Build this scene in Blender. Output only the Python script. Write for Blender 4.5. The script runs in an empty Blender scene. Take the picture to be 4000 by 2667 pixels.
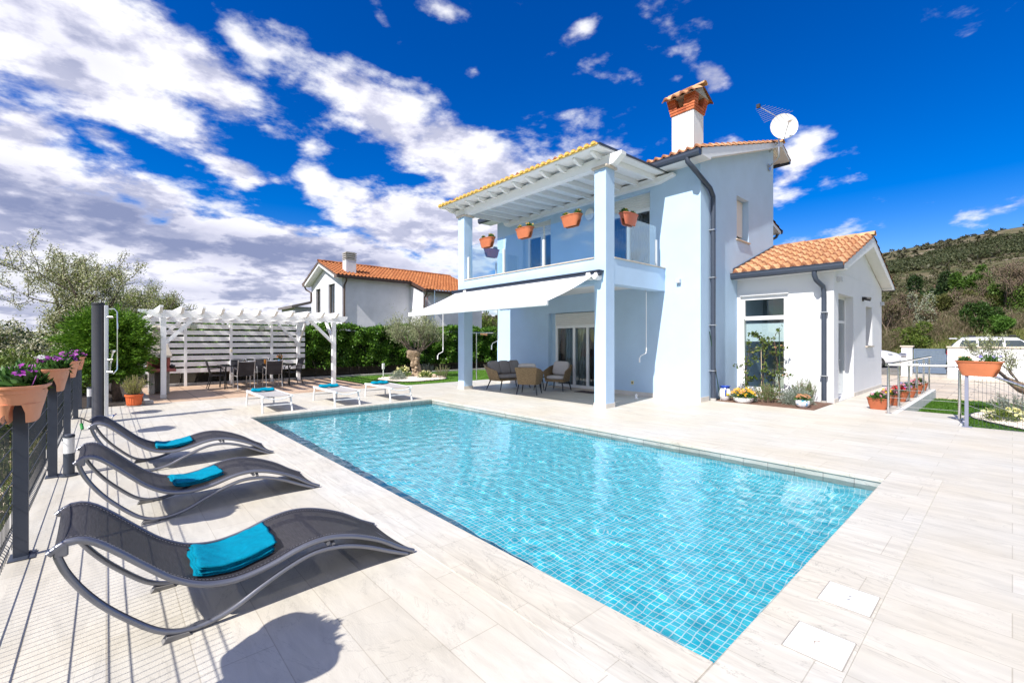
import bpy, bmesh, math, random
import numpy as np
from math import sin, cos, pi, radians, atan2, sqrt
from mathutils import Vector, Matrix
S = bpy.context.scene
COL = S.collection
R = random.Random(7)
NR = np.random.default_rng(11)

# ---------------------------------------------------------------- materials
def nt(name):
    m = bpy.data.materials.new(name); m.use_nodes = True
    t = m.node_tree; t.nodes.clear()
    return m, t.nodes, t.links
def srgb(r, g, b):
    f = lambda c: (c/255/12.92) if c/255 <= .04045 else ((c/255+.055)/1.055)**2.4
    return (f(r), f(g), f(b))
def c4(c): return (c[0], c[1], c[2], 1)
def mat(name, col, rough=.6, var=.06, scale=3.0, bump=0.0, bscale=60.0, metal=0.0, col2=None, spec=.5, trans=0, coat=0, stretch=(1,1,1), fine=0):
    m, n, l = nt(name)
    out = n.new('ShaderNodeOutputMaterial'); p = n.new('ShaderNodeBsdfPrincipled')
    p.inputs['Roughness'].default_value = rough; p.inputs['Metallic'].default_value = metal
    p.inputs['Specular IOR Level'].default_value = spec
    if coat: p.inputs['Coat Weight'].default_value = coat; p.inputs['Coat Roughness'].default_value = .05
    tc = n.new('ShaderNodeTexCoord'); mp = n.new('ShaderNodeMapping'); mp.inputs['Scale'].default_value = stretch
    l.new(tc.outputs['Object'], mp.inputs['Vector'])
    nz = n.new('ShaderNodeTexNoise'); nz.inputs['Scale'].default_value = scale; nz.inputs['Detail'].default_value = 6; nz.inputs['Roughness'].default_value = .6
    l.new(mp.outputs[0], nz.inputs['Vector'])
    rp = n.new('ShaderNodeValToRGB')
    a = [min(1, c*(1-var)) for c in col]; b = col2 if col2 else [min(1, c*(1+var)) for c in col]
    rp.color_ramp.elements[0].position = .3; rp.color_ramp.elements[0].color = c4(a if not col2 else col)
    rp.color_ramp.elements[1].position = .7; rp.color_ramp.elements[1].color = c4(b)
    l.new(nz.outputs['Fac'], rp.inputs['Fac']); l.new(rp.outputs['Color'], p.inputs['Base Color'])
    if bump:
        bn = n.new('ShaderNodeTexNoise'); bn.inputs['Scale'].default_value = bscale; bn.inputs['Detail'].default_value = 4
        l.new(mp.outputs[0], bn.inputs['Vector'])
        bp = n.new('ShaderNodeBump'); bp.inputs['Strength'].default_value = bump; bp.inputs['Distance'].default_value = .01
        l.new(bn.outputs['Fac'], bp.inputs['Height']); l.new(bp.outputs['Normal'], p.inputs['Normal'])
    l.new(p.outputs[0], out.inputs[0])
    return m
def leafmat(name, cols, trans=.25, rough=.55, spec=.3):
    m, n, l = nt(name)
    out = n.new('ShaderNodeOutputMaterial'); g = n.new('ShaderNodeNewGeometry'); rp = n.new('ShaderNodeValToRGB')
    e = rp.color_ramp.elements
    while len(e) < len(cols): e.new(.5)
    for i, c in enumerate(cols): e[i].position = i/(len(cols)-1) if len(cols) > 1 else 0; e[i].color = c4(c)
    l.new(g.outputs['Random Per Island'], rp.inputs['Fac'])
    p = n.new('ShaderNodeBsdfPrincipled'); p.inputs['Roughness'].default_value = rough; p.inputs['Specular IOR Level'].default_value = spec
    t = n.new('ShaderNodeBsdfTranslucent'); mx = n.new('ShaderNodeMixShader'); mx.inputs[0].default_value = trans
    l.new(rp.outputs[0], p.inputs['Base Color']); l.new(rp.outputs[0], t.inputs['Color'])
    l.new(p.outputs[0], mx.inputs[1]); l.new(t.outputs[0], mx.inputs[2]); l.new(mx.outputs[0], out.inputs[0])
    return m
def glassmat(name, tint=(.8,.9,.95), refl=.12, rough=.0, base=.06):
    m, n, l = nt(name)
    out = n.new('ShaderNodeOutputMaterial'); tr = n.new('ShaderNodeBsdfTransparent'); tr.inputs[0].default_value = c4(tint)
    gl = n.new('ShaderNodeBsdfGlossy'); gl.inputs['Roughness'].default_value = rough; gl.inputs[0].default_value = (1,1,1,1)
    fr = n.new('ShaderNodeFresnel'); ge = n.new('ShaderNodeNewGeometry'); io = n.new('ShaderNodeMapRange'); io.inputs[3].default_value = 1.5; io.inputs[4].default_value = 1/1.5; l.new(ge.outputs['Backfacing'], io.inputs[0]); l.new(io.outputs[0], fr.inputs[0])
    mm = n.new('ShaderNodeMath'); mm.operation = 'MULTIPLY_ADD'; mm.inputs[1].default_value = 1.0+refl; mm.inputs[2].default_value = base; mm.use_clamp = True
    l.new(fr.outputs[0], mm.inputs[0])
    mx = n.new('ShaderNodeMixShader'); l.new(mm.outputs[0], mx.inputs[0]); l.new(tr.outputs[0], mx.inputs[1]); l.new(gl.outputs[0], mx.inputs[2])
    l.new(mx.outputs[0], out.inputs[0])
    return m
def rndmat(name, cols, rough=.75, bump=.3, bscale=40, attr='rnd', var=.18):
    """colour picked per tile / plank from the face attribute 'rnd', plus weathering noise"""
    m, n, l = nt(name)
    out = n.new('ShaderNodeOutputMaterial'); p = n.new('ShaderNodeBsdfPrincipled'); p.inputs['Roughness'].default_value = rough
    at = n.new('ShaderNodeAttribute'); at.attribute_name = attr; rp = n.new('ShaderNodeValToRGB')
    e = rp.color_ramp.elements
    while len(e) < len(cols): e.new(.5)
    for i, c in enumerate(cols): e[i].position = i/(len(cols)-1); e[i].color = c4(c)
    l.new(at.outputs['Fac'], rp.inputs['Fac'])
    tc = n.new('ShaderNodeTexCoord'); nz = n.new('ShaderNodeTexNoise'); nz.inputs['Scale'].default_value = 5; nz.inputs['Detail'].default_value = 8
    l.new(tc.outputs['Object'], nz.inputs['Vector'])
    mr = n.new('ShaderNodeMapRange'); mr.inputs[1].default_value = .3; mr.inputs[2].default_value = .7; mr.inputs[3].default_value = 1-var; mr.inputs[4].default_value = 1+var
    l.new(nz.outputs['Fac'], mr.inputs[0])
    mu = n.new('ShaderNodeMix'); mu.data_type = 'RGBA'; mu.blend_type = 'MULTIPLY'; mu.inputs[0].default_value = 1
    l.new(rp.outputs[0], mu.inputs[6]); l.new(mr.outputs[0], mu.inputs[7]); l.new(mu.outputs[2], p.inputs['Base Color'])
    bn = n.new('ShaderNodeTexNoise'); bn.inputs['Scale'].default_value = bscale; l.new(tc.outputs['Object'], bn.inputs['Vector'])
    bp = n.new('ShaderNodeBump'); bp.inputs['Strength'].default_value = bump; bp.inputs['Distance'].default_value = .008
    l.new(bn.outputs['Fac'], bp.inputs['Height']); l.new(bp.outputs[0], p.inputs['Normal'])
    l.new(p.outputs[0], out.inputs[0])
    return m

# ---------------------------------------------------------------- objects
def tag(o, label=None, cat=None, group=None, kind=None):
    if label: o['label'] = label
    if cat: o['category'] = cat
    if group: o['group'] = group
    if kind: o['kind'] = kind
    return o
def thing(name, label, cat, loc=(0,0,0), rz=0.0, group=None):
    o = bpy.data.objects.new(name, None); COL.objects.link(o)
    o.location = loc; o.rotation_euler = (0,0,rz); o.empty_display_size = .1
    return tag(o, label, cat, group)
def root_loc(o):
    p = Vector((0,0,0))
    while o is not None:
        p += Vector(o.location); o = o.parent
    return p
class MB:
    """collects shapes in world coordinates and links them as ONE mesh object (shifted into its parent's space)"""
    def __init__(s): s.v = []; s.f = []; s.r = []; s.rv = None
    def _add(s, vs, fs):
        o = len(s.v); s.v += [tuple(v) for v in vs]; s.f += [tuple(i+o for i in f) for f in fs]
        if s.rv is not None: s.r += [s.rv]*len(fs)
        else: s.r += [0.5]*len(fs)
    def box(s, x0, y0, z0, x1, y1, z1, T=None, c=0.0):
        x0, x1 = min(x0,x1), max(x0,x1); y0, y1 = min(y0,y1), max(y0,y1); z0, z1 = min(z0,z1), max(z0,z1)
        if c <= 0:
            vs = [(x0,y0,z0),(x1,y0,z0),(x1,y1,z0),(x0,y1,z0),(x0,y0,z1),(x1,y0,z1),(x1,y1,z1),(x0,y1,z1)]
            fs = [(3,2,1,0),(4,5,6,7),(0,1,5,4),(1,2,6,5),(2,3,7,6),(3,0,4,7)]
        else:  # box with bevelled edges
            vs = []; 
            for sx in (0,1):
                for sy in (0,1):
                    for sz in (0,1):
                        X = (x0,x1)[sx]; Y = (y0,y1)[sy]; Z = (z0,z1)[sz]
                        dx = c if sx == 0 else -c; dy = c if sy == 0 else -c; dz = c if sz == 0 else -c
                        vs += [(X,Y+dy,Z+dz),(X+dx,Y,Z+dz),(X+dx,Y+dy,Z)]
            bm = bmesh.new(); bv = [bm.verts.new(v) for v in vs]
            bmesh.ops.convex_hull(bm, input=bv); bm.verts.index_update()
            vs = [v.co[:] for v in bm.verts]; fs = [tuple(v.index for v in f.verts) for f in bm.faces]; bm.free()
        if T is not None: vs = [T @ Vector(v) for v in vs]
        s._add(vs, fs); return s
    def prism(s, pts, axis, a, b, T=None):
        """extrude a 2-D outline: axis 'x' -> pts are (y,z); 'y' -> (x,z); 'z' -> (x,y)"""
        n = len(pts)
        def mk(p, d): return {'x': (d,p[0],p[1]), 'y': (p[0],d,p[1]), 'z': (p[0],p[1],d)}[axis]
        vs = [mk(p,a) for p in pts]+[mk(p,b) for p in pts]
        if T is not None: vs = [T @ Vector(v) for v in vs]
        fs = [tuple(range(n-1,-1,-1)), tuple(range(n,2*n))]+[(i,(i+1)%n,n+(i+1)%n,n+i) for i in range(n)]
        s._add(vs, fs); return s
    def tube(s, path, r, n=8, cap=True, T=None):
        P = [Vector(p) for p in path]; m = len(P)
        rr = r if isinstance(r, (list, tuple)) else [r]*m
        vs = []; up = None
        for i, p in enumerate(P):
            t = (P[min(i+1,m-1)]-P[max(i-1,0)])
            if t.length < 1e-9: t = Vector((0,0,1))
            t.normalize()
            if up is None:
                up = Vector((0,0,1)) if abs(t.z) < .9 else Vector((1,0,0))
            a = t.cross(up)
            if a.length < 1e-6: a = t.orthogonal()
            a.normalize(); b = a.cross(t).normalized(); up = b
            for k in range(n):
                an = 2*pi*k/n+pi/n
                vs.append(p+a*(cos(an)*rr[i])+b*(sin(an)*rr[i]))
        if T is not None: vs = [T @ v for v in vs]
        fs = []
        for i in range(m-1):
            for k in range(n):
                k2 = (k+1)%n
                fs.append((i*n+k, i*n+k2, (i+1)*n+k2, (i+1)*n+k))
        if cap: fs += [tuple(range(n-1,-1,-1)), tuple(range((m-1)*n,m*n))]
        s._add(vs, fs); return s
    def cyl(s, p0, p1, r0, r1=None, n=16, T=None): return s.tube([p0,p1],[r0, r0 if r1 is None else r1], n, True, T)
    def lathe(s, prof, c=(0,0,0), n=20, sx=1, sy=1, T=None, closed=False):
        vs = []; m = len(prof)
        for r, z in prof:
            for k in range(n):
                a = 2*pi*k/n; vs.append((c[0]+r*cos(a)*sx, c[1]+r*sin(a)*sy, c[2]+z))
        if T is not None: vs = [T @ Vector(v) for v in vs]
        fs = [(i*n+k, i*n+(k+1)%n, (i+1)*n+(k+1)%n, (i+1)*n+k) for i in range(m-1) for k in range(n)]
        if prof[0][0] > 1e-6 and not closed: fs.append(tuple(range(n-1,-1,-1)))
        if prof[-1][0] > 1e-6 and not closed: fs.append(tuple(range((m-1)*n,m*n)))
        s._add(vs, fs); return s
    def loft(s, rings, cap=True, close=True, T=None):
        n = len(rings[0]); vs = [v for r in rings for v in r]
        if T is not None: vs = [T @ Vector(v) for v in vs]
        fs = []
        for i in range(len(rings)-1):
            for k in range(n if close else n-1):
                k2 = (k+1)%n; fs.append((i*n+k, i*n+k2, (i+1)*n+k2, (i+1)*n+k))
        if cap and close: fs += [tuple(range(n-1,-1,-1)), tuple(range((len(rings)-1)*n, len(rings)*n))]
        s._add(vs, fs); return s
    def grid(s, fn, nu, nv):
        vs = [fn(i/nu, j/nv) for j in range(nv+1) for i in range(nu+1)]
        fs = [(j*(nu+1)+i, j*(nu+1)+i+1, (j+1)*(nu+1)+i+1, (j+1)*(nu+1)+i) for j in range(nv) for i in range(nu)]
        s._add(vs, fs); return s
    def blob(s, c, rx, ry, rz, n=10, m=7, jit=0.0, rng=R):
        vs = []; 
        for j in range(m+1):
            th = pi*j/m
            for k in range(n):
                a = 2*pi*k/n; q = 1+rng.uniform(-jit,jit)
                vs.append((c[0]+rx*sin(th)*cos(a)*q, c[1]+ry*sin(th)*sin(a)*q, c[2]-rz*cos(th)*q))
        fs = [(j*n+k, j*n+(k+1)%n, (j+1)*n+(k+1)%n, (j+1)*n+k) for j in range(m) for k in range(n)]
        s._add(vs, fs); return s
    def build(s, name, m, parent=None, smooth=False, bevel=0.0, label=None, weld=False):
        me = bpy.data.meshes.new(name)
        off = root_loc(parent) if parent is not None else Vector((0,0,0))
        me.from_pydata([(v[0]-off.x, v[1]-off.y, v[2]-off.z) for v in s.v], [], s.f)
        at = me.attributes.new('rnd', 'FLOAT', 'FACE'); at.data.foreach_set('value', s.r)
        me.update()
        bm = bmesh.new(); bm.from_mesh(me)
        if weld: bmesh.ops.remove_doubles(bm, verts=bm.verts, dist=1e-5)
        bmesh.ops.recalc_face_normals(bm, faces=bm.faces); bm.to_mesh(me); bm.free()
        if smooth:
            me.polygons.foreach_set('use_smooth', [True]*len(me.polygons))
            if smooth != 'all': me.set_sharp_from_angle(angle=radians(38))
        if m is not None: me.materials.append(m)
        o = bpy.data.objects.new(name, me); COL.objects.link(o)
        if parent is not None: o.parent = parent
        if bevel:
            b = o.modifiers.new('bevel', 'BEVEL'); b.width = bevel; b.segments = 2; b.limit_method = 'ANGLE'; b.angle_limit = radians(40)
        if label: o['label'] = label
        return o
def npmesh(name, V, F, m, parent=None, rnd=None, smooth=False):
    """fast mesh from numpy: V (n,3), F (k,4) quads"""
    V = np.asarray(V, np.float64); F = np.asarray(F, np.int32)
    if parent is not None: V = V-np.array(root_loc(parent))
    k = F.shape[1]
    me = bpy.data.meshes.new(name); me.vertices.add(len(V)); me.vertices.foreach_set('co', V.astype(np.float32).ravel())
    me.loops.add(F.size); me.loops.foreach_set('vertex_index', F.ravel())
    me.polygons.add(len(F)); me.polygons.foreach_set('loop_start', np.arange(0, F.size, k, dtype=np.int32)); me.polygons.foreach_set('loop_total', np.full(len(F), k, np.int32))
    if smooth: me.polygons.foreach_set('use_smooth', np.ones(len(F), bool))
    if rnd is not None:
        at = me.attributes.new('rnd', 'FLOAT', 'FACE'); at.data.foreach_set('value', np.asarray(rnd, np.float32))
    me.update(calc_edges=True); me.validate()
    if m is not None: me.materials.append(m)
    o = bpy.data.objects.new(name, me); COL.objects.link(o)
    if parent is not None: o.parent = parent
    return o
def struct(o): o['kind'] = 'structure'; return o
def stuff(o): o['kind'] = 'stuff'; return o
def dup(root, loc, rz=None, label=None, group=None):
    r = root.copy(); COL.objects.link(r); r.location = loc
    if rz is not None: r.rotation_euler = (0,0,rz)
    if label: r['label'] = label
    if group: r['group'] = group
    for ch in list(root.children):
        c = ch.copy(); COL.objects.link(c); c.parent = r
        for g in list(ch.children):
            d = g.copy(); COL.objects.link(d); d.parent = c
    return r

# ---------------------------------------------------------------- foliage
def unit(a): return a/np.maximum(np.linalg.norm(a, axis=1, keepdims=True), 1e-9)
def leaves(P, L, W, D=None, dvar=.8, bend=.0, rng=NR, lvar=.35):
    """leaf-sized faces: each leaf is a diamond of 2 quads' worth (one quad) at P pointing along D (+ noise)"""
    n = len(P); d = rng.normal(size=(n,3))
    if D is not None: d = unit(np.asarray(D))+d*dvar*.6
    d = unit(d); s = unit(np.cross(d, rng.normal(size=(n,3)))); l = (L*(1+rng.uniform(-lvar,lvar,n)))[:,None]; w = (W*(1+rng.uniform(-lvar,lvar,n)))[:,None]
    a = P; c = P+d*l; mid = P+d*l*.45; nn = np.cross(d,s)
    b = mid+s*w*.5+nn*w*.15; e = mid-s*w*.5+nn*w*.15
    V = np.stack([a,b,c,e],1).reshape(-1,3); F = np.arange(4*n).reshape(n,4)
    return V, F
def cluster_pts(C, rad, per, rng=NR, flat=1.0):
    C = np.asarray(C); n = len(C)
    off = rng.normal(size=(n*per,3))*np.array([rad,rad,rad*flat])*.6
    return np.repeat(C, per, 0)+off
def ell_pts(c, r, n, rng=NR, shell=.5, zmin=-1.0):
    d = unit(rng.normal(size=(n*2,3))); d = d[d[:,2] > zmin][:n]
    q = (shell+(1-shell)*rng.uniform(0,1,len(d))**.5)[:,None]
    return np.array(c)+d*q*np.array(r), d
def join_vf(parts):
    V = []; F = []; o = 0
    for v, f in parts:
        V.append(v); F.append(f+o); o += len(v)
    return np.concatenate(V), np.concatenate(F)
def branch_tree(base, H, r0, seed, levels=4, lean=(0,0), spread=.75, first=.3, kids=(3,4), up=.25, shrink=.68, rmin=.004):
    """tapered trunk and limbs; returns (list of (path, radii), tip points, twig directions)"""
    g = random.Random(seed); out = []; tips = []; dirs = []
    def grow(p, d, L, r, lv):
        path = [p]; rad = [r]; q = p.copy(); dd = d.copy(); ns = 4
        for i in range(ns):
            dd = (dd+Vector((g.uniform(-.22,.22), g.uniform(-.22,.22), g.uniform(-.1,.2)+up*.15))).normalized()
            q = q+dd*(L/ns); path.append(q.copy()); rad.append(max(r*(1-.45*(i+1)/ns), rmin))
        out.append((path, rad, lv))
        if lv <= 2:
            for i in range(1, ns+1): tips.append(path[i].copy()); dirs.append(dd.copy())
        if lv == 0: return
        k = g.randint(*kids)
        for i in range(k):
            j = ns if i == 0 else g.randint(2, ns)
            b = path[j]; a = g.uniform(0, 2*pi)
            t = dd.orthogonal().normalized(); t2 = dd.cross(t)
            nd = (dd*(1-spread*.35)+(t*cos(a)+t2*sin(a))*spread*g.uniform(.7,1.15)+Vector((0,0,up))).normalized()
            grow(b, nd, L*shrink*g.uniform(.8,1.15), rad[j]*.72, lv-1)
    p = Vector(base); d = Vector((lean[0], lean[1], 1)).normalized()
    grow(p, d, H*first, r0, levels)
    return out, np.array([t[:] for t in tips]), np.array([t[:] for t in dirs])
def build_branches(name, br, m, parent, thin=5):
    b = MB()
    for path, rad, lv in br: b.tube(path, rad, 8 if lv >= 3 else (5 if lv >= 1 else 3), False)
    return b.build(name, m, parent, smooth='all')
# ---------------------------------------------------------------- shared materials
WHITE = mat('white_paint', (.80,.80,.80), .45, .03, 4, .05, 80)
WHITEWOOD = mat('white_wood', (.84,.84,.84), .5, .05, 6, .15, 40, stretch=(1,1,8))
BLUEWALL = mat('pale_blue_plaster', (.45,.61,.79), .85, .05, 1.2, .5, 130)
GREYWALL = mat('pale_white_plaster', (.74,.755,.78), .85, .03, 1.2, .5, 130)
NEIGHWALL = mat('white_render', (.70,.70,.73), .85, .12, .9, .2, 60)
ANTH = mat('anthracite_metal', srgb(58,66,80), .38, .05, 5)
POSTGREY = mat('anthracite_powder_coat', srgb(62,68,80), .45, .05, 8, .05, 200)
GALV = mat('galvanised_metal', (.55,.56,.58), .35, .1, 20, metal=.8)
STEEL = mat('polished_steel', (.66,.66,.67), .14, .05, 9, metal=1.0)
STONE = mat('stone_trim', srgb(196,184,168), .7, .12, 8, .2, 50)
PLINTH = mat('plinth_tile', srgb(205,200,192), .6, .1, 3, .15, 40)
TERRA = mat('terracotta_plastic', srgb(190,110,72), .6, .10, 5, .12, 120)
TERRAP = mat('peach_plastic', srgb(224,152,116), .55, .05, 6, .15, 160)
SOIL = mat('dark_soil', (.035,.024,.017), .95, .4, 30, .8, 60)
MULCH = mat('bark_mulch', srgb(128,96,78), .95, .35, 40, 1.0, 70, col2=srgb(78,58,48))
BARK = mat('bark', srgb(112,92,76), .95, .3, 14, .9, 30, col2=srgb(58,46,38))
BARKG = mat('grey_bark', srgb(120,108,98), .95, .3, 14, .9, 30, col2=srgb(66,56,50))
DARKBARK = mat('dark_ivy_bark', srgb(58,46,38), .95, .3, 10, .9, 30)
BLACKP = mat('black_plastic', (.02,.02,.022), .45, .1, 20)
BLACKM = mat('black_metal', (.018,.018,.02), .35, .1, 20)
CONC = mat('concrete', srgb(168,164,158), .9, .15, 5, .5, 60)
CONCL = mat('pale_concrete', srgb(205,204,202), .85, .1, 4, .3, 60)
TEAL = mat('teal_terry_cloth', srgb(0,138,168), .95, .12, 30, 1.0, 220, spec=.1)
GLASS = glassmat('window_glass', (.80,.86,.88), .15, 0, .0)
GLASSR = glassmat('railing_glass', (.93,.97,.975), .3, 0, .03)
CARGLASS = glassmat('car_glass', (.30,.36,.40), .5, 0, .05)
DARKIN = mat('dark_interior', (.03,.03,.035), .8)
INTER = mat('interior_wall', (.55,.53,.5), .9)
CURT = mat('white_curtain', (.62,.64,.66), .9, .06, 5)
CHAR = mat('dark_curtain', (.022,.022,.028), .9, .2, 6, stretch=(1,8,1))
SHUT = mat('roller_shutter_slats', (.72,.71,.69), .5, .03, 5)
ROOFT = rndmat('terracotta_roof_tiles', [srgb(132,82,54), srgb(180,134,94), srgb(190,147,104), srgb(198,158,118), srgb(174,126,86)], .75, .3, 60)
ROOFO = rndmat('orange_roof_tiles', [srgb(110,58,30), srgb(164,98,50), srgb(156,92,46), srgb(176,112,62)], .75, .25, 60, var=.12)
YTILE = mat('yellow_tile_edge', srgb(222,184,92), .7, .15, 10, .3, 40)
BRICK = rndmat('orange_chimney_brick', [srgb(164,80,46), srgb(180,94,54), srgb(192,110,68)], .8, .3, 80)
GRASSM = leafmat('green_turf_blades', [(.06,.16,.012), (.10,.24,.02), (.16,.30,.04), (.08,.20,.015)], .3)
# ---------------------------------------------------------------- camera, sun, sky with clouds
HEAD = radians(42.0); H0 = 1.5
cam = bpy.data.cameras.new('camera'); co = bpy.data.objects.new('camera', cam); COL.objects.link(co)
co.location = (0,0,H0); co.rotation_euler = (radians(90), 0, -HEAD)
cam.sensor_width = 36; cam.lens = 36*1760/4000; cam.clip_start = .05; cam.clip_end = 6000
S.camera = co
SUN_EL = radians(46.0); SUN_AZ = radians(8.8)          # light travels along +X, a little towards +Y
sd = Vector((-cos(SUN_AZ)*cos(SUN_EL), -sin(SUN_AZ)*cos(SUN_EL), sin(SUN_EL)))
sl = bpy.data.lights.new('sun', 'SUN'); so = bpy.data.objects.new('sun', sl); COL.objects.link(so)
sl.energy = 5.0; sl.angle = radians(.5); sl.color = (1,.955,.90); so.rotation_euler = sd.to_track_quat('Z','Y').to_euler()
so.location = (0,0,20)

W = bpy.data.worlds.new('World'); S.world = W; W.use_nodes = True
n = W.node_tree.nodes; l = W.node_tree.links; n.clear()
def N(t, **k):
    x = n.new(t)
    for a, b in k.items(): setattr(x, a, b)
    return x
def math_(op, a, b=None, c=None, clamp=False):
    x = N('ShaderNodeMath', operation=op, use_clamp=clamp)
    for i, v in enumerate((a,b,c)):
        if v is None: continue
        if isinstance(v, (int,float)): x.inputs[i].default_value = v
        else: l.new(v, x.inputs[i])
    return x.outputs[0]
def mrange(v, a, b, c=0, d=1, smooth=True):
    x = N('ShaderNodeMapRange'); x.interpolation_type = 'SMOOTHSTEP' if smooth else 'LINEAR'
    l.new(v, x.inputs[0])
    for i, q in enumerate((a,b,c,d)): x.inputs[i+1].default_value = q
    return x.outputs[0]
sky = N('ShaderNodeTexSky', sky_type='NISHITA'); sky.sun_disc = False
sky.sun_elevation = SUN_EL; sky.sun_rotation = atan2(sd.x, sd.y); sky.altitude = 200; sky.air_density = 1.0; sky.dust_density = .4; sky.ozone_density = 2.2
hs = N('ShaderNodeHueSaturation'); hs.inputs['Saturation'].default_value = 1.62; hs.inputs['Hue'].default_value = .522; hs.inputs['Value'].default_value = 1.08
l.new(sky.outputs[0], hs.inputs['Color'])
tc = N('ShaderNodeTexCoord'); sp = N('ShaderNodeSeparateXYZ'); l.new(tc.outputs['Generated'], sp.inputs[0])
x_, y_, z_ = sp.outputs
az = math_('ARCTAN2', x_, y_); el = math_('ARCSINE', z_)
zc = math_('MAXIMUM', z_, 0.0)
inv = math_('DIVIDE', 1.0, math_('ADD', zc, .24))
def plane(off):   # cloud layer seen in perspective
    cx = N('ShaderNodeCombineXYZ'); l.new(math_('MULTIPLY', x_, inv), cx.inputs[0]); l.new(math_('MULTIPLY', y_, inv), cx.inputs[1]); l.new(math_('MULTIPLY_ADD', zc, 1.6, off), cx.inputs[2])
    return cx.outputs[0]
pl = plane(0.0)
# cloud masses in compass directions: azimuth, elevation, half-widths (deg), weight, tilt
def px(x, y):
    da = math.atan2(x-2000, 1760); return 42+math.degrees(da), math.degrees(math.atan((1333-y)/1760*cos(da)))
MASS = [  # centre and size measured against the photograph's sky, stored as compass directions
 (1000,180,900,300,.62),(300,330,700,420,.66),(1700,330,380,170,.55),(500,860,900,230,.80),(1650,820,430,160,.42),
 (1000,1120,1150,190,.86),(1500,1010,520,190,.80),(2650,560,520,330,.0)]
MASS = [(-5.0,31.0,13.0,8.0,.0)]
blobs = []
def blob(x, y, w, h, wt, tilt=0.0):
    A, E = px(x, y); A1, _ = px(x+w, y); A0, _ = px(x-w, y); _, E1 = px(x, y-h); _, E0 = px(x, y+h)
    blobs.append((radians(A), radians(E), radians((A1-A0)/2), radians((E1-E0)/2), wt, tilt))
for b in [(330,200,720,300,1.0,-.2),(780,300,330,190,.85,-.35),(60,520,360,200,.8,-.2),(420,540,190,70,.62,-.2),(150,760,520,210,1.0,-.35),(650,810,330,150,.85,-.4),(950,960,420,140,.9,-.3),
          (500,1010,1000,180,1.35,-.05),(430,840,420,130,1.1,-.3),(940,150,150,110,.5,-.5),(1000,470,160,70,.5,-.5),(930,665,170,65,.72,-.15),(1230,700,110,110,.62,-.3),(1480,800,330,95,.72,-.15),(1700,900,420,150,1.1,-.1),(1250,1030,560,150,1.25,0),
          (1550,480,300,160,.92,-.35),(1780,600,330,150,.98,-.2),(2000,760,360,220,1.0,-.1),(1500,400,620,250,.46,-.4),(2150,600,360,130,.44,.1),(1300,330,260,80,.42,-.5),(1100,250,180,160,.30,-.6),
          (1480,60,80,70,.44,-.6),(1400,30,60,40,.4,0),(1720,30,90,50,.42,0),(1560,160,50,50,.42,0),(2240,140,110,55,.46,.3),(1845,290,62,50,.55,0),(2785,305,110,75,.66,-.3),(2650,310,40,30,.4,0),(3130,600,150,120,.66,.45),(3060,720,110,110,.55,.5),
          (3180,925,230,55,.46,.1),(3830,815,170,45,.44,.2),(2860,560,70,40,.42,0),(600,1240,1500,140,1.2,0),(1350,1160,900,140,1.2,0)]: blob(*b)
tot = None
for (A,E,ra,re,wt,tilt) in blobs:
    if wt == 0: continue
    da = math_('SUBTRACT', az, A); de = math_('SUBTRACT', el, E)
    de2 = math_('MULTIPLY_ADD', da, -tilt, de)
    q = math_('ADD', math_('POWER', math_('MULTIPLY', da, 1/ra), 2.0), math_('POWER', math_('MULTIPLY', de2, 1/re), 2.0))
    g = math_('MULTIPLY', math_('EXPONENT', math_('MULTIPLY', q, -1.0)), wt)
    tot = g if tot is None else math_('MAXIMUM', tot, g)
# haze of broken cloud elsewhere (behind the camera) so that reflections see a sky like this one
back = math_('MULTIPLY', mrange(math_('ABSOLUTE', math_('SUBTRACT', az, HEAD)), 1.15, 2.2), .55)
tot = math_('MAXIMUM', tot, back)
def noise(vec, sc, det, rough, dist=0.0):
    x = N('ShaderNodeTexNoise'); x.inputs['Scale'].default_value = sc; x.inputs['Detail'].default_value = det; x.inputs['Roughness'].default_value = rough; x.inputs['Distortion'].default_value = dist
    l.new(vec, x.inputs['Vector']); return x.outputs['Fac']
def dens(vec):
    a = noise(vec, 3.7, 9, .60, .12); b = noise(vec, 10.0, 5, .55, .0)
    return math_('ADD', math_('MULTIPLY', math_('SUBTRACT', a, .5), 2.1), math_('MULTIPLY', math_('SUBTRACT', b, .5), .95))
d0 = dens(pl)
off = N('ShaderNodeVectorMath', operation='ADD'); l.new(pl, off.inputs[0]); off.inputs[1].default_value = (-.13,-.02,.10)
d1 = dens(off.outputs[0])
den = math_('ADD', math_('MULTIPLY', tot, 1.24), d0)
cov = mrange(den, .32, .88)
# thick low masses have grey-blue undersides; edges and the sides towards the sun stay white
NB = len(blobs)
for b in [(380,850,720,95,1.05,-.14),(1150,1000,640,62,1.0,-.05),(700,1140,800,40,.45,0),(1750,1080,300,45,.6,0),(200,150,380,100,.22,-.3),(1880,1130,300,50,.3,0)]: blob(*b)
dk = None
for (A,E,ra,re,wt,tilt) in blobs[NB:]:
    da = math_('SUBTRACT', az, A); de2 = math_('MULTIPLY_ADD', da, -tilt, math_('SUBTRACT', el, E))
    q = math_('ADD', math_('POWER', math_('MULTIPLY', da, 1/ra), 2.0), math_('POWER', math_('MULTIPLY', de2, 1/re), 2.0))
    g = math_('MULTIPLY', math_('EXPONENT', math_('MULTIPLY', q, -1.0)), wt); dk = g if dk is None else math_('MAXIMUM', dk, g)
lit = math_('MULTIPLY', math_('SUBTRACT', d0, d1), 1.25)
thick = mrange(den, .75, 1.6)
soft = noise(pl, 3.4, 6, .55, .3); base = noise(pl, 1.5, 4, .5, .3)
lowel = mrange(el, .08, .40, 1.0, .25)
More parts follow.
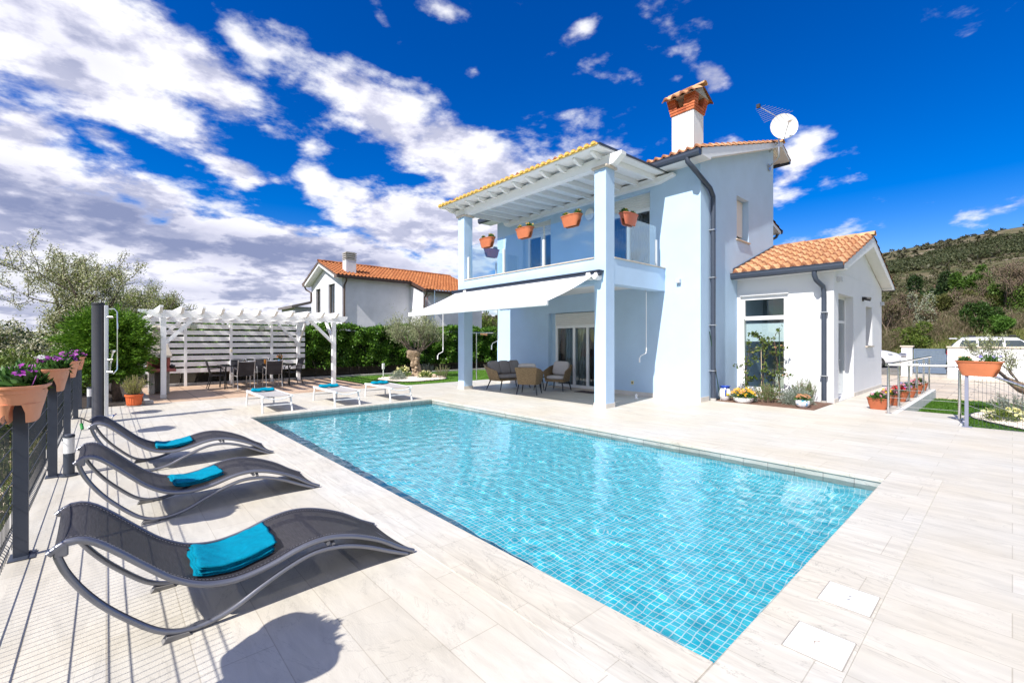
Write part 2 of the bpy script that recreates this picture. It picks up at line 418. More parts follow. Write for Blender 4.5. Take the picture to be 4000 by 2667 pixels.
dark = math_('MAXIMUM', math_('MULTIPLY', math_('MULTIPLY', thick, lowel), math_('MULTIPLY', mrange(base, .40, .64), .42)), math_('MULTIPLY', dk, mrange(soft, .15, .52, .45, 1.0)))
dark = math_('MULTIPLY', dark, mrange(den, .62, 1.05))
sh0 = math_('ADD', math_('ADD', lit, .90), math_('MULTIPLY', math_('SUBTRACT', soft, .5), .8))
sh0 = math_('MAXIMUM', math_('ADD', sh0, math_('MULTIPLY', thick, -.10)), .50)
shade = math_('SUBTRACT', math_('MINIMUM', sh0, 1.0), math_('MULTIPLY', dark, math_('ADD', .10, math_('MULTIPLY', noise(pl, 6.5, 7, .6, .1), 1.25))), clamp=True)
rc = N('ShaderNodeValToRGB'); e = rc.color_ramp.elements
e[0].position = 0; e[0].color = (2.0,2.3,3.7,1); e[1].position = 1; e[1].color = (7.7,7.7,8.0,1)
k = e.new(.38); k.color = (3.2,3.4,4.7,1); k = e.new(.72); k.color = (5.7,5.7,6.7,1)
l.new(shade, rc.inputs[0])
mix = N('ShaderNodeMix', data_type='RGBA'); l.new(math_('MULTIPLY', cov, .97), mix.inputs[0]); l.new(hs.outputs[0], mix.inputs[6]); l.new(rc.outputs[0], mix.inputs[7])
bg = N('ShaderNodeBackground'); bg.inputs[1].default_value = .102; l.new(mix.outputs[2], bg.inputs[0])
wo = N('ShaderNodeOutputWorld'); l.new(bg.outputs[0], wo.inputs[0])
S.view_settings.view_transform = 'Standard'; S.view_settings.look = 'None'; S.view_settings.exposure = .50; S.view_settings.gamma = 1
S.cycles.max_bounces = 10; S.cycles.transparent_max_bounces = 24; S.cycles.use_denoising = True
S.cycles.caustics_reflective = False; S.cycles.caustics_refractive = True
# ---------------------------------------------------------------- terrace, pool, patio, lawns, drive, terrain
def tilemat(name, w, h, c1, c2, mortar, msize, axis_swap=True, rough=.55, streak=.12, veins=.5, stretch=(9,1.2,1), off=.5, bump=.25, msm=.1):
    m, n, l = nt(name)
    out = n.new('ShaderNodeOutputMaterial'); p = n.new('ShaderNodeBsdfPrincipled'); p.inputs['Roughness'].default_value = rough; p.inputs['Specular IOR Level'].default_value = .35
    tc = n.new('ShaderNodeTexCoord'); mp = n.new('ShaderNodeMapping')
    if axis_swap: mp.inputs['Rotation'].default_value = (0,0,radians(90))
    l.new(tc.outputs['Object'], mp.inputs[0])
    b = n.new('ShaderNodeTexBrick'); b.offset = off; b.inputs['Scale'].default_value = 1; b.inputs['Brick Width'].default_value = w; b.inputs['Row Height'].default_value = h
    b.inputs['Mortar Size'].default_value = msize; b.inputs['Mortar Smooth'].default_value = msm; b.inputs['Bias'].default_value = 0
    b.inputs['Color1'].default_value = c4(c1); b.inputs['Color2'].default_value = c4(c2); b.inputs['Mortar'].default_value = c4(mortar)
    l.new(mp.outputs[0], b.inputs['Vector'])
    # stone streaks that run with the length of each slab, and thin cracks
    ms = n.new('ShaderNodeMapping'); ms.inputs['Scale'].default_value = stretch; l.new(tc.outputs['Object'], ms.inputs[0])
    s1 = n.new('ShaderNodeTexNoise'); s1.inputs['Scale'].default_value = 1.6; s1.inputs['Detail'].default_value = 9; s1.inputs['Roughness'].default_value = .65; s1.inputs['Distortion'].default_value = .9
    l.new(ms.outputs[0], s1.inputs['Vector'])
    r1 = n.new('ShaderNodeMapRange'); r1.inputs[1].default_value = .32; r1.inputs[2].default_value = .62; r1.inputs[3].default_value = 1-streak*1.6; r1.inputs[4].default_value = 1+streak*.5
    l.new(s1.outputs['Fac'], r1.inputs[0])
    mu = n.new('ShaderNodeMix'); mu.data_type = 'RGBA'; mu.blend_type = 'MULTIPLY'; mu.inputs[0].default_value = 1
    l.new(b.outputs['Color'], mu.inputs[6]); l.new(r1.outputs[0], mu.inputs[7])
    s2 = n.new('ShaderNodeTexNoise'); s2.inputs['Scale'].default_value = .7; s2.inputs['Detail'].default_value = 5; l.new(tc.outputs['Object'], s2.inputs['Vector'])
    r2 = n.new('ShaderNodeValToRGB'); r2.color_ramp.elements[0].position = .35; r2.color_ramp.elements[0].color = (1.0,.95,.87,1); r2.color_ramp.elements[1].position = .65; r2.color_ramp.elements[1].color = (1,1,1,1)
    l.new(s2.outputs['Fac'], r2.inputs[0])
    m2 = n.new('ShaderNodeMix'); m2.data_type = 'RGBA'; m2.blend_type = 'MULTIPLY'; m2.inputs[0].default_value = 1; l.new(mu.outputs[2], m2.inputs[6]); l.new(r2.outputs[0], m2.inputs[7])
    last = m2.outputs[2]
    if veins:
        v = n.new('ShaderNodeTexNoise'); v.inputs['Scale'].default_value = .8; v.inputs['Detail'].default_value = 7; v.inputs['Roughness'].default_value = .62; v.inputs['Distortion'].default_value = 1.6
        mv = n.new('ShaderNodeMapping'); mv.inputs['Scale'].default_value = (2.6,.9,1); l.new(tc.outputs['Object'], mv.inputs[0]); l.new(mv.outputs[0], v.inputs['Vector'])
        a1 = n.new('ShaderNodeMath'); a1.operation = 'SUBTRACT'; a1.inputs[1].default_value = .5; l.new(v.outputs['Fac'], a1.inputs[0])
        a2 = n.new('ShaderNodeMath'); a2.operation = 'ABSOLUTE'; l.new(a1.outputs[0], a2.inputs[0])
        a3 = n.new('ShaderNodeMapRange'); a3.inputs[1].default_value = 0; a3.inputs[2].default_value = .006; a3.inputs[3].default_value = 1-veins; a3.inputs[4].default_value = 1
        l.new(a2.outputs[0], a3.inputs[0])
        m3 = n.new('ShaderNodeMix'); m3.data_type = 'RGBA'; m3.blend_type = 'MULTIPLY'; m3.inputs[0].default_value = 1; l.new(last, m3.inputs[6]); l.new(a3.outputs[0], m3.inputs[7]); last = m3.outputs[2]
    l.new(last, p.inputs['Base Color'])
    bn = n.new('ShaderNodeTexNoise'); bn.inputs['Scale'].default_value = 26; bn.inputs['Detail'].default_value = 8; bn.inputs['Roughness'].default_value = .7; l.new(ms.outputs[0], bn.inputs['Vector'])
    ad = n.new('ShaderNodeMath'); ad.operation = 'MULTIPLY_ADD'; ad.inputs[1].default_value = -1.5; l.new(b.outputs['Fac'], ad.inputs[0]); l.new(bn.outputs['Fac'], ad.inputs[2])
    bp = n.new('ShaderNodeBump'); bp.inputs['Strength'].default_value = bump; bp.inputs['Distance'].default_value = .006
    l.new(ad.outputs[0], bp.inputs['Height']); l.new(bp.outputs[0], p.inputs['Normal'])
    l.new(p.outputs[0], out.inputs[0]); return m
DECKM = tilemat('pale_quartzite_paving', 1.22, .31, (.525,.505,.448), (.575,.558,.508), (.42,.395,.34), .0026, streak=.08, veins=.18, stretch=(5.5,1.3,1))
COPM = tilemat('pale_coping_stone', .62, .45, (.545,.525,.47), (.575,.558,.51), (.42,.395,.34), .0024, veins=.3)
BROWNM = tilemat('brown_patio_pavers', .6, .6, srgb(196,172,150), srgb(178,152,130), srgb(96,80,68), .008, off=0, streak=.12, veins=0, stretch=(2,2,1))
DRIVEM = tilemat('beige_drive_pavers', .9, .6, srgb(205,194,176), srgb(190,178,160), srgb(150,138,122), .012, streak=.12, veins=0, stretch=(2,2,1))
PX0, PX1, PY0, PY1 = 2.10, 6.305, .92, 10.12     # pool edge
def sheet(name, rects, z0, z1, m):
    b = MB()
    for r in rects: b.box(r[0], r[1], z0, r[2], r[3], z1)
    return struct(b.build(name, m))
# terrace slabs around the pool opening (a coping strip .42 wide lies round the pool)
c = .42
deck = [(-.62,-6,PX0-c,13.9),(PX1+c,-.6,11.30,13.9),(PX0-c,PY1+c,PX1+c,13.9),(PX0-c,-6,10.4,-.6),(PX0-c,-.6,PX1+c,PY0-c),
        (11.30,.645,12.95,2.893),(12.95,1.70,19.3,2.893),(11.30,5.14,12.9,13.9),(10.4,-2.0,10.85,-.6)]
b = MB()
for r in deck: b.box(r[0], r[1], -.45, r[2], r[3], 0)
# far edge of the terrace runs a little askew beside the garden gate
b.box(11.30, 2.893, -.45, 11.45, 5.14, 0)
b.build('pool_deck', DECKM)
bpy.data.objects['pool_deck']['kind'] = 'structure'
b = MB()
o_ = .015
b.box(PX0-c, PY0-c, -.045, PX1+c, PY0+o_, .003); b.box(PX0-c, PY1-o_, -.045, PX1+c, PY1+c, .003)
b.box(PX0-c, PY0+o_, -.045, PX0+o_, PY1-o_, .003); b.box(PX1-o_, PY0+o_, -.045, PX1+c, PY1-o_, .003)
struct(b.build('pool_coping', COPM, bevel=.008))
# pool shell
def mosaic():
    m, n, l = nt('turquoise_mosaic')
    out = n.new('ShaderNodeOutputMaterial'); p = n.new('ShaderNodeBsdfPrincipled'); p.inputs['Roughness'].default_value = .35
    tc = n.new('ShaderNodeTexCoord'); g = n.new('ShaderNodeNewGeometry')
    sx = n.new('ShaderNodeSeparateXYZ'); l.new(g.outputs['Normal'], sx.inputs[0]); so_ = n.new('ShaderNodeSeparateXYZ'); l.new(tc.outputs['Object'], so_.inputs[0])
    def vec(a, b_):
        cx = n.new('ShaderNodeCombineXYZ'); l.new(a, cx.inputs[0]); l.new(b_, cx.inputs[1]); return cx.outputs[0]
    def absgt(s, t):
        a = n.new('ShaderNodeMath'); a.operation = 'ABSOLUTE'; l.new(s, a.inputs[0]); k = n.new('ShaderNodeMath'); k.operation = 'GREATER_THAN'; k.inputs[1].default_value = t; l.new(a.outputs[0], k.inputs[0]); return k.outputs[0]
    m1 = n.new('ShaderNodeMix'); m1.data_type = 'VECTOR'; l.new(absgt(sx.outputs[0], .5), m1.inputs[0]); l.new(vec(so_.outputs[0], so_.outputs[1]), m1.inputs[4]); l.new(vec(so_.outputs[1], so_.outputs[2]), m1.inputs[5])
    m2 = n.new('ShaderNodeMix'); m2.data_type = 'VECTOR'; l.new(absgt(sx.outputs[1], .5), m2.inputs[0]); l.new(m1.outputs[1], m2.inputs[4]); l.new(vec(so_.outputs[0], so_.outputs[2]), m2.inputs[5])
    b = n.new('ShaderNodeTexBrick'); b.offset = 0; b.inputs['Scale'].default_value = 1; b.inputs['Brick Width'].default_value = .052; b.inputs['Row Height'].default_value = .052; b.inputs['Mortar Size'].default_value = .0042; b.inputs['Mortar Smooth'].default_value = .3
    b.inputs['Color1'].default_value = (.015,.55,.70,1); b.inputs['Color2'].default_value = (.07,.68,.79,1); b.inputs['Mortar'].default_value = (.76,.88,.90,1); b.inputs['Bias'].default_value = 0
    l.new(m2.outputs[1], b.inputs['Vector'])
    l.new(b.outputs[0], p.inputs['Base Color'])
    l.new(p.outputs[0], out.inputs[0]); return m
D = .62
b = MB(); t = .2
b.box(PX0-t, PY0-t, -D-t, PX1+t, PY1+t, -D)
b.box(PX0-t, PY0-t, -D, PX0, PY1+t, -.30); b.box(PX1, PY0-t, -D, PX1+t, PY1+t, -.30)
b.box(PX0, PY0-t, -D, PX1, PY0, -.30); b.box(PX0, PY1, -D, PX1, PY1+t, -.30)
for i, (x, w_) in enumerate(((.32,.30),(.64,.30),(.96,.3))): pass
struct(b.build('pool_basin', mosaic()))
b = MB()
for bb in ((PX0-t,PY0-t,PX0,PY1+t),(PX1,PY0-t,PX1+t,PY1+t),(PX0,PY0-t,PX1,PY0),(PX0,PY1,PX1,PY1+t)): b.box(bb[0],bb[1],-.30,bb[2],bb[3],-.046)
struct(b.build('pool_wall_band', tilemat('grey_waterline_stone', .3, .3, (.34,.37,.36), (.42,.44,.42), (.2,.2,.2), .004, veins=.4)))
# water: a real rippled surface that refracts the sun on to the mosaic
def pool_surface():
    nx, ny = 280, 600
    XX, YY = np.meshgrid(np.linspace(PX0,PX1,nx), np.linspace(PY0,PY1,ny), indexing='ij'); g_ = np.random.default_rng(3); ZZ = np.zeros_like(XX)
    for i in range(60):
        a = g_.uniform(0,6.28); lam = g_.uniform(.10,.40); k = 2*pi/lam; ZZ += np.sin((XX*cos(a)+YY*sin(a))*k+g_.uniform(0,6.28))*lam*.00078
    V = np.stack([XX,YY,-.10+ZZ],-1).reshape(-1,3); i, j = np.meshgrid(np.arange(nx-1), np.arange(ny-1), indexing='ij'); a = (i*ny+j).ravel(); F = np.stack([a, a+ny, a+ny+1, a+1],1)
    m, n, l = nt('pool_water_surface'); out = n.new('ShaderNodeOutputMaterial')
    rf = n.new('ShaderNodeBsdfRefraction'); rf.inputs['IOR'].default_value = 1.33; rf.inputs['Roughness'].default_value = 0; rf.inputs['Color'].default_value = (.88,.98,1,1)
    gl = n.new('ShaderNodeBsdfGlossy'); gl.inputs['Roughness'].default_value = 0; fr = n.new('ShaderNodeFresnel'); fr.inputs[0].default_value = 1.33
    tr = n.new('ShaderNodeBsdfTransparent'); tr.inputs[0].default_value = (.88,.98,1,1); m1 = n.new('ShaderNodeMixShader'); m1.inputs[0].default_value = .06; l.new(rf.outputs[0], m1.inputs[1]); l.new(tr.outputs[0], m1.inputs[2])
    m2 = n.new('ShaderNodeMixShader'); l.new(fr.outputs[0], m2.inputs[0]); l.new(m1.outputs[0], m2.inputs[1]); l.new(gl.outputs[0], m2.inputs[2]); l.new(m2.outputs[0], out.inputs[0])
    o = struct(npmesh('pool_water', V, F, m, smooth=True)); o.cycles.is_caustics_caster = True
    for q in ('pool_basin','pool_wall_band'): bpy.data.objects[q].cycles.is_caustics_receiver = True
    sl.cycles.is_caustics_light = True
pool_surface()
# patio under the pergola, lawns, kerbs, soil, drive
sheet('patio', [(.80,13.9,6.76,18.85)], -.4, -.004, BROWNM)
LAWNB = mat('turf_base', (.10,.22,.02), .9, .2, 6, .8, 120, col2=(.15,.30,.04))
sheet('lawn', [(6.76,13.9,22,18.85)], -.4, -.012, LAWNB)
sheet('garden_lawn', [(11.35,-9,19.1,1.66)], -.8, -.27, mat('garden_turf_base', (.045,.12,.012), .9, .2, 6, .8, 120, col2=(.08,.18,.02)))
sheet('driveway', [(19.3,-14,30.3,2.0),(19.3,2.0,30.3,12)], -.8, -.25, DRIVEM)
sheet('road', [(30.3,-40,36.5,40)], -.8, .05, mat('asphalt', (.16,.155,.15), .9, .15, 8, .6, 120))
b = MB()
for i in range(40):
    x = .8+i*.5; b.box(x+.004, 18.855, -.3, x+.496, 18.975, .075)
struct(b.build('kerb_strip', CONC, bevel=.01))
sheet('soil_bed', [(-.62,13.9,.80,18.8),(-.62,18.98,24,21.6)], -.4, .01, SOIL)
b = MB(); b.prism([(11.45,2.895),(13.07,2.895),(13.07,5.13),(11.45,5.13)], 'z', -.3, .012); struct(b.build('mulch_bed', MULCH))
# narrow concrete edge below the steel rail
b = MB(); b.box(12.2, 1.60, -.6, 19.3, 1.695, .004); struct(b.build('terrace_edge_wall', CONCL, bevel=.01))
b = MB(); b.box(11.295, .60, -.6, 12.33, .64, .004); struct(b.build('step_edge', CONCL, bevel=.008))
# open ground and the hill behind the road
def tanel(azd):   # skyline of the hill by compass direction
    xs = [-180,-60,10,25,38.7,55,70,81,90.6,110,140,180]; ys = [0,0,0,.02,.060,.10,.135,.153,.172,.172,.08,0]
    return np.interp(azd, xs, ys)
_rs = np.random.default_rng(5)
_ph = _rs.uniform(0,6.28,(8,2)); _kv = _rs.normal(size=(8,2))
def lump(X, Y, s):
    v = 0
    for i in range(8): v = v+np.sin((X*_kv[i,0]+Y*_kv[i,1])*s*(1+.35*i)+_ph[i,0])/(1+.5*i)
    return v/3
def terrain(X, Y):
    X = np.asarray(X, float); Y = np.asarray(Y, float)
    r = np.hypot(X, Y); azd = np.degrees(np.arctan2(X, Y)); te = tanel(azd); w = np.clip(te/.165, 0, 1.1)
    prof = np.interp(r, [0,40,60,100,150,220,300,450,520,900,3000],[0,0,1.6,6.5,14,26,41,73,78,60,-40])
    far = w*prof*(1+.0)
    bank = np.interp(X, [0,36.4,44,60,4000],[0,0,1.5,1.7,1.7])*np.clip((azd-45)/20,0,1)*np.clip((140-azd)/20,0,1)
    base = np.where(X < -.6, -.75-.06*np.clip(-X-.6,0,60), -.9)
    base = np.where((X > -.6)&(X < 30)&(Y < 21.5)&(Y > -9), -2.2, base)
    z = base+far+bank*1.0+np.where(bank > 0, .93*np.clip((X-35.9)/1.2,0,1), 0)
    z = z+np.clip((r-38)/60,0,1)*lump(X,Y,.045)*np.clip(far/12,0,1)*1.6
    return z
def polar_terrain():
    A = np.radians(np.linspace(-180,180,361)); rr = np.concatenate([[0],np.linspace(2,60,60),np.geomspace(62,520,90),[600,800,1200,2000,4500]])
    AA, RR = np.meshgrid(A, rr, indexing='ij'); X = RR*np.sin(AA); Y = RR*np.cos(AA); Z = terrain(X, Y)
    V = np.stack([X,Y,Z],-1).reshape(-1,3); na, nr = X.shape
    i, j = np.meshgrid(np.arange(na-1), np.arange(nr-1), indexing='ij'); a = (i*nr+j).ravel()
    return V, np.stack([a, a+1, a+nr+1, a+nr], 1)
def terrmat():
    m, n, l = nt('meadow_and_hillside')
    out = n.new('ShaderNodeOutputMaterial'); p = n.new('ShaderNodeBsdfPrincipled'); p.inputs['Roughness'].default_value = .95; p.inputs['Specular IOR Level'].default_value = .1
    tc = n.new('ShaderNodeTexCoord'); sp = n.new('ShaderNodeSeparateXYZ'); l.new(tc.outputs['Object'], sp.inputs[0])
    nz = n.new('ShaderNodeTexNoise'); nz.inputs['Scale'].default_value = .9; nz.inputs['Detail'].default_value = 10; nz.inputs['Roughness'].default_value = .72; l.new(tc.outputs['Object'], nz.inputs['Vector'])
    r1 = n.new('ShaderNodeValToRGB'); e = r1.color_ramp.elements
    e[0].position = .36; e[0].color = (.022,.045,.008,1); e[1].position = .66; e[1].color = (.30,.24,.13,1)
    k = e.new(.46); k.color = (.06,.11,.015,1); k = e.new(.56); k.color = (.15,.15,.045,1)
    l.new(nz.outputs['Fac'], r1.inputs[0])
    # the higher hillside: brown scrub with pale limestone streaks
    n2 = n.new('ShaderNodeTexNoise'); n2.inputs['Scale'].default_value = .07; n2.inputs['Detail'].default_value = 12; n2.inputs['Roughness'].default_value = .7
    mp = n.new('ShaderNodeMapping'); mp.inputs['Scale'].default_value = (1,1,3.2); l.new(tc.outputs['Object'], mp.inputs[0]); l.new(mp.outputs[0], n2.inputs['Vector'])
    r2 = n.new('ShaderNodeValToRGB'); e = r2.color_ramp.elements
    e[0].position = .36; e[0].color = (.035,.05,.018,1); e[1].position = .70; e[1].color = (.46,.42,.35,1)
    k = e.new(.48); k.color = (.10,.095,.045,1); k = e.new(.58); k.color = (.17,.135,.09,1)
    l.new(n2.outputs['Fac'], r2.inputs[0])
    mr = n.new('ShaderNodeMapRange'); mr.inputs[1].default_value = 5; mr.inputs[2].default_value = 12; l.new(sp.outputs[2], mr.inputs[0])
    mx = n.new('ShaderNodeMix'); mx.data_type = 'RGBA'; l.new(mr.outputs[0], mx.inputs[0]); l.new(r1.outputs[0], mx.inputs[6]); l.new(r2.outputs[0], mx.inputs[7])
    l.new(mx.outputs[2], p.inputs['Base Color'])
    bn = n.new('ShaderNodeTexNoise'); bn.inputs['Scale'].default_value = 1.3; bn.inputs['Detail'].default_value = 8; l.new(tc.outputs['Object'], bn.inputs['Vector'])
    bp = n.new('ShaderNodeBump'); bp.inputs['Strength'].default_value = 1; bp.inputs['Distance'].default_value = .5; l.new(bn.outputs['Fac'], bp.inputs['Height']); l.new(bp.outputs[0], p.inputs['Normal'])
    l.new(p.outputs[0], out.inputs[0]); return m
V, F = polar_terrain(); struct(npmesh('ground', V, F, terrmat(), smooth=True))
# turf blades on both lawns
def turf(name, x0, y0, x1, y1, z, nb, L, m):
    P = np.stack([NR.uniform(x0,x1,nb), NR.uniform(y0,y1,nb), np.full(nb,z)],1)
    V, F = leaves(P, L, L*.25, np.tile([0,0,1.0],(nb,1)), .9); o = npmesh(name, V, F, m); o['kind'] = 'stuff'
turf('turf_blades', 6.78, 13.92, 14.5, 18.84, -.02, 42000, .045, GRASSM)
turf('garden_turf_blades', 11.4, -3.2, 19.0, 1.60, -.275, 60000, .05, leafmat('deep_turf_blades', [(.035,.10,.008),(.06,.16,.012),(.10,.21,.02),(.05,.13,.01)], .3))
# ---------------------------------------------------------------- roofs, walls, the blue villa
def tile_roof(name, m, parent, P0, U, Vd, W, L, period=.22, course=.36, amp=.045, lift=.028, nper=8, rng=NR, edge=0):
    """barrel tiles: P0 = eave corner, U = unit along the eave, Vd = unit up the slope; every course overlaps the one below"""
    P0, U, Vd = (np.array(a, float) for a in (P0, U, Vd)); Nn = np.cross(U, Vd); Nn = Nn/np.linalg.norm(Nn)
    if Nn[2] < 0: Nn = -Nn
    ncol = max(1, int(round(W/period))); per = W/ncol; nrow = max(1, int(round(L/course))); cr = L/nrow
    us = np.linspace(0, 1, nper+1)
    Vs = []; Fs = []; rs = []; o = 0
    # one tile: half-round crest with shallow valley
    prof = amp*(np.abs(np.cos(pi*us))**.0*np.cos(2*pi*(us-.5)))
    for r in range(nrow):
        for c in range(ncol):
            jl = rng.uniform(-.004,.004); jv = rng.uniform(-.008,.008); rv = rng.uniform(0,1)
            row = []
            for (vv, dz) in ((r*cr-.03+jv, -.012), (r*cr-.03+jv, lift+.012), (r*cr+cr*.5, lift*.6), ((r+1)*cr+.0, .0)):
                for u, h in zip(us, prof):
                    row.append(P0+U*((c+u)*per)+Vd*vv+Nn*(h*(1 if dz > -.011 else .75)+dz+jl+amp))
            Vs += row; k = nper+1
            for j in range(3):
                for i in range(nper): Fs.append((o+j*k+i, o+j*k+i+1, o+(j+1)*k+i+1, o+(j+1)*k+i)); rs.append(.02 if j == 0 or i in (0, nper-1) else .25+.75*rv)  # darkest tone: raw clay on course fronts, painted shade in the valley strips
            o += 4*k
    ob = npmesh(name, np.array(Vs), np.array(Fs), m, parent, rs)
    return ob
def ridge_tiles(name, m, parent, A, B, r=.11, seg=.38):
    A = Vector(A); B = Vector(B); Ld = (B-A).length; k = max(1, int(Ld/seg)); d = (B-A)/k; b = MB(); side = d.cross(Vector((0,0,1))).normalized()
    for i in range(k):
        b.rv = R.random(); p = A+d*i; q = p+d*1.06; jz = R.uniform(-.006,.006); rings = []
        for pt, rr in ((p, r*1.08), (q, r*.95)):
            rings.append([pt+side*(rr*cos(a))+Vector((0,0,rr*sin(a)*.8+jz)) for a in [pi*t/8 for t in range(9)]]+[pt+side*(rr*.86*cos(a))+Vector((0,0,rr*.86*sin(a)*.8+jz)) for a in [pi*t/8 for t in range(8,-1,-1)]])
        b.loft(rings)
    b.rv = None
    return b.build(name, m, parent)
def wallbox(b, axis, c0, c1, u0, u1, z0, z1, holes):
    """upright wall slab with rectangular openings; axis 'x': slab between X=c0..c1 running along Y"""
    def bx(ua, ub, za, zb):
        if ub-ua < 1e-4 or zb-za < 1e-4: return
        if axis == 'x': b.box(c0, ua, za, c1, ub, zb)
        else: b.box(ua, c0, za, ub, c1, zb)
    us = sorted({u0,u1}|{h[0] for h in holes}|{h[1] for h in holes})
    for a, e in zip(us[:-1], us[1:]):
        hs_ = sorted([h for h in holes if h[0] <= a+1e-6 and h[1] >= e-1e-6], key=lambda h: h[2]); z = z0
        for h in hs_: bx(a, e, z, h[2]); z = h[3]
        bx(a, e, z, z1)
def frame(b, axis, c, u0, u1, z0, z1, w=.07, d=.06, mull=(), rails=()):
    """window / door frame of profile w in the plane axis=c, thickness d behind it"""
    def bx(ua, ub, za, zb, dd=0):
        if axis == 'x': b.box(c+dd, ua, za, c+d-dd, ub, zb)
        else: b.box(ua, c+dd, za, ub, c+d-dd, zb)
    bx(u0,u0+w,z0,z1); bx(u1-w,u1,z0,z1); bx(u0+w,u1-w,z0,z0+w); bx(u0+w,u1-w,z1-w,z1)
    for mm in mull: bx(mm-w/2,mm+w/2,z0+w,z1-w,.004)
    for rr in rails: bx(u0+w,u1-w,rr-w/2,rr+w/2,.006)
def pane(b, axis, c, u0, u1, z0, z1, t=.012):
    if axis == 'x': b.box(c, u0, z0, c+t, u1, z1)
    else: b.box(u0, c, z0, u1, c+t, z1)
def shutter(b, axis, c, u0, u1, z0, z1, pitch=.055):
    k = int((z1-z0)/pitch)
    for i in range(k):
        a = z0+i*(z1-z0)/k; e = a+(z1-z0)/k
        pts = [(c+.012,a),(c,a+.012),(c,e-.012),(c+.012,e-.002),(c+.03,e-.002),(c+.03,a)]
        if axis == 'x': b.prism([(p[0],p[1]) for p in pts], 'y', u0, u1)
        else: b.prism([(p[0],p[1]) for p in pts], 'x', u0, u1)
def gutter(b, p0, p1, outdir, r=.075, h=.13):
    """box gutter with a rolled lip along p0-p1; outdir = horizontal unit away from the house"""
    p0 = Vector(p0); p1 = Vector(p1); o = Vector(outdir); d = (p1-p0).normalized(); L = (p1-p0).length
    prof = [(0,0),(.0,-h),(.05,-h-.025),(.115,-h),(.135,-h*.55),(.135,-.015),(.15,0),(.135,.014),(.12,0),(.118,-h*.5),(.05,-h+.0),(.012,-h*.8),(.012,0)]
    rings = [[p+o*a+Vector((0,0,z)) for a, z in prof] for p in (p0, p1)]
    b.loft(rings)
    for p, s in ((p0,-1),(p1,1)):   # end caps
        cp = [p+o*a+Vector((0,0,z)) for a, z in prof[:7]]; b._add(cp+[v+d*.006*s for v in cp], [tuple(range(6,-1,-1)), tuple(range(7,14))]+[(i,(i+1)%7,7+(i+1)%7,7+i) for i in range(7)])

HX, HY = 10.88, 5.14
HOUSE = thing('villa', 'pale blue two-storey villa with covered balcony, white annex and terracotta tiled roofs beside the pool', 'house', (HX,HY,0))
TW = .32
b = MB()
wallbox(b, 'x', HX, HX+TW, HY, 12.9, 0, 6.05, [(7.80,10.28,0,2.42),(6.53,8.02,3.44,5.56),(10.18,11.52,3.44,5.56)])
win = (13.05,13.90,4.33,5.57)
# side wall with its sloping top: strips around the window opening
def ztop(x): return 5.96+(x-HX)*.338
for (xa, xb, za) in ((HX+TW,win[0],0),(win[1],15.92,0)):
    b.prism([(xa,za),(xb,za),(xb,ztop(xb)),(xa,ztop(xa))], 'y', HY, HY+TW)
b.box(win[0],HY,0,win[1],HY+TW,win[2]); b.prism([(win[0],win[3]),(win[1],win[3]),(win[1],ztop(win[1])),(win[0],ztop(win[0]))], 'y', HY, HY+TW)
b.box(15.60, HY+TW, 0, 15.92, 12.9, 7.5); b.prism([(HX+TW,0),(15.6,0),(15.6,ztop(15.6)),(HX+TW,ztop(HX+TW))], 'y', 12.58, 12.9)
b.box(15.92, 6.4, 3.2, 18.5, 12.9, 5.75)
b.build('wall', BLUEWALL, HOUSE)
b = MB()   # floors inside keep the rooms dark
b.box(HX+TW, HY+TW, 3.0, 15.6, 12.58, 3.3); b.box(HX+TW, HY+TW, 5.66, 15.6, 12.58, 5.8); b.box(HX+TW, HY+TW, -.2, 15.6, 12.58, .01); b.box(HX+3.2, HY+TW, .01, HX+3.3, 12.58, 5.66)
b.build('interior_floor', INTER, HOUSE)
# ground-floor plinth tiles
b = MB()
b.prism([(HX-.014,7.79),(HX-.014,HY-.014),(HX+.45,HY-.014),(HX+.45,HY),(HX,HY),(HX,7.79)], 'z', 0, .12); b.build('plinth', PLINTH, HOUSE)
b = MB(); b.box(HX-.014, 10.29, 0, HX, 12.914, .12); b.build('plinth', PLINTH, HOUSE)
# balcony: two pillars, slab with edge beams, ceiling
PXF = 8.313
for (y0, y1) in ((6.089,6.41),(11.465,11.786)):
    b = MB(); b.box(PXF, y0, 0, PXF+.32, y1, 5.41); p = b.build('pillar', BLUEWALL, HOUSE)
    b = MB(); b.box(PXF-.05, y0-.05, 5.41, PXF+.37, y1+.05, 5.465); b.build('cap', STONE, p, bevel=.008)
    b = MB(); b.box(PXF-.014, y0-.014, 0, PXF+.334, y1+.014, .10); b.build('plinth', PLINTH, p)
b = MB()
b.box(PXF+.004, 6.41, 2.82, PXF+.28, 11.465, 3.40); b.box(PXF+.32, 6.093, 2.82, HX, 6.37, 3.40); b.box(PXF+.32, 11.50, 2.82, HX, 11.782, 3.40)
b.box(PXF+.28, 6.37, 3.0, HX, 11.50, 3.24)
b.build('balcony_slab', BLUEWALL, HOUSE)
b = MB(); b.box(PXF+.284, 6.374, 2.965, HX, 11.496, 2.997); b.build('terrace_ceiling', WHITE, HOUSE)
b = MB()
b.box(PXF-.022, 6.412, 3.40, PXF+.30, 11.463, 3.43); b.box(PXF+.322, 6.07, 3.40, HX, 6.39, 3.43); b.box(PXF+.322, 11.48, 3.40, HX, 11.80, 3.43)
b.build('coping', STONE, HOUSE, bevel=.004)
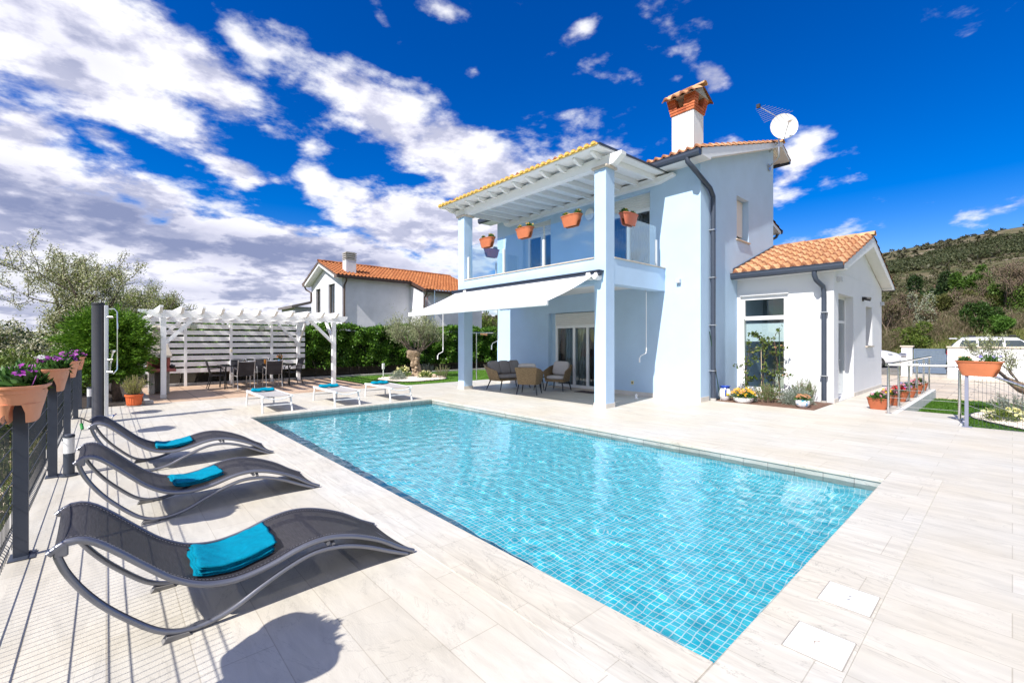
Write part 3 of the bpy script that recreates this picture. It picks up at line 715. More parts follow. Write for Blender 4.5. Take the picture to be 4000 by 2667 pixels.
# glass railing: panes and their white clamp posts
def gpane(x0,y0,x1,y1,z0=3.455,z1=4.49):
    b = MB(); b.box(x0,y0,z0,x1,y1,z1); return b.build('glass_panel', GLASSR, HOUSE)
gx = PXF+.13
gpane(gx, 6.43, gx+.014, 8.10); gpane(gx, 8.18, gx+.014, 9.68); gpane(gx, 9.76, gx+.014, 11.38)
gpane(8.70, 6.20, 10.63, 6.214); gpane(8.70, 11.62, 10.80, 11.634)
for (x, y, dx, dy) in ((gx,8.14,.03,.05),(gx,9.72,.03,.05),(gx,11.41,.03,.05),(10.64,6.207,.05,.03),(9.75,11.627,.05,.03)):
    b = MB(); b.box(x-dx/2-.01, y-dy/2, 3.43, x+dx/2+.01, y+dy/2, 4.14); b.build('railing_post', WHITE, HOUSE, bevel=.004)
# balcony roof: beam on the pillars, ledger on the wall, rafters, white boarding, tiles with yellow ends
def rz_(x): return 5.755+(x-7.95)*.035          # underside of the boarding
b = MB(); e0, e1 = 5.72, 12.06
b.prism([(e0,5.69),(e1,5.69),(e1,5.60),(e1-.13,5.468),(e0+.22,5.468),(e0,5.62)], 'x', 8.37, 8.55); b.build('roof_beam', WHITEWOOD, HOUSE)
b = MB(); e0, e1 = 5.78, 12.34
b.prism([(e0,5.80),(e1,5.80),(e1,5.74),(e1-.1,5.645),(e0+.42,5.645),(e0,5.745)], 'x', 10.70, 10.876); b.build('wall_beam', WHITEWOOD, HOUSE)
for i in range(12):
    y = 6.30+i*.527
    b = MB()
    b.prism([(8.05,rz_(8.05)-.004),(10.80,rz_(10.8)-.004),(10.80,rz_(10.8)-.125),(8.36,rz_(8.36)-.135),(8.22,rz_(8.22)-.12),(8.05,rz_(8.05)-.03)], 'y', y-.04, y+.04)
    b.build('rafter', WHITEWOOD, HOUSE)
b = MB(); b.prism([(7.93,rz_(7.93)),(10.87,rz_(10.87)),(10.87,rz_(10.87)+.03),(7.93,rz_(7.93)+.03)], 'y', 6.02, 12.30)
b.build('roof_boarding', WHITEWOOD, HOUSE)
b = MB(); b.prism([(7.95,rz_(7.95)+.031),(10.9,rz_(10.9)+.031),(10.9,rz_(10.9)+.075),(7.95,rz_(7.95)+.075)], 'y', 6.0, 6.018); b.build('edge_flashing', ANTH, HOUSE)
sl_ = Vector((1,0,.035)).normalized()
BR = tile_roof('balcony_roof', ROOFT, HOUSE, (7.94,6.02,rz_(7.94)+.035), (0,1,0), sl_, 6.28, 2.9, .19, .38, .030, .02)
b = MB()   # yellow sealed tile ends along the front edge
for i in range(33):
    y = 6.02+(i+.5)*6.28/33; rr = .062
    if i in (6,13,21,28): continue
    zt = rz_(7.9)+.045; hb = R.uniform(-.006,.006)
    rings = [[(xx, y+rr*s*cos(a), zt+hb+rr*1.05*s*sin(a)) for a in [pi*t/8 for t in range(9)]] for xx, s in ((7.872,.9),(7.868,1.0),(8.06,1.0))]
    b.loft(rings, close=True)
b.box(7.895, 6.02, rz_(7.9)+.028, 7.93, 12.30, rz_(7.9)+.052)
b.build('tile_edge', YTILE, HOUSE, smooth=True)
# main roof
def mz(x): return 6.06+(x-10.36)*.318
b = MB(); b.prism([(10.42,5.90),(HX,5.90),(HX,ztop(HX)),(15.92,ztop(15.92)),(15.96,mz(15.96)-.02),(10.42,mz(10.42)-.02)], 'y', 4.88, HY+.02); b.prism([(15.92,ztop(15.92)-.01),(16.62,7.38),(16.62,7.47),(15.96,mz(15.96)-.02)], 'y', 4.88, HY+.02); b.build('verge_board', WHITE, HOUSE)
b = MB(); b.prism([(10.42,5.895),(HX,5.895),(HX,6.0),(10.42,mz(10.42)-.03)], 'y', HY, 13.3); b.build('eave_soffit', WHITE, HOUSE)
b = MB(); b.prism([(15.93,7.56),(16.62,7.40),(16.62,7.46),(15.93,7.72)], 'y', HY, 13.3); b.build('eave_soffit', WHITE, HOUSE)
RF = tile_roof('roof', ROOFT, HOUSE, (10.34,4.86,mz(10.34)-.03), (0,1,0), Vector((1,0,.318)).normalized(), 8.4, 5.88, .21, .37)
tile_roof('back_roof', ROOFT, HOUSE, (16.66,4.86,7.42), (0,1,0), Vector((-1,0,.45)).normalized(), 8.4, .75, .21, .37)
ridge_tiles('ridge', ROOFT, HOUSE, (15.95,4.84,7.80), (15.95,13.3,7.80), .12)
b = MB(); b.prism([(15.92,6.30),(18.95,5.55),(18.95,5.66),(15.92,6.44)], 'y', 5.86, 13); b.build('wing_verge', WHITE, HOUSE)
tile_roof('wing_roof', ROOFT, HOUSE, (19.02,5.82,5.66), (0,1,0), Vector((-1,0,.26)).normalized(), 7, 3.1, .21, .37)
for g_ in (((10.40,4.90,6.02), (10.40,13.3,6.02), (-1,0,0)), ((16.64,4.90,7.46),(16.64,13.3,7.46),(1,0,0)), ((18.98,5.84,5.72),(18.98,13,5.72),(1,0,0))):
    b = MB(); gutter(b, *g_); b.build('gutter', ANTH, HOUSE)
b = MB(); b.tube([(10.34,5.22,5.93),(10.34,5.20,5.80),(10.40,5.14,5.70),(11.2,5.05,5.32),(11.40,5.06,5.16),(11.40,5.06,4.9),(11.40,5.06,.06)], .058, 12)
dp = b.build('downpipe', ANTH, HOUSE, smooth=True)
b = MB(); b.tube([(18.95,5.95,5.6),(18.9,6.0,5.45),(18.6,6.34,5.2),(18.56,6.36,4.2)], .05, 10); b.build('downpipe', ANTH, HOUSE, smooth=True)
b = MB()
for z in (.75,1.9,3.1,4.3):
    b = MB(); b.box(11.33,5.0,z,11.47,5.14,z+.025); b.build('bracket', GALV, dp)
b = MB(); b.cyl((11.40,5.06,0),(11.40,5.06,.07),.075,.07); b.build('drain_collar', CONC, dp)
# chimney: rendered shaft, brick crown with openings, small tiled gable cap
cx0, cx1, cy0, cy1 = 11.25, 11.80, 5.50, 6.10
b = MB(); b.box(cx0, cy0, 6.1, cx1, cy1, 7.50); CH = b.build('chimney', GREYWALL, RF)
HROOT = HOUSE
def sub(b, name, m, **k):      # chimney pieces hang below the roof's chimney at most two levels deep, so they join the roof as sub-parts
    return b.build(name, m, RF, **k)
b = MB()
for i in range(6):
    z = 7.50+i*.066; g = .012+.012*i if i else .012; full = i < 2
    x0, x1, y0, y1 = cx0-g-.02, cx1+g+.02, cy0-g-.02, cy1+g+.02
    if full:
        k = 3
        for j in range(k):
            b.rv = R.random(); b.box(x0, y0+(y1-y0)*j/k+.003, z+.004, x0+.12, y0+(y1-y0)*(j+1)/k-.003, z+.062); b.rv = R.random(); b.box(x1-.12, y0+(y1-y0)*j/k+.003, z+.004, x1, y0+(y1-y0)*(j+1)/k-.003, z+.062)
        for j in range(2):
            w_ = (x1-x0-.24)/2
            for yy in (y0, y1-.12): b.rv = R.random(); b.box(x0+.12+j*w_+.003, yy, z+.004, x0+.12+(j+1)*w_-.003, yy+.12, z+.062)
    else:
        for (px_, py_) in ((x0,y0),(x0,y1-.22),(x1-.2,y0),(x1-.2,y1-.22)):
            b.rv = R.random(); b.box(px_, py_, z+.004, px_+.2, py_+.22, z+.062)
        b.rv = R.random(); b.box(x0, y0+.22, z+.004, x0+.12, y0+.30, z+.062)
b.rv = None; sub(b, 'chimney_brickwork', BRICK)
b = MB(); b.box(cx0+.02, cy0+.02, 7.5, cx1-.02, cy1-.02, 7.62); b.prism([(cy0-.1,7.90),(cy1+.1,7.90),((cy0+cy1)/2,8.16)][:0] or [(cx0-.12,7.895),(cx1+.12,7.895),((cx0+cx1)/2,8.13)], 'y', cy0-.1, cy1+.1)
sub(b, 'chimney_cap_bed', CONC)
hw = (cx1-cx0)/2+.20; xm = (cx0+cx1)/2
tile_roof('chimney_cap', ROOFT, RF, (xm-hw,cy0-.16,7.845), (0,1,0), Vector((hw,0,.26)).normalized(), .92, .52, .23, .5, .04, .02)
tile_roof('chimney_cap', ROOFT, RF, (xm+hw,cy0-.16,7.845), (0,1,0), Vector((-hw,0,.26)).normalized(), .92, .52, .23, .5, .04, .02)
# ridge of the cap
ridge_tiles('chimney_cap_ridge', ROOFT, RF, (xm,cy0-.2,8.16), (xm,cy1+.2,8.16), .10, .33)
# doors and windows of the blue part
def opening(axis, c, u0, u1, z0, z1, mull, box, label=None, dark=None, screen=None, curtain=None):
    b = MB(); frame(b, axis, c, u0, u1, z0, z1-box, .09, .07, mull); f = b.build('patio_door', WHITE, HOUSE, label=label)
    b = MB(); pane(b, axis, c+.03, u0+.075, u1-.075, z0+.075, z1-box-.075); b.build('pane', GLASS, f)
    b = MB(); shutter(b, axis, c-.005, u0+.03, u1-.03, z1-box+.004, z1-.03); b.build('roller_shutter', SHUT, f)
    b = MB()
    if axis == 'x':
        b.box(c-.01,u0,z1-box,c+.07,u0+.03,z1); b.box(c-.01,u1-.03,z1-box,c+.07,u1,z1); b.box(c-.01,u0+.03,z1-.03,c+.07,u1-.03,z1)
    b.build('shutter_rail', WHITE, f)
    return f
f = opening('x', HX+.15, 7.82, 10.10, .04, 2.40, (8.78,9.32,8.42), .38)
b = MB(); b.box(HX+.26, 8.46, .1, HX+.28, 8.74, 1.95); b.box(HX+.26,7.9,.1,HX+.28,8.38,1.95); b.build('insect_screen', CHAR, f)
b = MB()
b.grid(lambda u, v: (HX+.34+.03*sin(u*40), 8.95+u*.9, .1+v*1.9), 60, 1); b.build('curtain', glassmat('sheer_curtain', (.55,.55,.55), 0, 1, .25), f)
b = MB(); b.box(HX+.001, 7.80, -.05, HX+.30, 10.28, .035); b.build('door_sill', STONE, f)
b = MB(); wallbox(b, 'x', HX+.152, HX+.22, 10.10, 10.28, .04, 2.42, []); b.build('door_reveal', BLUEWALL, f)
f = opening('x', HX+.13, 6.53, 8.02, 3.44, 5.56, (7.30,), .40)
b = MB(); b.grid(lambda u, v: (HX+.24+.025*sin(u*46), 6.56+u*.66, 3.5+v*1.62), 60, 1); b.build('dark_curtain', CHAR, f)
b = MB(); b.grid(lambda u, v: (HX+.42+.025*sin(u*46), 7.3+u*.7, 3.5+v*1.62), 60, 1); b.build('dark_curtain', DARKIN, f)
f = opening('x', HX+.13, 10.20, 11.38, 3.44, 5.56, (10.62,10.72), .40)
b = MB(); b.box(HX+.128, 11.38, 3.44, HX+.3, 11.52, 5.56); b.box(HX+.128, 10.18, 3.44, HX+.3, 10.20, 5.56); b.build('door_reveal', BLUEWALL, f)
b = MB(); b.grid(lambda u, v: (HX+.24+.025*sin(u*46), 10.80+u*.5, 3.5+v*1.62), 60, 1); b.build('dark_curtain', CHAR, f)
# small side window, shutter nearly closed
b = MB(); frame(b, 'y', HY+.20, win[0], win[1], win[2]+.03, win[3], .05, .06); f = b.build('window', WHITE, HOUSE)
b = MB(); pane(b, 'y', HY+.235, win[0]+.05, win[1]-.05, win[2]+.08, win[3]-.05); b.build('pane', GLASS, f)
b = MB(); shutter(b, 'y', HY+.165, win[0]+.01, win[1]-.01, win[2]+.2, win[3]-.01); b.build('roller_shutter', SHUT, f)
b = MB(); b.box(win[0]-.05, HY-.045, win[2]-.0, win[1]+.05, HY+.28, win[2]+.03); b.build('sill', STONE, f)
# ---- white annex
AX, AY = 13.092, 2.893
b = MB(); T2 = .28
awin = (3.885,5.06,.16,2.74)
wallbox(b, 'x', AX, AX+T2, AY, HY, 0, 3.24, [awin])
wallbox(b, 'y', AY, AY+T2, AX+T2, 19.04, 0, 3.22, [(13.52,15.10,.02,2.70),(16.64,17.54,1.34,2.54)])
b.prism([(AX+.02,3.222),(19.02,3.222),(16.1,4.16)], 'y', AY, AY+T2)
b.box(18.76, AY+T2, 0, 19.04, 9, 3.22); b.box(15.93, HY, 0, 18.76, HY+.2, 3.2)
b.build('annex_wall', GREYWALL, HOUSE)
b = MB(); b.box(AX+T2, AY+T2, -.2, 18.76, HY, .012); b.build('annex_floor', INTER, HOUSE)
for xa, xb in ((AX-.014,AX+.38),(15.13,19.05)):
    b = MB(); b.box(xa, AY-.014, 0, xb, AY, .10); b.build('annex_plinth', PLINTH, HOUSE)
def az_(x): return 3.30+(x-12.74)*.345
b = MB()
b.prism([(12.78,3.20),(AX,3.20),(AX,3.235),(16.1,4.165),(16.1,az_(16.1)-.012),(12.78,az_(12.78)-.012)], 'y', 2.62, AY)
b.prism([(19.42,3.20),(19.08,3.20),(19.08,3.235),(16.1,4.165),(16.1,az_(16.1)-.012),(19.42,az_(12.78)-.012)], 'y', 2.62, AY)
b2 = MB(); b2.prism([(12.78,3.198),(AX,3.198),(AX,3.26),(12.78,az_(12.78)-.02)], 'y', AY, HY-.004); b2.build('annex_soffit', WHITE, HOUSE)
b.build('annex_verge', WHITE, HOUSE)
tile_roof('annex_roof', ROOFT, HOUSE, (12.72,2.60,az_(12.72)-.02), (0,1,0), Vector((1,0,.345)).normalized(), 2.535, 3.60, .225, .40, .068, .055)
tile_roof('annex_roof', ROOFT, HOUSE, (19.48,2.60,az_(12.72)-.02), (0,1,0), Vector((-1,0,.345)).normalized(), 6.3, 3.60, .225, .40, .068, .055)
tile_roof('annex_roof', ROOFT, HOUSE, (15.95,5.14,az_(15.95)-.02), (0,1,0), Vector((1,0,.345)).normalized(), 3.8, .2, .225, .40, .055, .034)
ridge_tiles('annex_ridge', ROOFT, HOUSE, (16.1,2.58,4.50), (16.1,9,4.50), .14, .42)
b = MB(); b.prism([(12.78,3.36),(13.1,3.47),(15.9,4.44),(15.9,4.56),(13.1,3.60),(12.78,3.50)], 'y', HY-.028, HY-.006); b.build('flashing', ANTH, HOUSE)
for g_ in (((12.75,2.62,3.335), (12.75,HY-.01,3.335), (-1,0,0)), ((19.45,2.62,3.335), (19.45,8,3.335), (1,0,0))):
    b = MB(); gutter(b, *g_); b.build('annex_gutter', ANTH, HOUSE)
b = MB(); b.tube([(12.70,3.20,3.19),(12.70,3.20,3.10),(12.74,3.17,2.98),(12.98,3.09,2.84),(13.02,3.08,2.72),(13.02,3.08,2.5),(13.02,3.08,.05)], .055, 12); dp = b.build('annex_downpipe', ANTH, HOUSE, smooth=True)
b = MB()
for z in (.65,2.2):
    b = MB(); b.box(12.95,3.0,z,13.10,3.16,z+.025); b.build('bracket', GALV, dp)
b = MB(); b.cyl((13.02,3.08,0),(13.02,3.08,.06),.07,.066); b.build('drain_collar', CONC, dp)
# annex front window: transom light above, tall pane with a white blind below
b = MB(); y0, y1 = awin[0], awin[1]; cW = AX+.05
frame(b, 'x', cW, y0, y1, awin[2], awin[3], .105, .08, (), (2.135,)); f = b.build('annex_window', WHITE, HOUSE)
b = MB(); pane(b, 'x', cW+.04, y0+.10, y1-.10, 2.19, 2.65); pane(b, 'x', cW+.04, y0+.10, y1-.10, awin[2]+.1, 2.09); b.build('pane', GLASS, f)
b = MB(); b.box(cW+.10, y0+.08, 1.52, cW+.104, y1-.08, 2.0); b.box(cW+.095, y0+.08, 1.50, cW+.112, y1-.08, 1.525); b.build('blind', mat('white_linen_blind', (.85,.85,.82), .9, .06, 30), f)
b = MB(); b.box(AX-.03, y0-.02, 2.742, AX, y1, 2.80); b.build('window_head', WHITE, f)
b = MB(); b.box(AX-.02, y0, .10, AX+.2, y1, .158); b.build('sill', STONE, f)
# glazed side door with transom
b = MB(); frame(b, 'y', AY+.18, 13.52, 15.10, .02, 2.70, .07, .06, (14.30,), (2.02,)); f = b.build('annex_door', WHITE, HOUSE)
b = MB(); pane(b, 'y', AY+.205, 13.59, 15.03, .09, 1.98); pane(b, 'y', AY+.205, 13.59, 15.03, 2.06, 2.63); b.build('pane', GLASS, f)
b = MB(); b.tube([(14.22,AY+.17,1.02),(14.22,AY+.12,1.02),(14.10,AY+.12,1.02)], .012, 8); b.build('handle', STEEL, f)
b = MB(); b.grid(lambda u, v: (14.4+u*.6, AY+.36+.02*sin(u*30), .1+v*1.9), 40, 1); b.build('curtain', CURT, f)
b = MB(); frame(b, 'y', AY+.20, 16.64, 17.54, 1.37, 2.54, .06, .06); f = b.build('annex_side_window', WHITE, HOUSE)
b = MB(); pane(b, 'y', AY+.225, 16.70, 17.48, 1.43, 2.48); b.build('pane', GLASS, f)
b = MB(); b.box(16.60, AY-.05, 1.335, 17.58, AY+.28, 1.368); b.build('sill', STONE, f)
# kitchen counter and shelf seen through the annex window
t_ = thing('kitchen_counter', 'pale wooden counter seen indoors through the tall annex window', 'counter', (14.4,4.2,0))
b = MB(); b.box(14.1,3.3,.012,14.75,4.5,.86); b.build('cabinet', mat('cream_cabinet', srgb(225,214,190), .6, .05, 5), t_, bevel=.01)
b = MB(); b.box(14.05,3.25,.862,14.78,4.55,.90); b.build('worktop', mat('pale_oak', srgb(206,180,140), .5, .1, 6, stretch=(1,8,1)), t_)
# things fixed to the walls
def lampbox(x, y, z, axis, label, m=WHITE, s=.11):
    o = thing('wall_lamp', label, 'wall lamp', (x,y,z))
    b = MB()
    if axis == 'x': b.box(x-.09,y-s/2,z-s/2,x,y+s/2,z+s/2)
    else: b.box(x-s/2-.03,y-.09,z-s/2,x+s/2+.03,y,z+s/2)
    b.build('housing', m, o, bevel=.008)
    b = MB()
    if axis == 'x': b.box(x-.075,y-s/2+.015,z-s/2-.004,x-.012,y+s/2-.015,z-s/2-.001)
    else: b.box(x-s/2,y-.075,z-s/2-.004,x+s/2,y-.012,z-s/2-.001)
    b.build('lens', GLASS, o)
LG = mat('satin_grey', (.5,.52,.55), .4)
lampbox(HX, 5.70, 3.04, 'x', 'small square grey wall lamp on the sunlit blue wall right of the balcony', LG)
lampbox(13.43, AY, 3.03, 'y', 'pale box wall lamp above the glazed annex door, at the corner', LG)
lampbox(18.85, AY, 2.73, 'y', 'pale box wall lamp at the far end of the annex gable wall', LG)
o = thing('spotlight', 'small black spotlight on the annex gable wall between door and window', 'spotlight', (16.2,AY,2.70))
b = MB(); b.box(16.15,AY-.03,2.66,16.25,AY,2.78); b.build('bracket', BLACKM, o); b = MB(); b.cyl((16.2,AY-.03,2.74),(16.2,AY-.19,2.70),.045,.055,14); b.build('shade', BLACKM, o, smooth=True)
o = thing('wall_socket', 'cream power socket low on the blue terrace wall', 'socket', (HX,7.07,.36))
b = MB(); b.box(HX-.02,7.03,.31,HX,7.11,.41); b.build('plate', mat('cream_plastic', srgb(222,210,160), .5), o, bevel=.005)
b = MB(); b.cyl((HX-.021,7.07,.36),(HX-.024,7.07,.36),.024,.024,12); b.build('socket_cover', BLACKP, o)
o = thing('wall_clock', 'round white wall lamp high on the balcony wall beside the hanging planter', 'wall lamp', (HX,8.88,5.28)); o.name = 'round_wall_lamp'
b = MB(); T = Matrix.Translation((HX,8.55,5.34)) @ Matrix.Rotation(-pi/2,4,'Y'); b.lathe([(.17,0),(.17,.04),(.14,.07),(0,.085)], (0,0,0), 24, T=T); b.build('dome', WHITE, o, smooth=True)
b = MB(); b.lathe([(.185,0),(.185,.02),(.17,.02)], (0,0,0), 24, T=T); b.build('rim', GALV, o)
o = thing('door_mat', 'dark patterned doormat on the terrace before the sliding door', 'doormat', (10.62,8.4,0))
b = MB(); b.box(10.36,8.05,.001,10.78,8.75,.014); b.build('mat_pile', mat('dark_coir', (.06,.045,.05), .95, .6, 14, .8, 200), o, bevel=.003)
# awning over the terrace
o = thing('awning', 'white folding-arm awning stretched out below the balcony', 'awning', (8.2,8.95,3.0))
AT = (8.20,6.30,11.74,3.02); AF = (6.50,6.20,11.60,2.27)
b = MB(); FB = mat('white_awning_fabric', (.82,.82,.82), .8, .02, 3)
def fab(u, v): 
    return (AT[0]+(AF[0]-AT[0])*v, (AT[1]+(AT[2]-AT[1])*u)*(1-v)+(AF[1]+(AF[2]-AF[1])*u)*v, AT[3]+(AF[3]+.03-AT[3])*v-.035*sin(pi*v))
b.grid(fab, 20, 12); b.grid(lambda u, v: tuple(np.array(fab(u,v))-np.array((0,0,.006))), 20, 12); b.build('fabric', FB, o, smooth=True)
b = MB(); b.box(AF[0]-.05,AF[1]-.04,AF[3]-.06,AF[0]+.03,AF[2]+.04,AF[3]+.06); b.build('front_bar', WHITE, o, bevel=.02)
b = MB(); b.cyl((8.20,6.15,3.03),(8.20,11.90,3.03),.055,.055,14); b.build('roller', ANTH, o, smooth=True)
b = MB(); b.box(8.12,6.14,3.07,8.31,11.90,3.10); b.build('cover_profile', ANTH, o)
for y, s in ((6.45,1),(11.2,-1)):
    b = MB(); b.box(8.11,y-.06,2.90,8.30,y+.06,3.06,c=.015); b.tube([(8.15,y,2.93),(7.45,y+s*.75,2.66)], .035, 8); b.tube([(7.45,y+s*.75,2.66),(6.55,y+s*.08,2.24)], .03, 8); b.blob((7.45,y+s*.75,2.65),.06,.06,.07); b.build('folding_arm', WHITE, o, smooth=True)
b = MB(); b.box(8.13,6.20,2.88,8.30,6.30,3.05,c=.02); b.cyl((8.10,6.25,2.95),(8.31,6.25,2.95),.06,.06,14); b.build('crank_box', WHITE, o, bevel=.004)
def crank(x, y, z, zb, lab, top=None):
    o2 = thing('awning_crank', lab, 'crank', (x,y,z))
    b = MB(); b.tube([(x,y,z),(x,y,zb+.28)], .011, 8); b.tube([(x,y,zb+.28),(x-.01,y,zb+.2),(x-.10,y+.10,zb+.13),(x-.12,y+.12,zb+.06)], .011, 8); b.build('rod', WHITE, o2, smooth=True)
    b = MB(); b.cyl((x-.12,y+.12,zb-.04),(x-.12,y+.12,zb+.08),.018,.018,10); b.cyl((x,y,zb+.26),(x,y,zb+.34),.018,.018,10); b.build('grip', WHITE, o2, smooth=True)
    b = MB(); b.tube([(x,y,z),(x+.01,y+.02,z+.06),(x,y+.04,z+.03)], .012, 6); b.build('hook', GALV, o2)
crank(10.35, 6.32, 2.76, 1.0, 'long white awning crank hanging on the right against the blue wall')
crank(7.9, 9.35, 2.72, 1.32, 'white awning crank hanging in the middle, above the sofa')
crank(7.85, 11.95, 2.55, .98, 'white awning crank hanging beside the far left pillar')
# satellite dish and aerial
o = thing('satellite_dish', 'round white satellite dish on a bent steel mast at the gable corner', 'satellite dish', (15.45,5.14,7.0))
mp_ = Vector((15.15,4.74,0))
b = MB(); b.tube([(15.5,5.14,6.98),(15.2,4.78,7.05),(15.16,4.74,7.12),(15.15,4.74,7.3),(15.15,4.74,8.32)], .024, 8); b.tube([(15.62,5.14,7.5),(15.16,4.74,7.56)], .015, 6); b.build('mast', GALV, o, smooth=True)
b = MB(); b.box(15.42,5.10,6.88,15.58,5.14,7.06); b.build('wall_bracket', GALV, o)
dc = Vector((15.13,4.62,7.93)); dd = Vector((-.78,-.62,.03)).normalized(); Tm = Matrix.Translation(dc) @ dd.to_track_quat('Z','Y').to_matrix().to_4x4()
b = MB(); b.lathe([(0,.0),(.12,.006),(.25,.03),(.36,.066),(.385,.078),(.385,.088),(.36,.078),(.25,.042),(.12,.018),(0,.012)], (0,0,0), 32, T=Tm); b.build('reflector', WHITE, o, smooth=True)
b = MB(); b.tube([Tm @ Vector((-.0,-.37,.08)), Tm @ Vector((0,-.20,.22)), Tm @ Vector((0.02,.0,.40))], .014, 6); b.build('feed_arm', GALV, o, smooth=True)
b = MB(); b.box(-.05,-.06,-.06,.05,.06,.09, T=Tm @ Matrix.Translation((.02,.02,.42)), c=.015); b.build('receiver', WHITE, o)
o = thing('television_aerial', 'comb-shaped television aerial on top of the satellite mast', 'aerial', (15.15,4.74,8.30))
b = MB(); A0 = Vector((15.2,4.74,8.29)); A1 = Vector((14.05,4.92,8.31)); b.tube([A0,A1], .012, 6); b.build('boom', GALV, o)
sdv = (A1-A0).cross(Vector((0,0,1))).normalized(); b = MB()
for i in range(9):
    p = A0+(A1-A0)*(.06+.105*i); h = .42-.034*i; b.tube([p-sdv*h+Vector((0,0,.01)),p+sdv*h+Vector((0,0,.01))], .004, 5)
b.build('element', GALV, o); b = MB(); b.box(14.0,4.88,8.27,14.09,4.97,8.36); b.build('end_cap', BLACKP, o)
# ---------------------------------------------------------------- fence, planters, loungers, shower, lamps
def saddle_pot(root, m, Lx=.62, Wd=.38, h=.32, soil=True, gap=.075, wall_m=None):
    """oval balcony planter that straddles a rail: long axis = local x of the root; two feet either side of a central notch"""
    b = MB(); n = 32
    def ring(z, lx, wy, notch=0):
        pts = []
        for k in range(n):
            a = 2*pi*k/n; ex = abs(cos(a))**.72*(1 if cos(a) >= 0 else -1); ey = abs(sin(a))**.72*(1 if sin(a) >= 0 else -1)
            pts.append(Vector((ex*lx/2, ey*wy/2, z)))
        return pts
    T = Matrix.Translation(root.location) @ Matrix.Rotation(root.rotation_euler.z, 4, 'Z')
    top = [ring(h*.5, Lx*.86, Wd*.80), ring(h*.93, Lx*.965, Wd*.95), ring(h*.935, Lx*1.02, Wd*1.03), ring(h, Lx*1.03, Wd*1.04), ring(h, Lx*.97, Wd*.94), ring(h-.05, Lx*.95, Wd*.91)]
    b.loft(top, T=T)
    # two lobes below, either side of the notch
    for s in (-1, 1):
        rings = []
        for z, lx, w1 in ((0, Lx*.66, Wd*.60), (.012, Lx*.68, Wd*.62), (h*.28, Lx*.76, Wd*.70), (h*.52, Lx*.865, Wd*.805)):
            pts = []; outer = w1/2; inner = gap/2 if z < h*.45 else gap/2*.6
            m_ = 14
            for k in range(m_+1):
                t = -pi/2+pi*k/m_; ex = abs(sin(t))**.72*(1 if sin(t) >= 0 else -1); ey = abs(cos(t))**.72
                pts.append(Vector((ex*lx/2, s*(inner+(outer-inner)*ey), z)))
            rings.append(pts)
        b.loft(rings, T=T)
    o = b.build('pot', m, root, smooth=True)
    b = MB(); b.loft([ring(h-.045, Lx*.95, Wd*.91), ring(h-.03, Lx*.9, Wd*.86)], T=T); so_ = b.build('soil', SOIL, root)
    return o
LEAFG = leafmat('planter_leaves', [(.025,.075,.012),(.05,.13,.02),(.09,.20,.035),(.035,.10,.02)], .2)
PURPLE = leafmat('purple_petals', [(.30,.02,.28),(.45,.06,.42),(.62,.20,.62),(.25,.015,.30)], .3)
YELLOWP = leafmat('yellow_petals', [(.80,.45,.02),(.85,.58,.06),(.75,.35,.01)], .3)
PINKP = leafmat('pink_petals', [(.75,.22,.35),(.85,.42,.50),(.65,.12,.25)], .3)
REDP = leafmat('red_petals', [(.60,.015,.03),(.70,.04,.06),(.50,.01,.05)], .3)
PEACHP = leafmat('peach_petals', [(.85,.42,.22),(.88,.55,.25),(.85,.35,.3)], .3)
BLUEP = leafmat('blue_petals', [(.16,.14,.55),(.28,.24,.70),(.10,.08,.4)], .3)
CREAMP = leafmat('pale_yellow_petals', [(.85,.80,.35),(.88,.84,.50),(.80,.72,.2)], .3)
WHITEP = leafmat('white_petals', [(.8,.8,.78),(.75,.75,.68)], .3)
def flowers(C, r, petals=9, tilt=.5, rng=NR):
    """daisy heads: flat wheels of petals facing up and out"""
    V = []; F = []; o = 0
    for c in C:
        nrm = unit((rng.normal(size=(1,3))*tilt+np.array([[-.35,-.25,1]])))[0]
        a = np.cross(nrm, [.3,.9,.1]); a = a/np.linalg.norm(a); bb = np.cross(nrm, a); rr = r*rng.uniform(.75,1.2)
        for k in range(petals):
            t = 2*pi*k/petals; d = a*cos(t)+bb*sin(t); s = -a*sin(t)+bb*cos(t)
            V += [c+d*rr*.12, c+d*rr*.7+s*rr*.24+nrm*rr*.12, c+d*rr+nrm*rr*.05, c+d*rr*.7-s*rr*.24+nrm*rr*.12]; F.append((o,o+1,o+2,o+3)); o += 4
    return np.array(V), np.array(F)
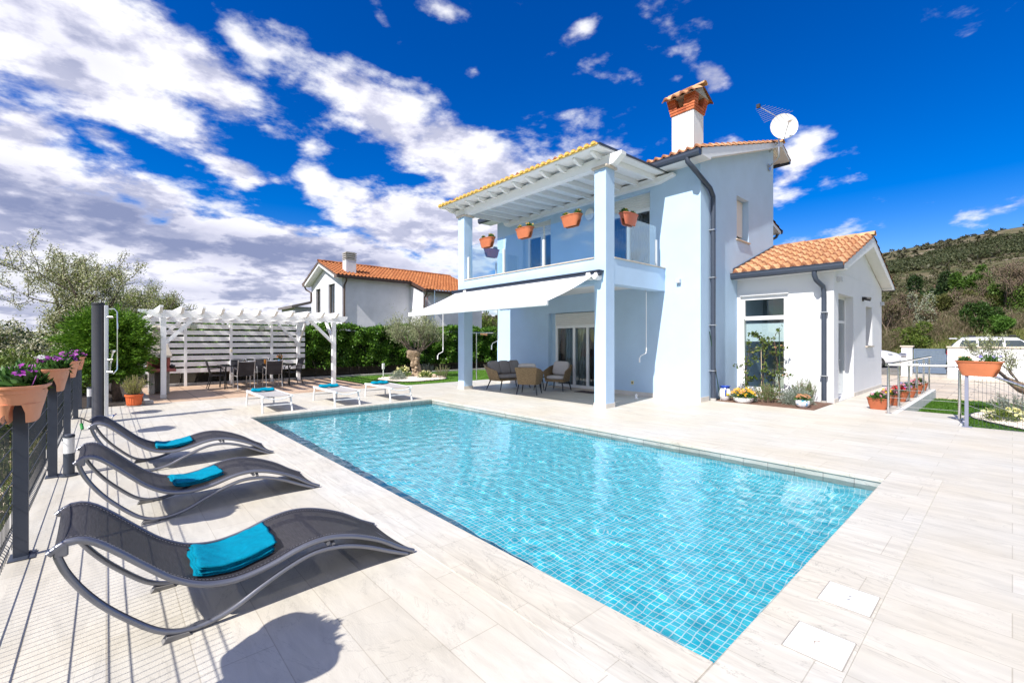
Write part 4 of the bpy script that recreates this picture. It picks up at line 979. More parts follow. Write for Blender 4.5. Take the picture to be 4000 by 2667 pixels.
def planting(root, c, rx, ry, h, nleaf, sets, leafm=LEAFG, L=.055, Wl=.022, rz=0, rng=NR, gaps=0):
    """low bushy plants: leaves through a mound, flower heads on top; sets = [(petal material, count, radius, part name)]"""
    ca, sa = cos(rz), sin(rz)
    u = rng.normal(size=(nleaf,3)); u = unit(u); q = rng.uniform(.35,1,nleaf)[:,None]; P = u*q*np.array([rx,ry,h]); P[:,2] = np.abs(P[:,2])
    if gaps: P = P[np.abs(P[:,0]) > gaps*rx*rng.uniform(.6,1.2,len(P))]
    D = P/np.array([rx,ry,h])**2+np.array([0,0,.4])
    P = np.stack([P[:,0]*ca-P[:,1]*sa, P[:,0]*sa+P[:,1]*ca, P[:,2]],1)+np.array(c)
    V, F = leaves(P, L, Wl, D, .9, rng=rng); npmesh('foliage', V, F, leafm, root)
    for pm, cnt, r, nm in sets:
        a = rng.uniform(0, 2*pi, cnt); q = rng.uniform(.1,1.0,cnt)**.5; x = q*np.cos(a)*rx*1.0; y = q*np.sin(a)*ry*1.0
        z = h*np.sqrt(np.clip(1.1-q**2,0,1))*rng.uniform(.85,1.15,cnt)+.012
        if gaps: x = np.where(np.abs(x) < gaps*rx, np.sign(x)*rx*(gaps+.2), x)
        C = np.stack([x*ca-y*sa, x*sa+y*ca, z],1)+np.array(c)
        V, F = flowers(C, r, rng=rng); npmesh(nm, V, F, pm, root)
# ---- mesh fence
FX = -.475
FEN = thing('mesh_fence', 'anthracite wire mesh fence with flat steel posts along the sun terrace edge', 'fence', (FX,7,0))
fy = [-.3, 2.2, 4.62, 7.13, 9.66, 12.18, 13.86]
for y in fy:
    b = MB(); b.box(-.480, y-.02, .005, -.405, y+.02, 1.13 if y < 13 else 1.05); p = b.build('post', POSTGREY, FEN, bevel=.003)
    b = MB(); b.box(-.50, y-.08, .001, -.37, y+.08, .009); b.box(-.43,y+.03,.009,-.40,y+.055,.02); b.build('base_plate', POSTGREY, p)
WIRE = mat('coated_wire', srgb(50,56,66), .4, .05, 10)
for ya, yb in zip(fy[:-1], fy[1:]):
    b = MB(); x = -.492
    # vertical wires with the folded ribs of a stiffened panel
    zs = [(.045,0),(.10,0),(.14,-.028),(.18,0),(.52,0),(.56,-.028),(.60,0),(.90,0),(.935,-.028),(.97,0),(1.02,0)]
    k = int((yb-ya)/.05)
    for i in range(k):
        y = ya+.03+(i+.5)*(yb-ya-.06)/k
        b.tube([(x+dx, y, z) for z, dx in zs], .0023, 4, False)
    for z in (.10,.18,.38,.52,.60,.76,.90,.97): b.tube([(x+.005, ya, z), (x+.005, yb, z)], .0034, 4, False)
    b.build('mesh_panel', WIRE, FEN)
# planters riding on the fence
def fence_pot(y, label, seed, z=.955):
    t = thing('saddle_planter', label, 'planter', (-.44,y,z), pi/2, 'peach planters along the mesh fence')
    saddle_pot(t, TERRAP, .58, .285, .25)
    g = np.random.default_rng(seed)
    planting(t, (-.44,y,z+.215), .25, .13, .135, 900, [(PURPLE, 11, .045, 'flower')], L=.075, Wl=.026, rz=pi/2, rng=g)
    if seed == 2:
        C = np.array([(-.55,y-.1,z+.37),(-.52,y-.14,z+.38),(-.56,y-.05,z+.36)]); V, F = flowers(C, .04, rng=g); npmesh('white_flower', V, F, WHITEP, t)
    t.rotation_euler = (0,0,0)
fence_pot(2.2, 'peach fence planter nearest the lens, its shadow on the paving in front', 4)
fence_pot(4.62, 'largest peach fence planter at the left picture edge, full of purple daisies', 1)
fence_pot(7.13, 'second peach fence planter, with purple daisies and a small white bloom', 2)
fence_pot(9.66, 'third peach fence planter, half hidden behind the second one', 3)
fence_pot(12.18, 'farthest small peach fence planter, in front of the conifer', 5)
# ---- bollard lamps
def bollard(x, y, label):
    t = thing('bollard_lamp', label, 'garden lamp', (x,y,0), 0, 'bollard lamps by the fence')
    b = MB(); b.lathe([(.075,.001),(.075,.02),(.048,.022),(.048,.255)], (x,y,0), 20); b.build('pillar', POSTGREY, t, smooth=True)
    b = MB(); b.lathe([(.047,.256),(.047,.43)], (x,y,0), 20); b.build('diffuser', mat('opal_diffuser', (.78,.78,.78), .3, .02, 3), t, smooth=True)
    b = MB(); b.lathe([(.050,.431),(.050,.455),(.046,.462),(0,.462)], (x,y,0), 20); b.build('cap', POSTGREY, t, smooth=True)
bollard(-.31, 7.06, 'grey bollard lamp with white head beside the middle curved lounger')
bollard(-.28, 14.0, 'grey bollard lamp with white head behind the shower column')
# ---- solar shower
t = thing('solar_shower', 'tall dark solar shower column with silver side strip and hand shower', 'shower', (-.10,11.35,0))
b = MB(); b.lathe([(.10,.0),(.10,.02),(.094,.03),(.094,2.17)], (-.11,11.36,0), 24); b.build('tank', mat('dark_shower_tank', srgb(60,60,66), .4, .08, 6, .05, 60), t, smooth=True)
b = MB(); b.lathe([(.098,2.171),(.098,2.20),(.085,2.215),(0,2.215)], (-.11,11.36,0), 24); b.build('cap', BLACKP, t, smooth=True)
CH_ = mat('chrome', (.75,.75,.77), .12, .02, 3, metal=1)
b = MB(); b.box(-.03,11.235,.02,.03,11.315,2.17,c=.012); b.build('strip', mat('silver_strip', (.68,.68,.70), .3, .04, 5, metal=.6), t)
b = MB(); b.tube([(.02,11.26,2.10),(.11,11.24,2.11),(.15,11.22,2.05),(.155,11.21,1.7),(.155,11.21,1.25),(.15,11.2,.98),(.10,11.2,.90),(.05,11.22,.96),(.06,11.22,1.12)], .011, 8); b.build('hose', CH_, t, smooth=True)
b = MB(); b.tube([(.06,11.22,1.10),(.09,11.19,1.30)], .014, 8); b.lathe([(.02,0),(.04,.03),(.042,.05),(0,.055)], (.093,11.187,1.29), 14); b.build('hand_shower', CH_, t, smooth=True)
for z in (1.95,1.16,.93):
    b = MB(); b.cyl((.02,11.25,z),(.09,11.21,z),.02,.024,12); b.build('fitting', CH_, t, smooth=True)
b = MB(); b.cyl((.0,11.27,.12),(.10,11.22,.12),.02,.02,10); b.cyl((.08,11.2,.09),(.14,11.26,.14),.016,.016,8); b.build('foot_tap', CH_, t, smooth=True)
t = thing('hose_connector', 'short garden hose end with green connector by the fence', 'hose', (-.30,10.9,0))
b = MB(); b.cyl((-.30,10.5,.02),(-.315,10.55,.11),.022,.022,10); b.build('connector', mat('green_plastic', (.02,.25,.04), .4), t, smooth=True)
b = MB(); b.tube([(-.315,10.55,.11),(-.32,10.58,.2),(-.2,10.7,.10),(-.05,11.0,.12),(-.06,11.2,.1)], .012, 8); b.build('hose', BLACKP, t, smooth=True)
# ---- curved loungers
seat_p = [(-.214,.565),(-.166,.600),(-.12,.603),(-.065,.577),(.016,.505),(.116,.405),(.223,.305),(.337,.235),(.442,.205),(.545,.20),(.682,.222),(.83,.265),(.956,.280),(1.068,.268),(1.199,.228),(1.351,.158),(1.486,.072),(1.60,.012)]
base_p = [(-.186,.555),(-.161,.48),(-.108,.379),(-.035,.275),(.056,.174),(.151,.084),(.227,.040),(.298,.024),(.393,.028),(.501,.058),(.635,.124),(.779,.185),(.913,.219),(1.045,.215),(1.162,.186),(1.286,.137),(1.417,.072),(1.55,.012)]
def resample(p, k):
    p = np.array(p); d = np.concatenate([[0],np.cumsum(np.linalg.norm(np.diff(p,axis=0),axis=1))])
    # smooth Catmull-Rom through the profile
    out = []
    for s in np.linspace(0, d[-1], k):
        i = min(max(np.searchsorted(d, s)-1, 0), len(p)-2); t = (s-d[i])/(d[i+1]-d[i]); p0 = p[max(i-1,0)]; p1 = p[i]; p2 = p[i+1]; p3 = p[min(i+2,len(p)-1)]
        out.append(.5*((2*p1)+(-p0+p2)*t+(2*p0-5*p1+4*p2-p3)*t*t+(-p0+3*p1-3*p2+p3)*t**3))
    return np.array(out)
SP = resample(seat_p, 60); BP = resample(base_p, 60)
TUBEM = mat('grey_aluminium_tube', srgb(128,130,138), .28, .05, 6, .03, 200, metal=.6)
def slingmat():
    m, n, l = nt('black_mesh_sling')
    out = n.new('ShaderNodeOutputMaterial'); p = n.new('ShaderNodeBsdfPrincipled'); p.inputs['Roughness'].default_value = .7; p.inputs['Base Color'].default_value = (.030,.029,.033,1)
    tc = n.new('ShaderNodeTexCoord'); w1 = n.new('ShaderNodeTexNoise'); mp = n.new('ShaderNodeMapping'); mp.inputs['Scale'].default_value = (260,14,260); l.new(tc.outputs['Object'], mp.inputs[0]); l.new(mp.outputs[0], w1.inputs['Vector']); w1.inputs['Scale'].default_value = 1; w1.inputs['Detail'].default_value = 2
    rp = n.new('ShaderNodeValToRGB'); rp.color_ramp.elements[0].position = .35; rp.color_ramp.elements[0].color = (.012,.011,.014,1); rp.color_ramp.elements[1].position = .7; rp.color_ramp.elements[1].color = (.036,.034,.040,1); l.new(w1.outputs['Fac'], rp.inputs[0]); l.new(rp.outputs[0], p.inputs['Base Color'])
    tr = n.new('ShaderNodeBsdfTransparent'); mx = n.new('ShaderNodeMixShader'); mx.inputs[0].default_value = .035; l.new(p.outputs[0], mx.inputs[1]); l.new(tr.outputs[0], mx.inputs[2]); l.new(mx.outputs[0], out.inputs[0]); return m
def make_lounger():
    t = thing('curved_lounger', 'x', 'sun lounger', (0,0,0), 0, 'black wave-shaped loungers in a row by the fence')
    y0, y1 = -.31, .31
    for y in (y0, y1):
        b = MB(); b.tube([(p[0], y, p[1]) for p in SP], .016, 10); b.build('seat_rail', TUBEM, t, smooth=True)
        b = MB(); b.tube([(p[0], y+(.0 if y < 0 else 0), p[1]-.004) for p in BP], .0155, 10); r = b.build('rocker', TUBEM, t, smooth=True)
        b = MB(); b.prism([(.18,.001),(.30,.001),(.29,.018),(.20,.026)], 'y', y-.024, y+.024); b.build('foot_pad', mat('grey_pad', srgb(120,118,116), .7), r)
        b = MB(); b.box(-.20,y-.014,.545,-.15,y+.014,.60,c=.006); b.build('joint', TUBEM, r)
        b = MB(); b.cyl((1.03,y-.01,.235),(1.03,y+.03*(1 if y < 0 else -1),.255),.012,.012,8); b.build('joint', TUBEM, r)
    b = MB()
    def sl(u, v):
        f = u*(len(SP)-1); i = min(int(f), len(SP)-2); q = SP[i]*(1-(f-i))+SP[i+1]*(f-i); s = 1-(2*v-1)**2
        return (q[0], y0+.012+(y1-y0-.024)*v, q[1]+.012-.018*s)
    b.grid(lambda u, v: sl(.012+u*.976, v), 90, 8); b.build('sling', slingmat(), t, smooth='all')
    b = MB()
    ST = mat('pale_stitching', (.35,.34,.36), .9)
    for v in (.045, .955):
        for i in range(110):
            u = .02+i*.96/110; p = Vector(sl(u, v)); q = Vector(sl(u+.0045, v)); b.tube([p+Vector((0,0,.0025)), q+Vector((0,0,.0025))], .0016, 3, False)
    b.build('stitching', ST, t)
    for x, z in ((-.165,.575),(1.0,.247),(1.50,.045)):
        b = MB(); b.cyl((x,y0,z),(x,y1,z),.013,.013,8); b.build('cross_bar', TUBEM, t, smooth=True)
    return t
L0 = make_lounger()
spots = [((.02,3.14,.0),.015,'nearest and largest black wave-shaped lounger, with a folded teal towel on it'),
         ((.03,5.09,.0),.0,'middle black wave-shaped lounger, next to the grey bollard lamp'),
         ((.07,6.97,.0),-.005,'farthest black wave-shaped lounger, its head in front of the shower column')]
L0.location = spots[0][0]; L0.rotation_euler.z = spots[0][1]; L0['label'] = spots[0][2]
for s in spots[1:]: dup(L0, s[0], s[1], s[2])
# folded towels: stacked layers that follow what they lie on
def fold_towel(name, label, zfn, x0, x1, y0, y1, layers=3, th=.016, group='teal towels', rz=0.0, seed=1, rollx=None, skew=0.0):
    g = random.Random(seed); cx, cy = (x0+x1)/2, (y0+y1)/2
    t = thing(name, label, 'towel', (cx,cy,zfn(cx,cy)), 0, group)
    ph = [g.uniform(0,6.28) for _ in range(6)]
    b = MB()
    for k in range(layers):
        ex = g.uniform(-.012,.012); ey = g.uniform(-.012,.012); sh = g.uniform(-.012,.012)
        nu, nv = 26, 18; top = []
        def pt(u, v, up):
            du = u-.5; dv = v-.5; x = cx+(du*(x1-x0+ex))*cos(rz)-(dv*(y1-y0+ey))*sin(rz)+sh+skew*dv; y = cy+(du*(x1-x0+ex))*sin(rz)+(dv*(y1-y0+ey))*cos(rz)
            e = min(u,1-u)*(x1-x0); e2 = min(v,1-v)*(y1-y0); ro = min(1, max(e,0)/.02); ro2 = min(1, max(e2,0)/.02); rr = sqrt(max(0,1-(1-ro)**2))*sqrt(max(0,1-(1-ro2)**2))
            w = .004*sin(x*26+ph[0]+k)+.0035*sin(y*31+ph[1]+x*9)+.002*sin(x*70+y*40+ph[2])
            zb = zfn(x,y)+k*th+.002
            return (x+.004*sin(y*40+ph[3]+k), y+.004*sin(x*37+ph[4]+k), zb+(th*.5+(th*.55+w)*rr*(1 if up else 0)-(0 if up else th*.5*rr)))
        b.grid(lambda u, v: pt(u,v,True), nu, nv); b.grid(lambda u, v: pt(u,v,False), nu, nv)
    o = b.build('terry_cloth', TEAL, t, smooth='all', weld=True)
    return t
def seatz(loc, rz):
    xs = SP[:,0]; zs = SP[:,1]
    return lambda x, y: float(np.interp((x-loc[0])*cos(rz)+(y-loc[1])*sin(rz), xs, zs))+.008
fold_towel('folded_towel', 'folded teal towel on the nearest black lounger', seatz(*spots[0][:2]), .36, .76, 2.93, 3.33, 4, .013, seed=1, rz=.10, skew=.05)
fold_towel('folded_towel', 'folded teal towel on the middle black lounger', seatz(*spots[1][:2]), .44, .80, 4.90, 5.26, 3, .014, seed=2, rz=-.05, skew=-.04)
fold_towel('folded_towel', 'folded teal towel on the farthest black lounger', seatz(*spots[2][:2]), .44, .80, 6.80, 7.16, 3, .013, seed=3, rz=.06, skew=.03)
# ---- white loungers behind the pool
SLINGW = mat('pale_grey_sling', (.38,.365,.35), .85, .06, 90, .2, 300)
WMET = mat('white_lounger_frame', (.80,.80,.80), .35, .03, 5)
def make_white():
    t = thing('white_lounger', 'x', 'sun lounger', (0,0,0), 0, 'flat white loungers behind the pool')
    w, y0, y1, z = .275, -.83, .83, .33
    b = MB()
    for s in (-1,1): b.box(s*w-.02,y0,z-.02,s*w+.02,y1,z+.025,c=.008)
    b.box(-w+.02,y1-.035,z-.016,w-.02,y1,z+.02); b.tube([(-w+.02,y0+.03,z),(-w*.5,y0+.025,z-.045),(0,y0+.02,z-.06),(w*.5,y0+.025,z-.045),(w-.02,y0+.03,z)], .010, 6)
    b.build('frame', WMET, t)
    for sx in (-1,1):
        for yy, dy in ((-.70,-.10),(.74,.04)):
            b = MB(); b.tube([(sx*w, yy, z-.01),(sx*(w+.015), yy+dy, .0)], .019, 8); b.build('leg', WMET, t)
    for yy in (-.75,.77):
        b = MB(); b.box(-w,yy-.012,.14,w,yy+.012,.165); b.build('stretcher', WMET, t)
    b = MB(); b.grid(lambda u, v: (-w+.02+(2*w-.04)*u, y0+.05+(y1-y0-.09)*v, z+.022-.020*(1-(2*u-1)**2)), 10, 24); b.grid(lambda u, v: (-w+.02+(2*w-.04)*u, y0+.05+(y1-y0-.09)*v, z+.018-.020*(1-(2*u-1)**2)), 10, 24); b.build('sling', SLINGW, t, smooth='all')
    return t
W0 = make_white()
for i, (x, y, rz, lab) in enumerate([(2.72,11.24,-.02,'leftmost flat white lounger, nearest the dining table, rolled teal towel on it'),(4.20,11.15,-.03,'middle flat white lounger behind the pool, in front of the pergola post'),(5.55,11.10,-.03,'rightmost flat white lounger behind the pool, in front of the olive tree')]):
    if i == 0: W0.location = (x,y,0); W0.rotation_euler.z = rz; W0['label'] = lab
    else: dup(W0, (x,y,0), rz, lab)
def roll_towel(x, y, lab, seed):
    t = thing('rolled_towel', lab, 'towel', (x,y,.35), 0, 'teal towels'); g = random.Random(seed); b = MB()
    for k, (yy, zz, r) in enumerate(((0,.048,.048),(-.055,.036,.034))):
        rings = []
        for i in range(15):
            u = i/14; rr = r*(1+.08*sin(u*19+seed+k))*(1 if .02 < u < .98 else .55); rings.append([(x-.235+.47*u, y+yy+rr*1.35*cos(a)+.006*sin(u*11+seed), .338+zz+rr*.8*sin(a)+.006*sin(u*14+k)) for a in [2*pi*q/14 for q in range(14)]])
        b.loft(rings)
    b.build('terry_cloth', TEAL, t, smooth=True)
roll_towel(2.70, 11.66, 'rolled teal towel on the leftmost white lounger', 1)
roll_towel(4.19, 11.60, 'rolled teal towel on the middle white lounger', 2)
roll_towel(5.54, 11.56, 'rolled teal towel on the rightmost white lounger', 3)
# ---- skimmer lids in the coping
for i, (x, y, lab) in enumerate(((3.22,.64,'white skimmer lid in the paving, the one farther from the lens'),(2.62,.64,'white skimmer lid in the paving nearest the pool corner'))):
    t = thing('skimmer_lid', lab, 'lid', (x,y,.004), 0, 'white skimmer lids beside the pool'); pl_ = mat('white_lid_plastic', (.80,.80,.78), .4, .03, 4)
    b = MB(); b.box(x-.135,y-.12,.0035,x+.135,y+.12,.0065); b.build('lid_plate', pl_, t, bevel=.001)
    b = MB(); b.lathe([(.100,.0067),(.102,.0078),(.104,.0067)], (x,y,0), 32, closed=True); b.build('ring', pl_, t, smooth=True)
    b = MB()
    if i == 0:
        for s_ in (-1,1):
            b = MB(); b.box(x+s_*.022-.003,y-.012,.0067,x+s_*.022+.003,y+.004,.0078); b.build('finger_slot', BLACKP, t)
    else:
        b.tube([(x+.02*cos(a),y+.02*sin(a),.0075) for a in [.3*q for q in range(9)]], .0018, 4); b.build('finger_slot', mat('brown_slot', (.2,.12,.06), .6), t)
    b = MB(); rim_ = [(x-.139,y-.124),(x+.139,y-.124),(x+.139,y+.124),(x-.139,y+.124),(x-.139,y-.124)]
    b.tube([(px_,py_,.0035) for px_,py_ in rim_], .0028, 4); b.build('edge_gap', mat('grey_joint', (.30,.28,.25), .9), t)
t = thing('door_stop', 'small white ring-shaped door stop on the shaded terrace floor', 'door stop', (10.35,6.62,0))
b = MB(); b.lathe([(.05,.001),(.05,.02),(.02,.03)], (10.35,6.62,0), 14); b.build('foot', WHITE, t, smooth=True)
b = MB(); Tm = Matrix.Translation((10.35,6.62,.075)) @ Matrix.Rotation(pi/2,4,'X'); b.lathe([(.045,-.012),(.045,.012),(.022,.012),(.022,-.012),(.045,-.012)], (0,0,0), 16, T=Tm, closed=True); b.build('ring', WHITE, t, smooth=True)
# ---------------------------------------------------------------- pergola, dining set, barbecue, terrace furniture
PG = thing('pergola', 'white timber pergola with slatted rear screen over the brown patio', 'pergola', (3.3,16.8,0))
YF, YB = 15.03, 18.62
for x in (1.12, 5.59):
    b = MB(); b.box(x-.06, YF-.06, .02, x+.06, YF+.06, 2.13); p = b.build('post', WHITEWOOD, PG, bevel=.006)
    b = MB(); b.box(x-.065,YF-.066,.0,x+.065,YF+.066,.10); b.build('post_shoe', GALV, p)
for x in (1.12, 5.56):
    b = MB(); b.box(x-.06, YB-.06, .0, x+.06, YB+.06, 2.13); b.build('post', WHITEWOOD, PG, bevel=.006)
b = MB(); b.prism([(.60,2.33),(6.02,2.33),(6.02,2.27),(5.9,2.14),(.95,2.14),(.60,2.27)], 'y', YF-.10, YF-.062); b.build('front_beam', WHITEWOOD, PG)
b = MB(); b.prism([(.60,2.33),(6.02,2.33),(6.02,2.27),(5.9,2.14),(.95,2.14),(.60,2.27)], 'y', YB-.10, YB-.062); b.build('rear_beam', WHITEWOOD, PG)
for i in range(11):
    x = 1.04+i*.447
    b = MB(); b.prism([(14.38,2.42),(14.38,2.375),(14.62,2.25),(18.95,2.25),(19.15,2.36),(19.15,2.42)], 'x', x-.035, x+.035); b.build('rafter', WHITEWOOD, PG)
def brace(x0,z0,x1,z1,y):
    b = MB(); d = Vector((x1-x0,0,z1-z0)).normalized(); nn = Vector((-d.z,0,d.x))*.045
    P = [Vector((x0,0,z0))+nn, Vector((x0,0,z0))-nn, Vector((x1,0,z1))-nn, Vector((x1,0,z1))+nn]
    b.prism([(p.x,p.z) for p in P], 'y', y-.03, y+.03); b.build('brace', WHITEWOOD, PG)
brace(1.15,1.45,1.82,2.16,YF-.02); brace(5.56,1.45,4.85,2.16,YF-.02); brace(1.15,1.45,1.82,2.16,YB-.13); brace(5.53,1.40,4.82,2.14,YB-.13)
def braceY(x,y0,z0,y1,z1):
    b = MB(); d = Vector((0,y1-y0,z1-z0)).normalized(); nn = Vector((0,-d.z,d.y))*.045
    P = [Vector((0,y0,z0))+nn, Vector((0,y0,z0))-nn, Vector((0,y1,z1))-nn, Vector((0,y1,z1))+nn]
    b.prism([(p.y,p.z) for p in P], 'x', x-.03, x+.03); b.build('brace', WHITEWOOD, PG)
braceY(5.59,YB-.03,1.5,YB-.75,2.22); braceY(5.59,YF+.03,1.5,YF+.75,2.22); braceY(1.12,YF+.03,1.5,YF+.75,2.22)
scr = []
for i in range(8):
    zt = 2.09-i*.2145; b = MB(); b.box(.85, 18.70, zt-.148, 5.83, 18.722, zt); b.build('screen_slat', WHITEWOOD, PG)
for x in (1.985,3.31,4.63):
    b = MB(); b.box(x-.04, 18.64, 0, x+.04, 18.70, 2.12); b.build('screen_post', WHITEWOOD, PG)
for x in (2.2, 4.28):
    b = MB(); Tm = Matrix.Translation((x,18.64,2.0)) @ Matrix.Rotation(pi/2,4,'X'); b.lathe([(.0,.10),(.08,.09),(.105,.06),(.11,.0)], (0,0,0), 20, T=Tm); b.build('lamp', mat('opal_green_glass', srgb(168,176,158), .3, .04, 6), PG, smooth=True)
b = MB(); b.box(3.28,18.615,1.13,3.35,18.64,1.22); b.build('switch_box', mat('cream_plastic2', srgb(214,204,180), .5), PG)
# ---- dining set
DT = thing('dining_table', 'dark glass-topped dining table laid under the white pergola', 'table', (3.72,17.0,0))
TT = glassmat('smoked_table_glass', (.12,.14,.18), .6, .02, .14)
b = MB(); b.box(2.72,16.50,.735,4.72,17.48,.745,c=.003); b.build('tabletop', TT, DT)
b = MB()
for s in ((2.70,16.48,4.74,16.52),(2.70,17.46,4.74,17.50),(2.70,16.52,2.74,17.46),(4.70,16.52,4.74,17.46)): b.box(s[0],s[1],.70,s[2],s[3],.732)
b.box(2.74,16.9,.70,4.70,16.94,.725); b.build('frame', BLACKM, DT)
for x in (2.80,4.64):
    for y in (16.58,17.40):
        b = MB(); b.tube([(x,y,.70),(x+(.03 if x > 3 else -.03),y,.0)], .022, 8); b.build('leg', BLACKM, DT, smooth=True)
SLB = slingmat(); SLB.name = 'black_chair_sling'
def make_chair(m_fr):
    t = thing('garden_chair', 'x', 'chair', (0,0,0), 0, 'chairs around the dining table')
    w = .235; z = .42      # faces +y
    for s in (-1,1):
        b = MB(); b.tube([(s*w,-.25,.0),(s*w,-.19,.22),(s*w,-.16,.42),(s*w,-.22,.66),(s*w,-.285,.90)], .0125, 8); b.build('rear_leg', m_fr, t, smooth=True)
        b = MB(); b.tube([(s*w*1.04,.26,.0),(s*w*1.04,.22,.30),(s*w*1.06,.20,.58),(s*w*1.06,.16,.645),(s*w*1.06,.05,.66),(s*w*1.04,-.205,.63)], .0125, 8); b.build('front_leg', m_fr, t, smooth=True)
        b = MB(); b.tube([(s*w,-.165,.405),(s*w,.22,.42)], .011, 8); b.build('seat_rail', m_fr, t, smooth=True)
        b = MB(); b.cyl((s*w,-.285,.90),(s*w,-.289,.915),.015,.013,8); b.build('finial', m_fr, t, smooth=True)
    b = MB(); b.tube([(-w,-.283,.88),(-w*.5,-.290,.865),(0,-.292,.86),(w*.5,-.290,.865),(w,-.283,.88)], .010, 6); b.build('top_rail', m_fr, t, smooth=True)
    b = MB(); b.grid(lambda u, v: (-w+2*w*u, .21-.37*v, .43-.02*sin(pi*u)), 8, 6); b.build('seat', SLB, t, smooth='all')
    b = MB(); b.grid(lambda u, v: (-w+2*w*u, -.16-.122*v, .43+.43*v-.0*u), 8, 8); b.build('backrest', SLB, t, smooth='all')
    return t
ALU = mat('silver_chair_tube', (.58,.57,.57), .3, .05, 6, metal=.5)
c0 = make_chair(ALU); used = False
cs = [(3.26,16.36,.06,'front left garden chair seen from behind, silver legs, below the glass table'),(4.10,16.42,-.02,'front right garden chair seen from behind, silver legs, at the table'),
      (3.42,17.78,pi,'rear left garden chair, only its dark back showing above the table'),(4.15,17.80,pi,'rear right garden chair, only its dark back showing above the table')]
for i, (x, y, rz, lab) in enumerate(cs):
    if i == 0: c0.location = (x,y,0); c0.rotation_euler.z = rz; c0['label'] = lab
    else: dup(c0, (x,y,0), rz, lab)
c1 = make_chair(BLACKM); c1.location = (2.62,17.02,0); c1.rotation_euler.z = -pi/2-.05; c1['label'] = 'black side-on garden chair at the left head of the dining table'
dup(c1, (4.92,17.05,0), pi/2+.08, 'black side-on garden chair at the right head of the dining table')
ORANGE = mat('orange_juice', srgb(246,138,22), .3, .05, 5)
for i, (x, y, h, lab) in enumerate(((3.42,17.1,.13,'left glass of orange juice with a straw on the dining table'),(4.03,17.0,.18,'tall orange juice jug with straw on the dining table'))):
    t = thing('juice_glass', lab, 'drink', (x,y,.746)); b = MB(); b.lathe([(.05,.748),(.055,.748+h*.8),(0,.748+h*.8)], (x,y,0), 16); b.build('juice', ORANGE, t, smooth=True)
    b = MB(); b.lathe([(.056,.747),(.062,.748+h),(.058,.748+h),(.0525,.7475)], (x,y,0), 16); b.build('glass', GLASS, t, smooth=True)
    b = MB(); b.tube([(x,y,.78),(x-.05,y-.02,.748+h+.09)], .005, 6); b.build('straw', WHITE, t)
for i, (x, lab) in enumerate(((3.62,'white napkin stand on the dining table between the juice glasses'),(4.25,'white napkin stand on the dining table right of the juice jug'))):
    t = thing('napkin_stand', lab, 'napkins', (x,17.2,.746)); b = MB(); b.prism([(x-.08,.747),(x+.08,.747),(x+.06,.86),(x-.06,.86)], 'y', 17.18, 17.22); b.build('napkin', WHITE, t)
    b = MB(); b.box(x-.09,17.15,.746,x+.09,17.25,.756); b.build('base', BLACKM, t)
t = thing('flower_vase', 'small vase of orange flowers behind the right end of the dining table', 'flowers', (4.55,17.35,.746))
b = MB(); b.lathe([(.04,.747),(.055,.80),(.035,.87)], (4.55,17.35,0), 14); b.build('vase', mat('blue_vase', (.06,.2,.4), .2), t, smooth=True)
V, F = leaves(cluster_pts([(4.55,17.35,.95)], .07, 90), .05, .02); npmesh('leaf', V, F, LEAFG, t)
V, F = flowers(np.array([(4.55,17.3,1.02),(4.5,17.33,.98),(4.62,17.36,1.0),(4.58,17.3,.94)]), .05); npmesh('flower', V, F, leafmat('orange_petals', [(.8,.2,.01),(.85,.3,.03)], .3), t)
# ---- barbecue fireplace
t = thing('barbecue', 'grey and red concrete barbecue with tapering chimney behind the left pergola post', 'barbecue', (1.12,16.5,0))
REDC = mat('red_concrete', srgb(176,104,96), .85, .15, 6, .5, 50); GC = mat('grey_cast_concrete', srgb(172,164,154), .9, .2, 6, .6, 50)
b = MB(); b.box(.90,16.30,0,1.02,16.95,.64); b.box(1.24,16.30,0,1.36,16.95,.64); b.box(1.02,16.85,0,1.24,16.95,.64); b.build('base', GC, t, bevel=.01)
b = MB(); b.box(.86,16.12,.64,1.50,17.0,.715); b.build('shelf', REDC, t, bevel=.012)
b = MB(); b.box(.88,16.35,.715,.96,16.98,1.03); b.box(1.30,16.35,.715,1.38,16.98,1.03); b.box(.96,16.9,.715,1.30,16.98,1.03); b.build('firebox', REDC, t, bevel=.008)
b = MB()
def rect(x0,y0,x1,y1,z): return [(x0,y0,z),(x1,y0,z),(x1,y1,z),(x0,y1,z)]
b.loft([rect(.84,16.28,1.42,17.0,1.03), rect(.84,16.28,1.42,17.0,1.09), rect(.99,16.58,1.27,16.90,1.66), rect(1.0,16.60,1.26,16.88,1.86)]); b.build('hood', GC, t, bevel=.008)
b = MB(); b.loft([rect(.96,16.56,1.30,16.92,1.862), rect(.96,16.56,1.30,16.92,1.90), rect(1.03,16.63,1.23,16.85,1.97)]); b.build('cowl', GC, t)
t = thing('iron_pot', 'small black iron pot standing on the red barbecue shelf', 'pot', (1.42,16.4,.716)); b = MB(); b.lathe([(.05,.717),(.08,.75),(.085,.80),(.06,.82),(0,.825)], (1.42,16.4,0), 16); b.build('pot_body', BLACKM, t, smooth=True)
b = MB(); b.lathe([(.012,.826),(.018,.845),(0,.85)], (1.42,16.4,0), 10); b.build('knob', BLACKM, t, smooth=True)
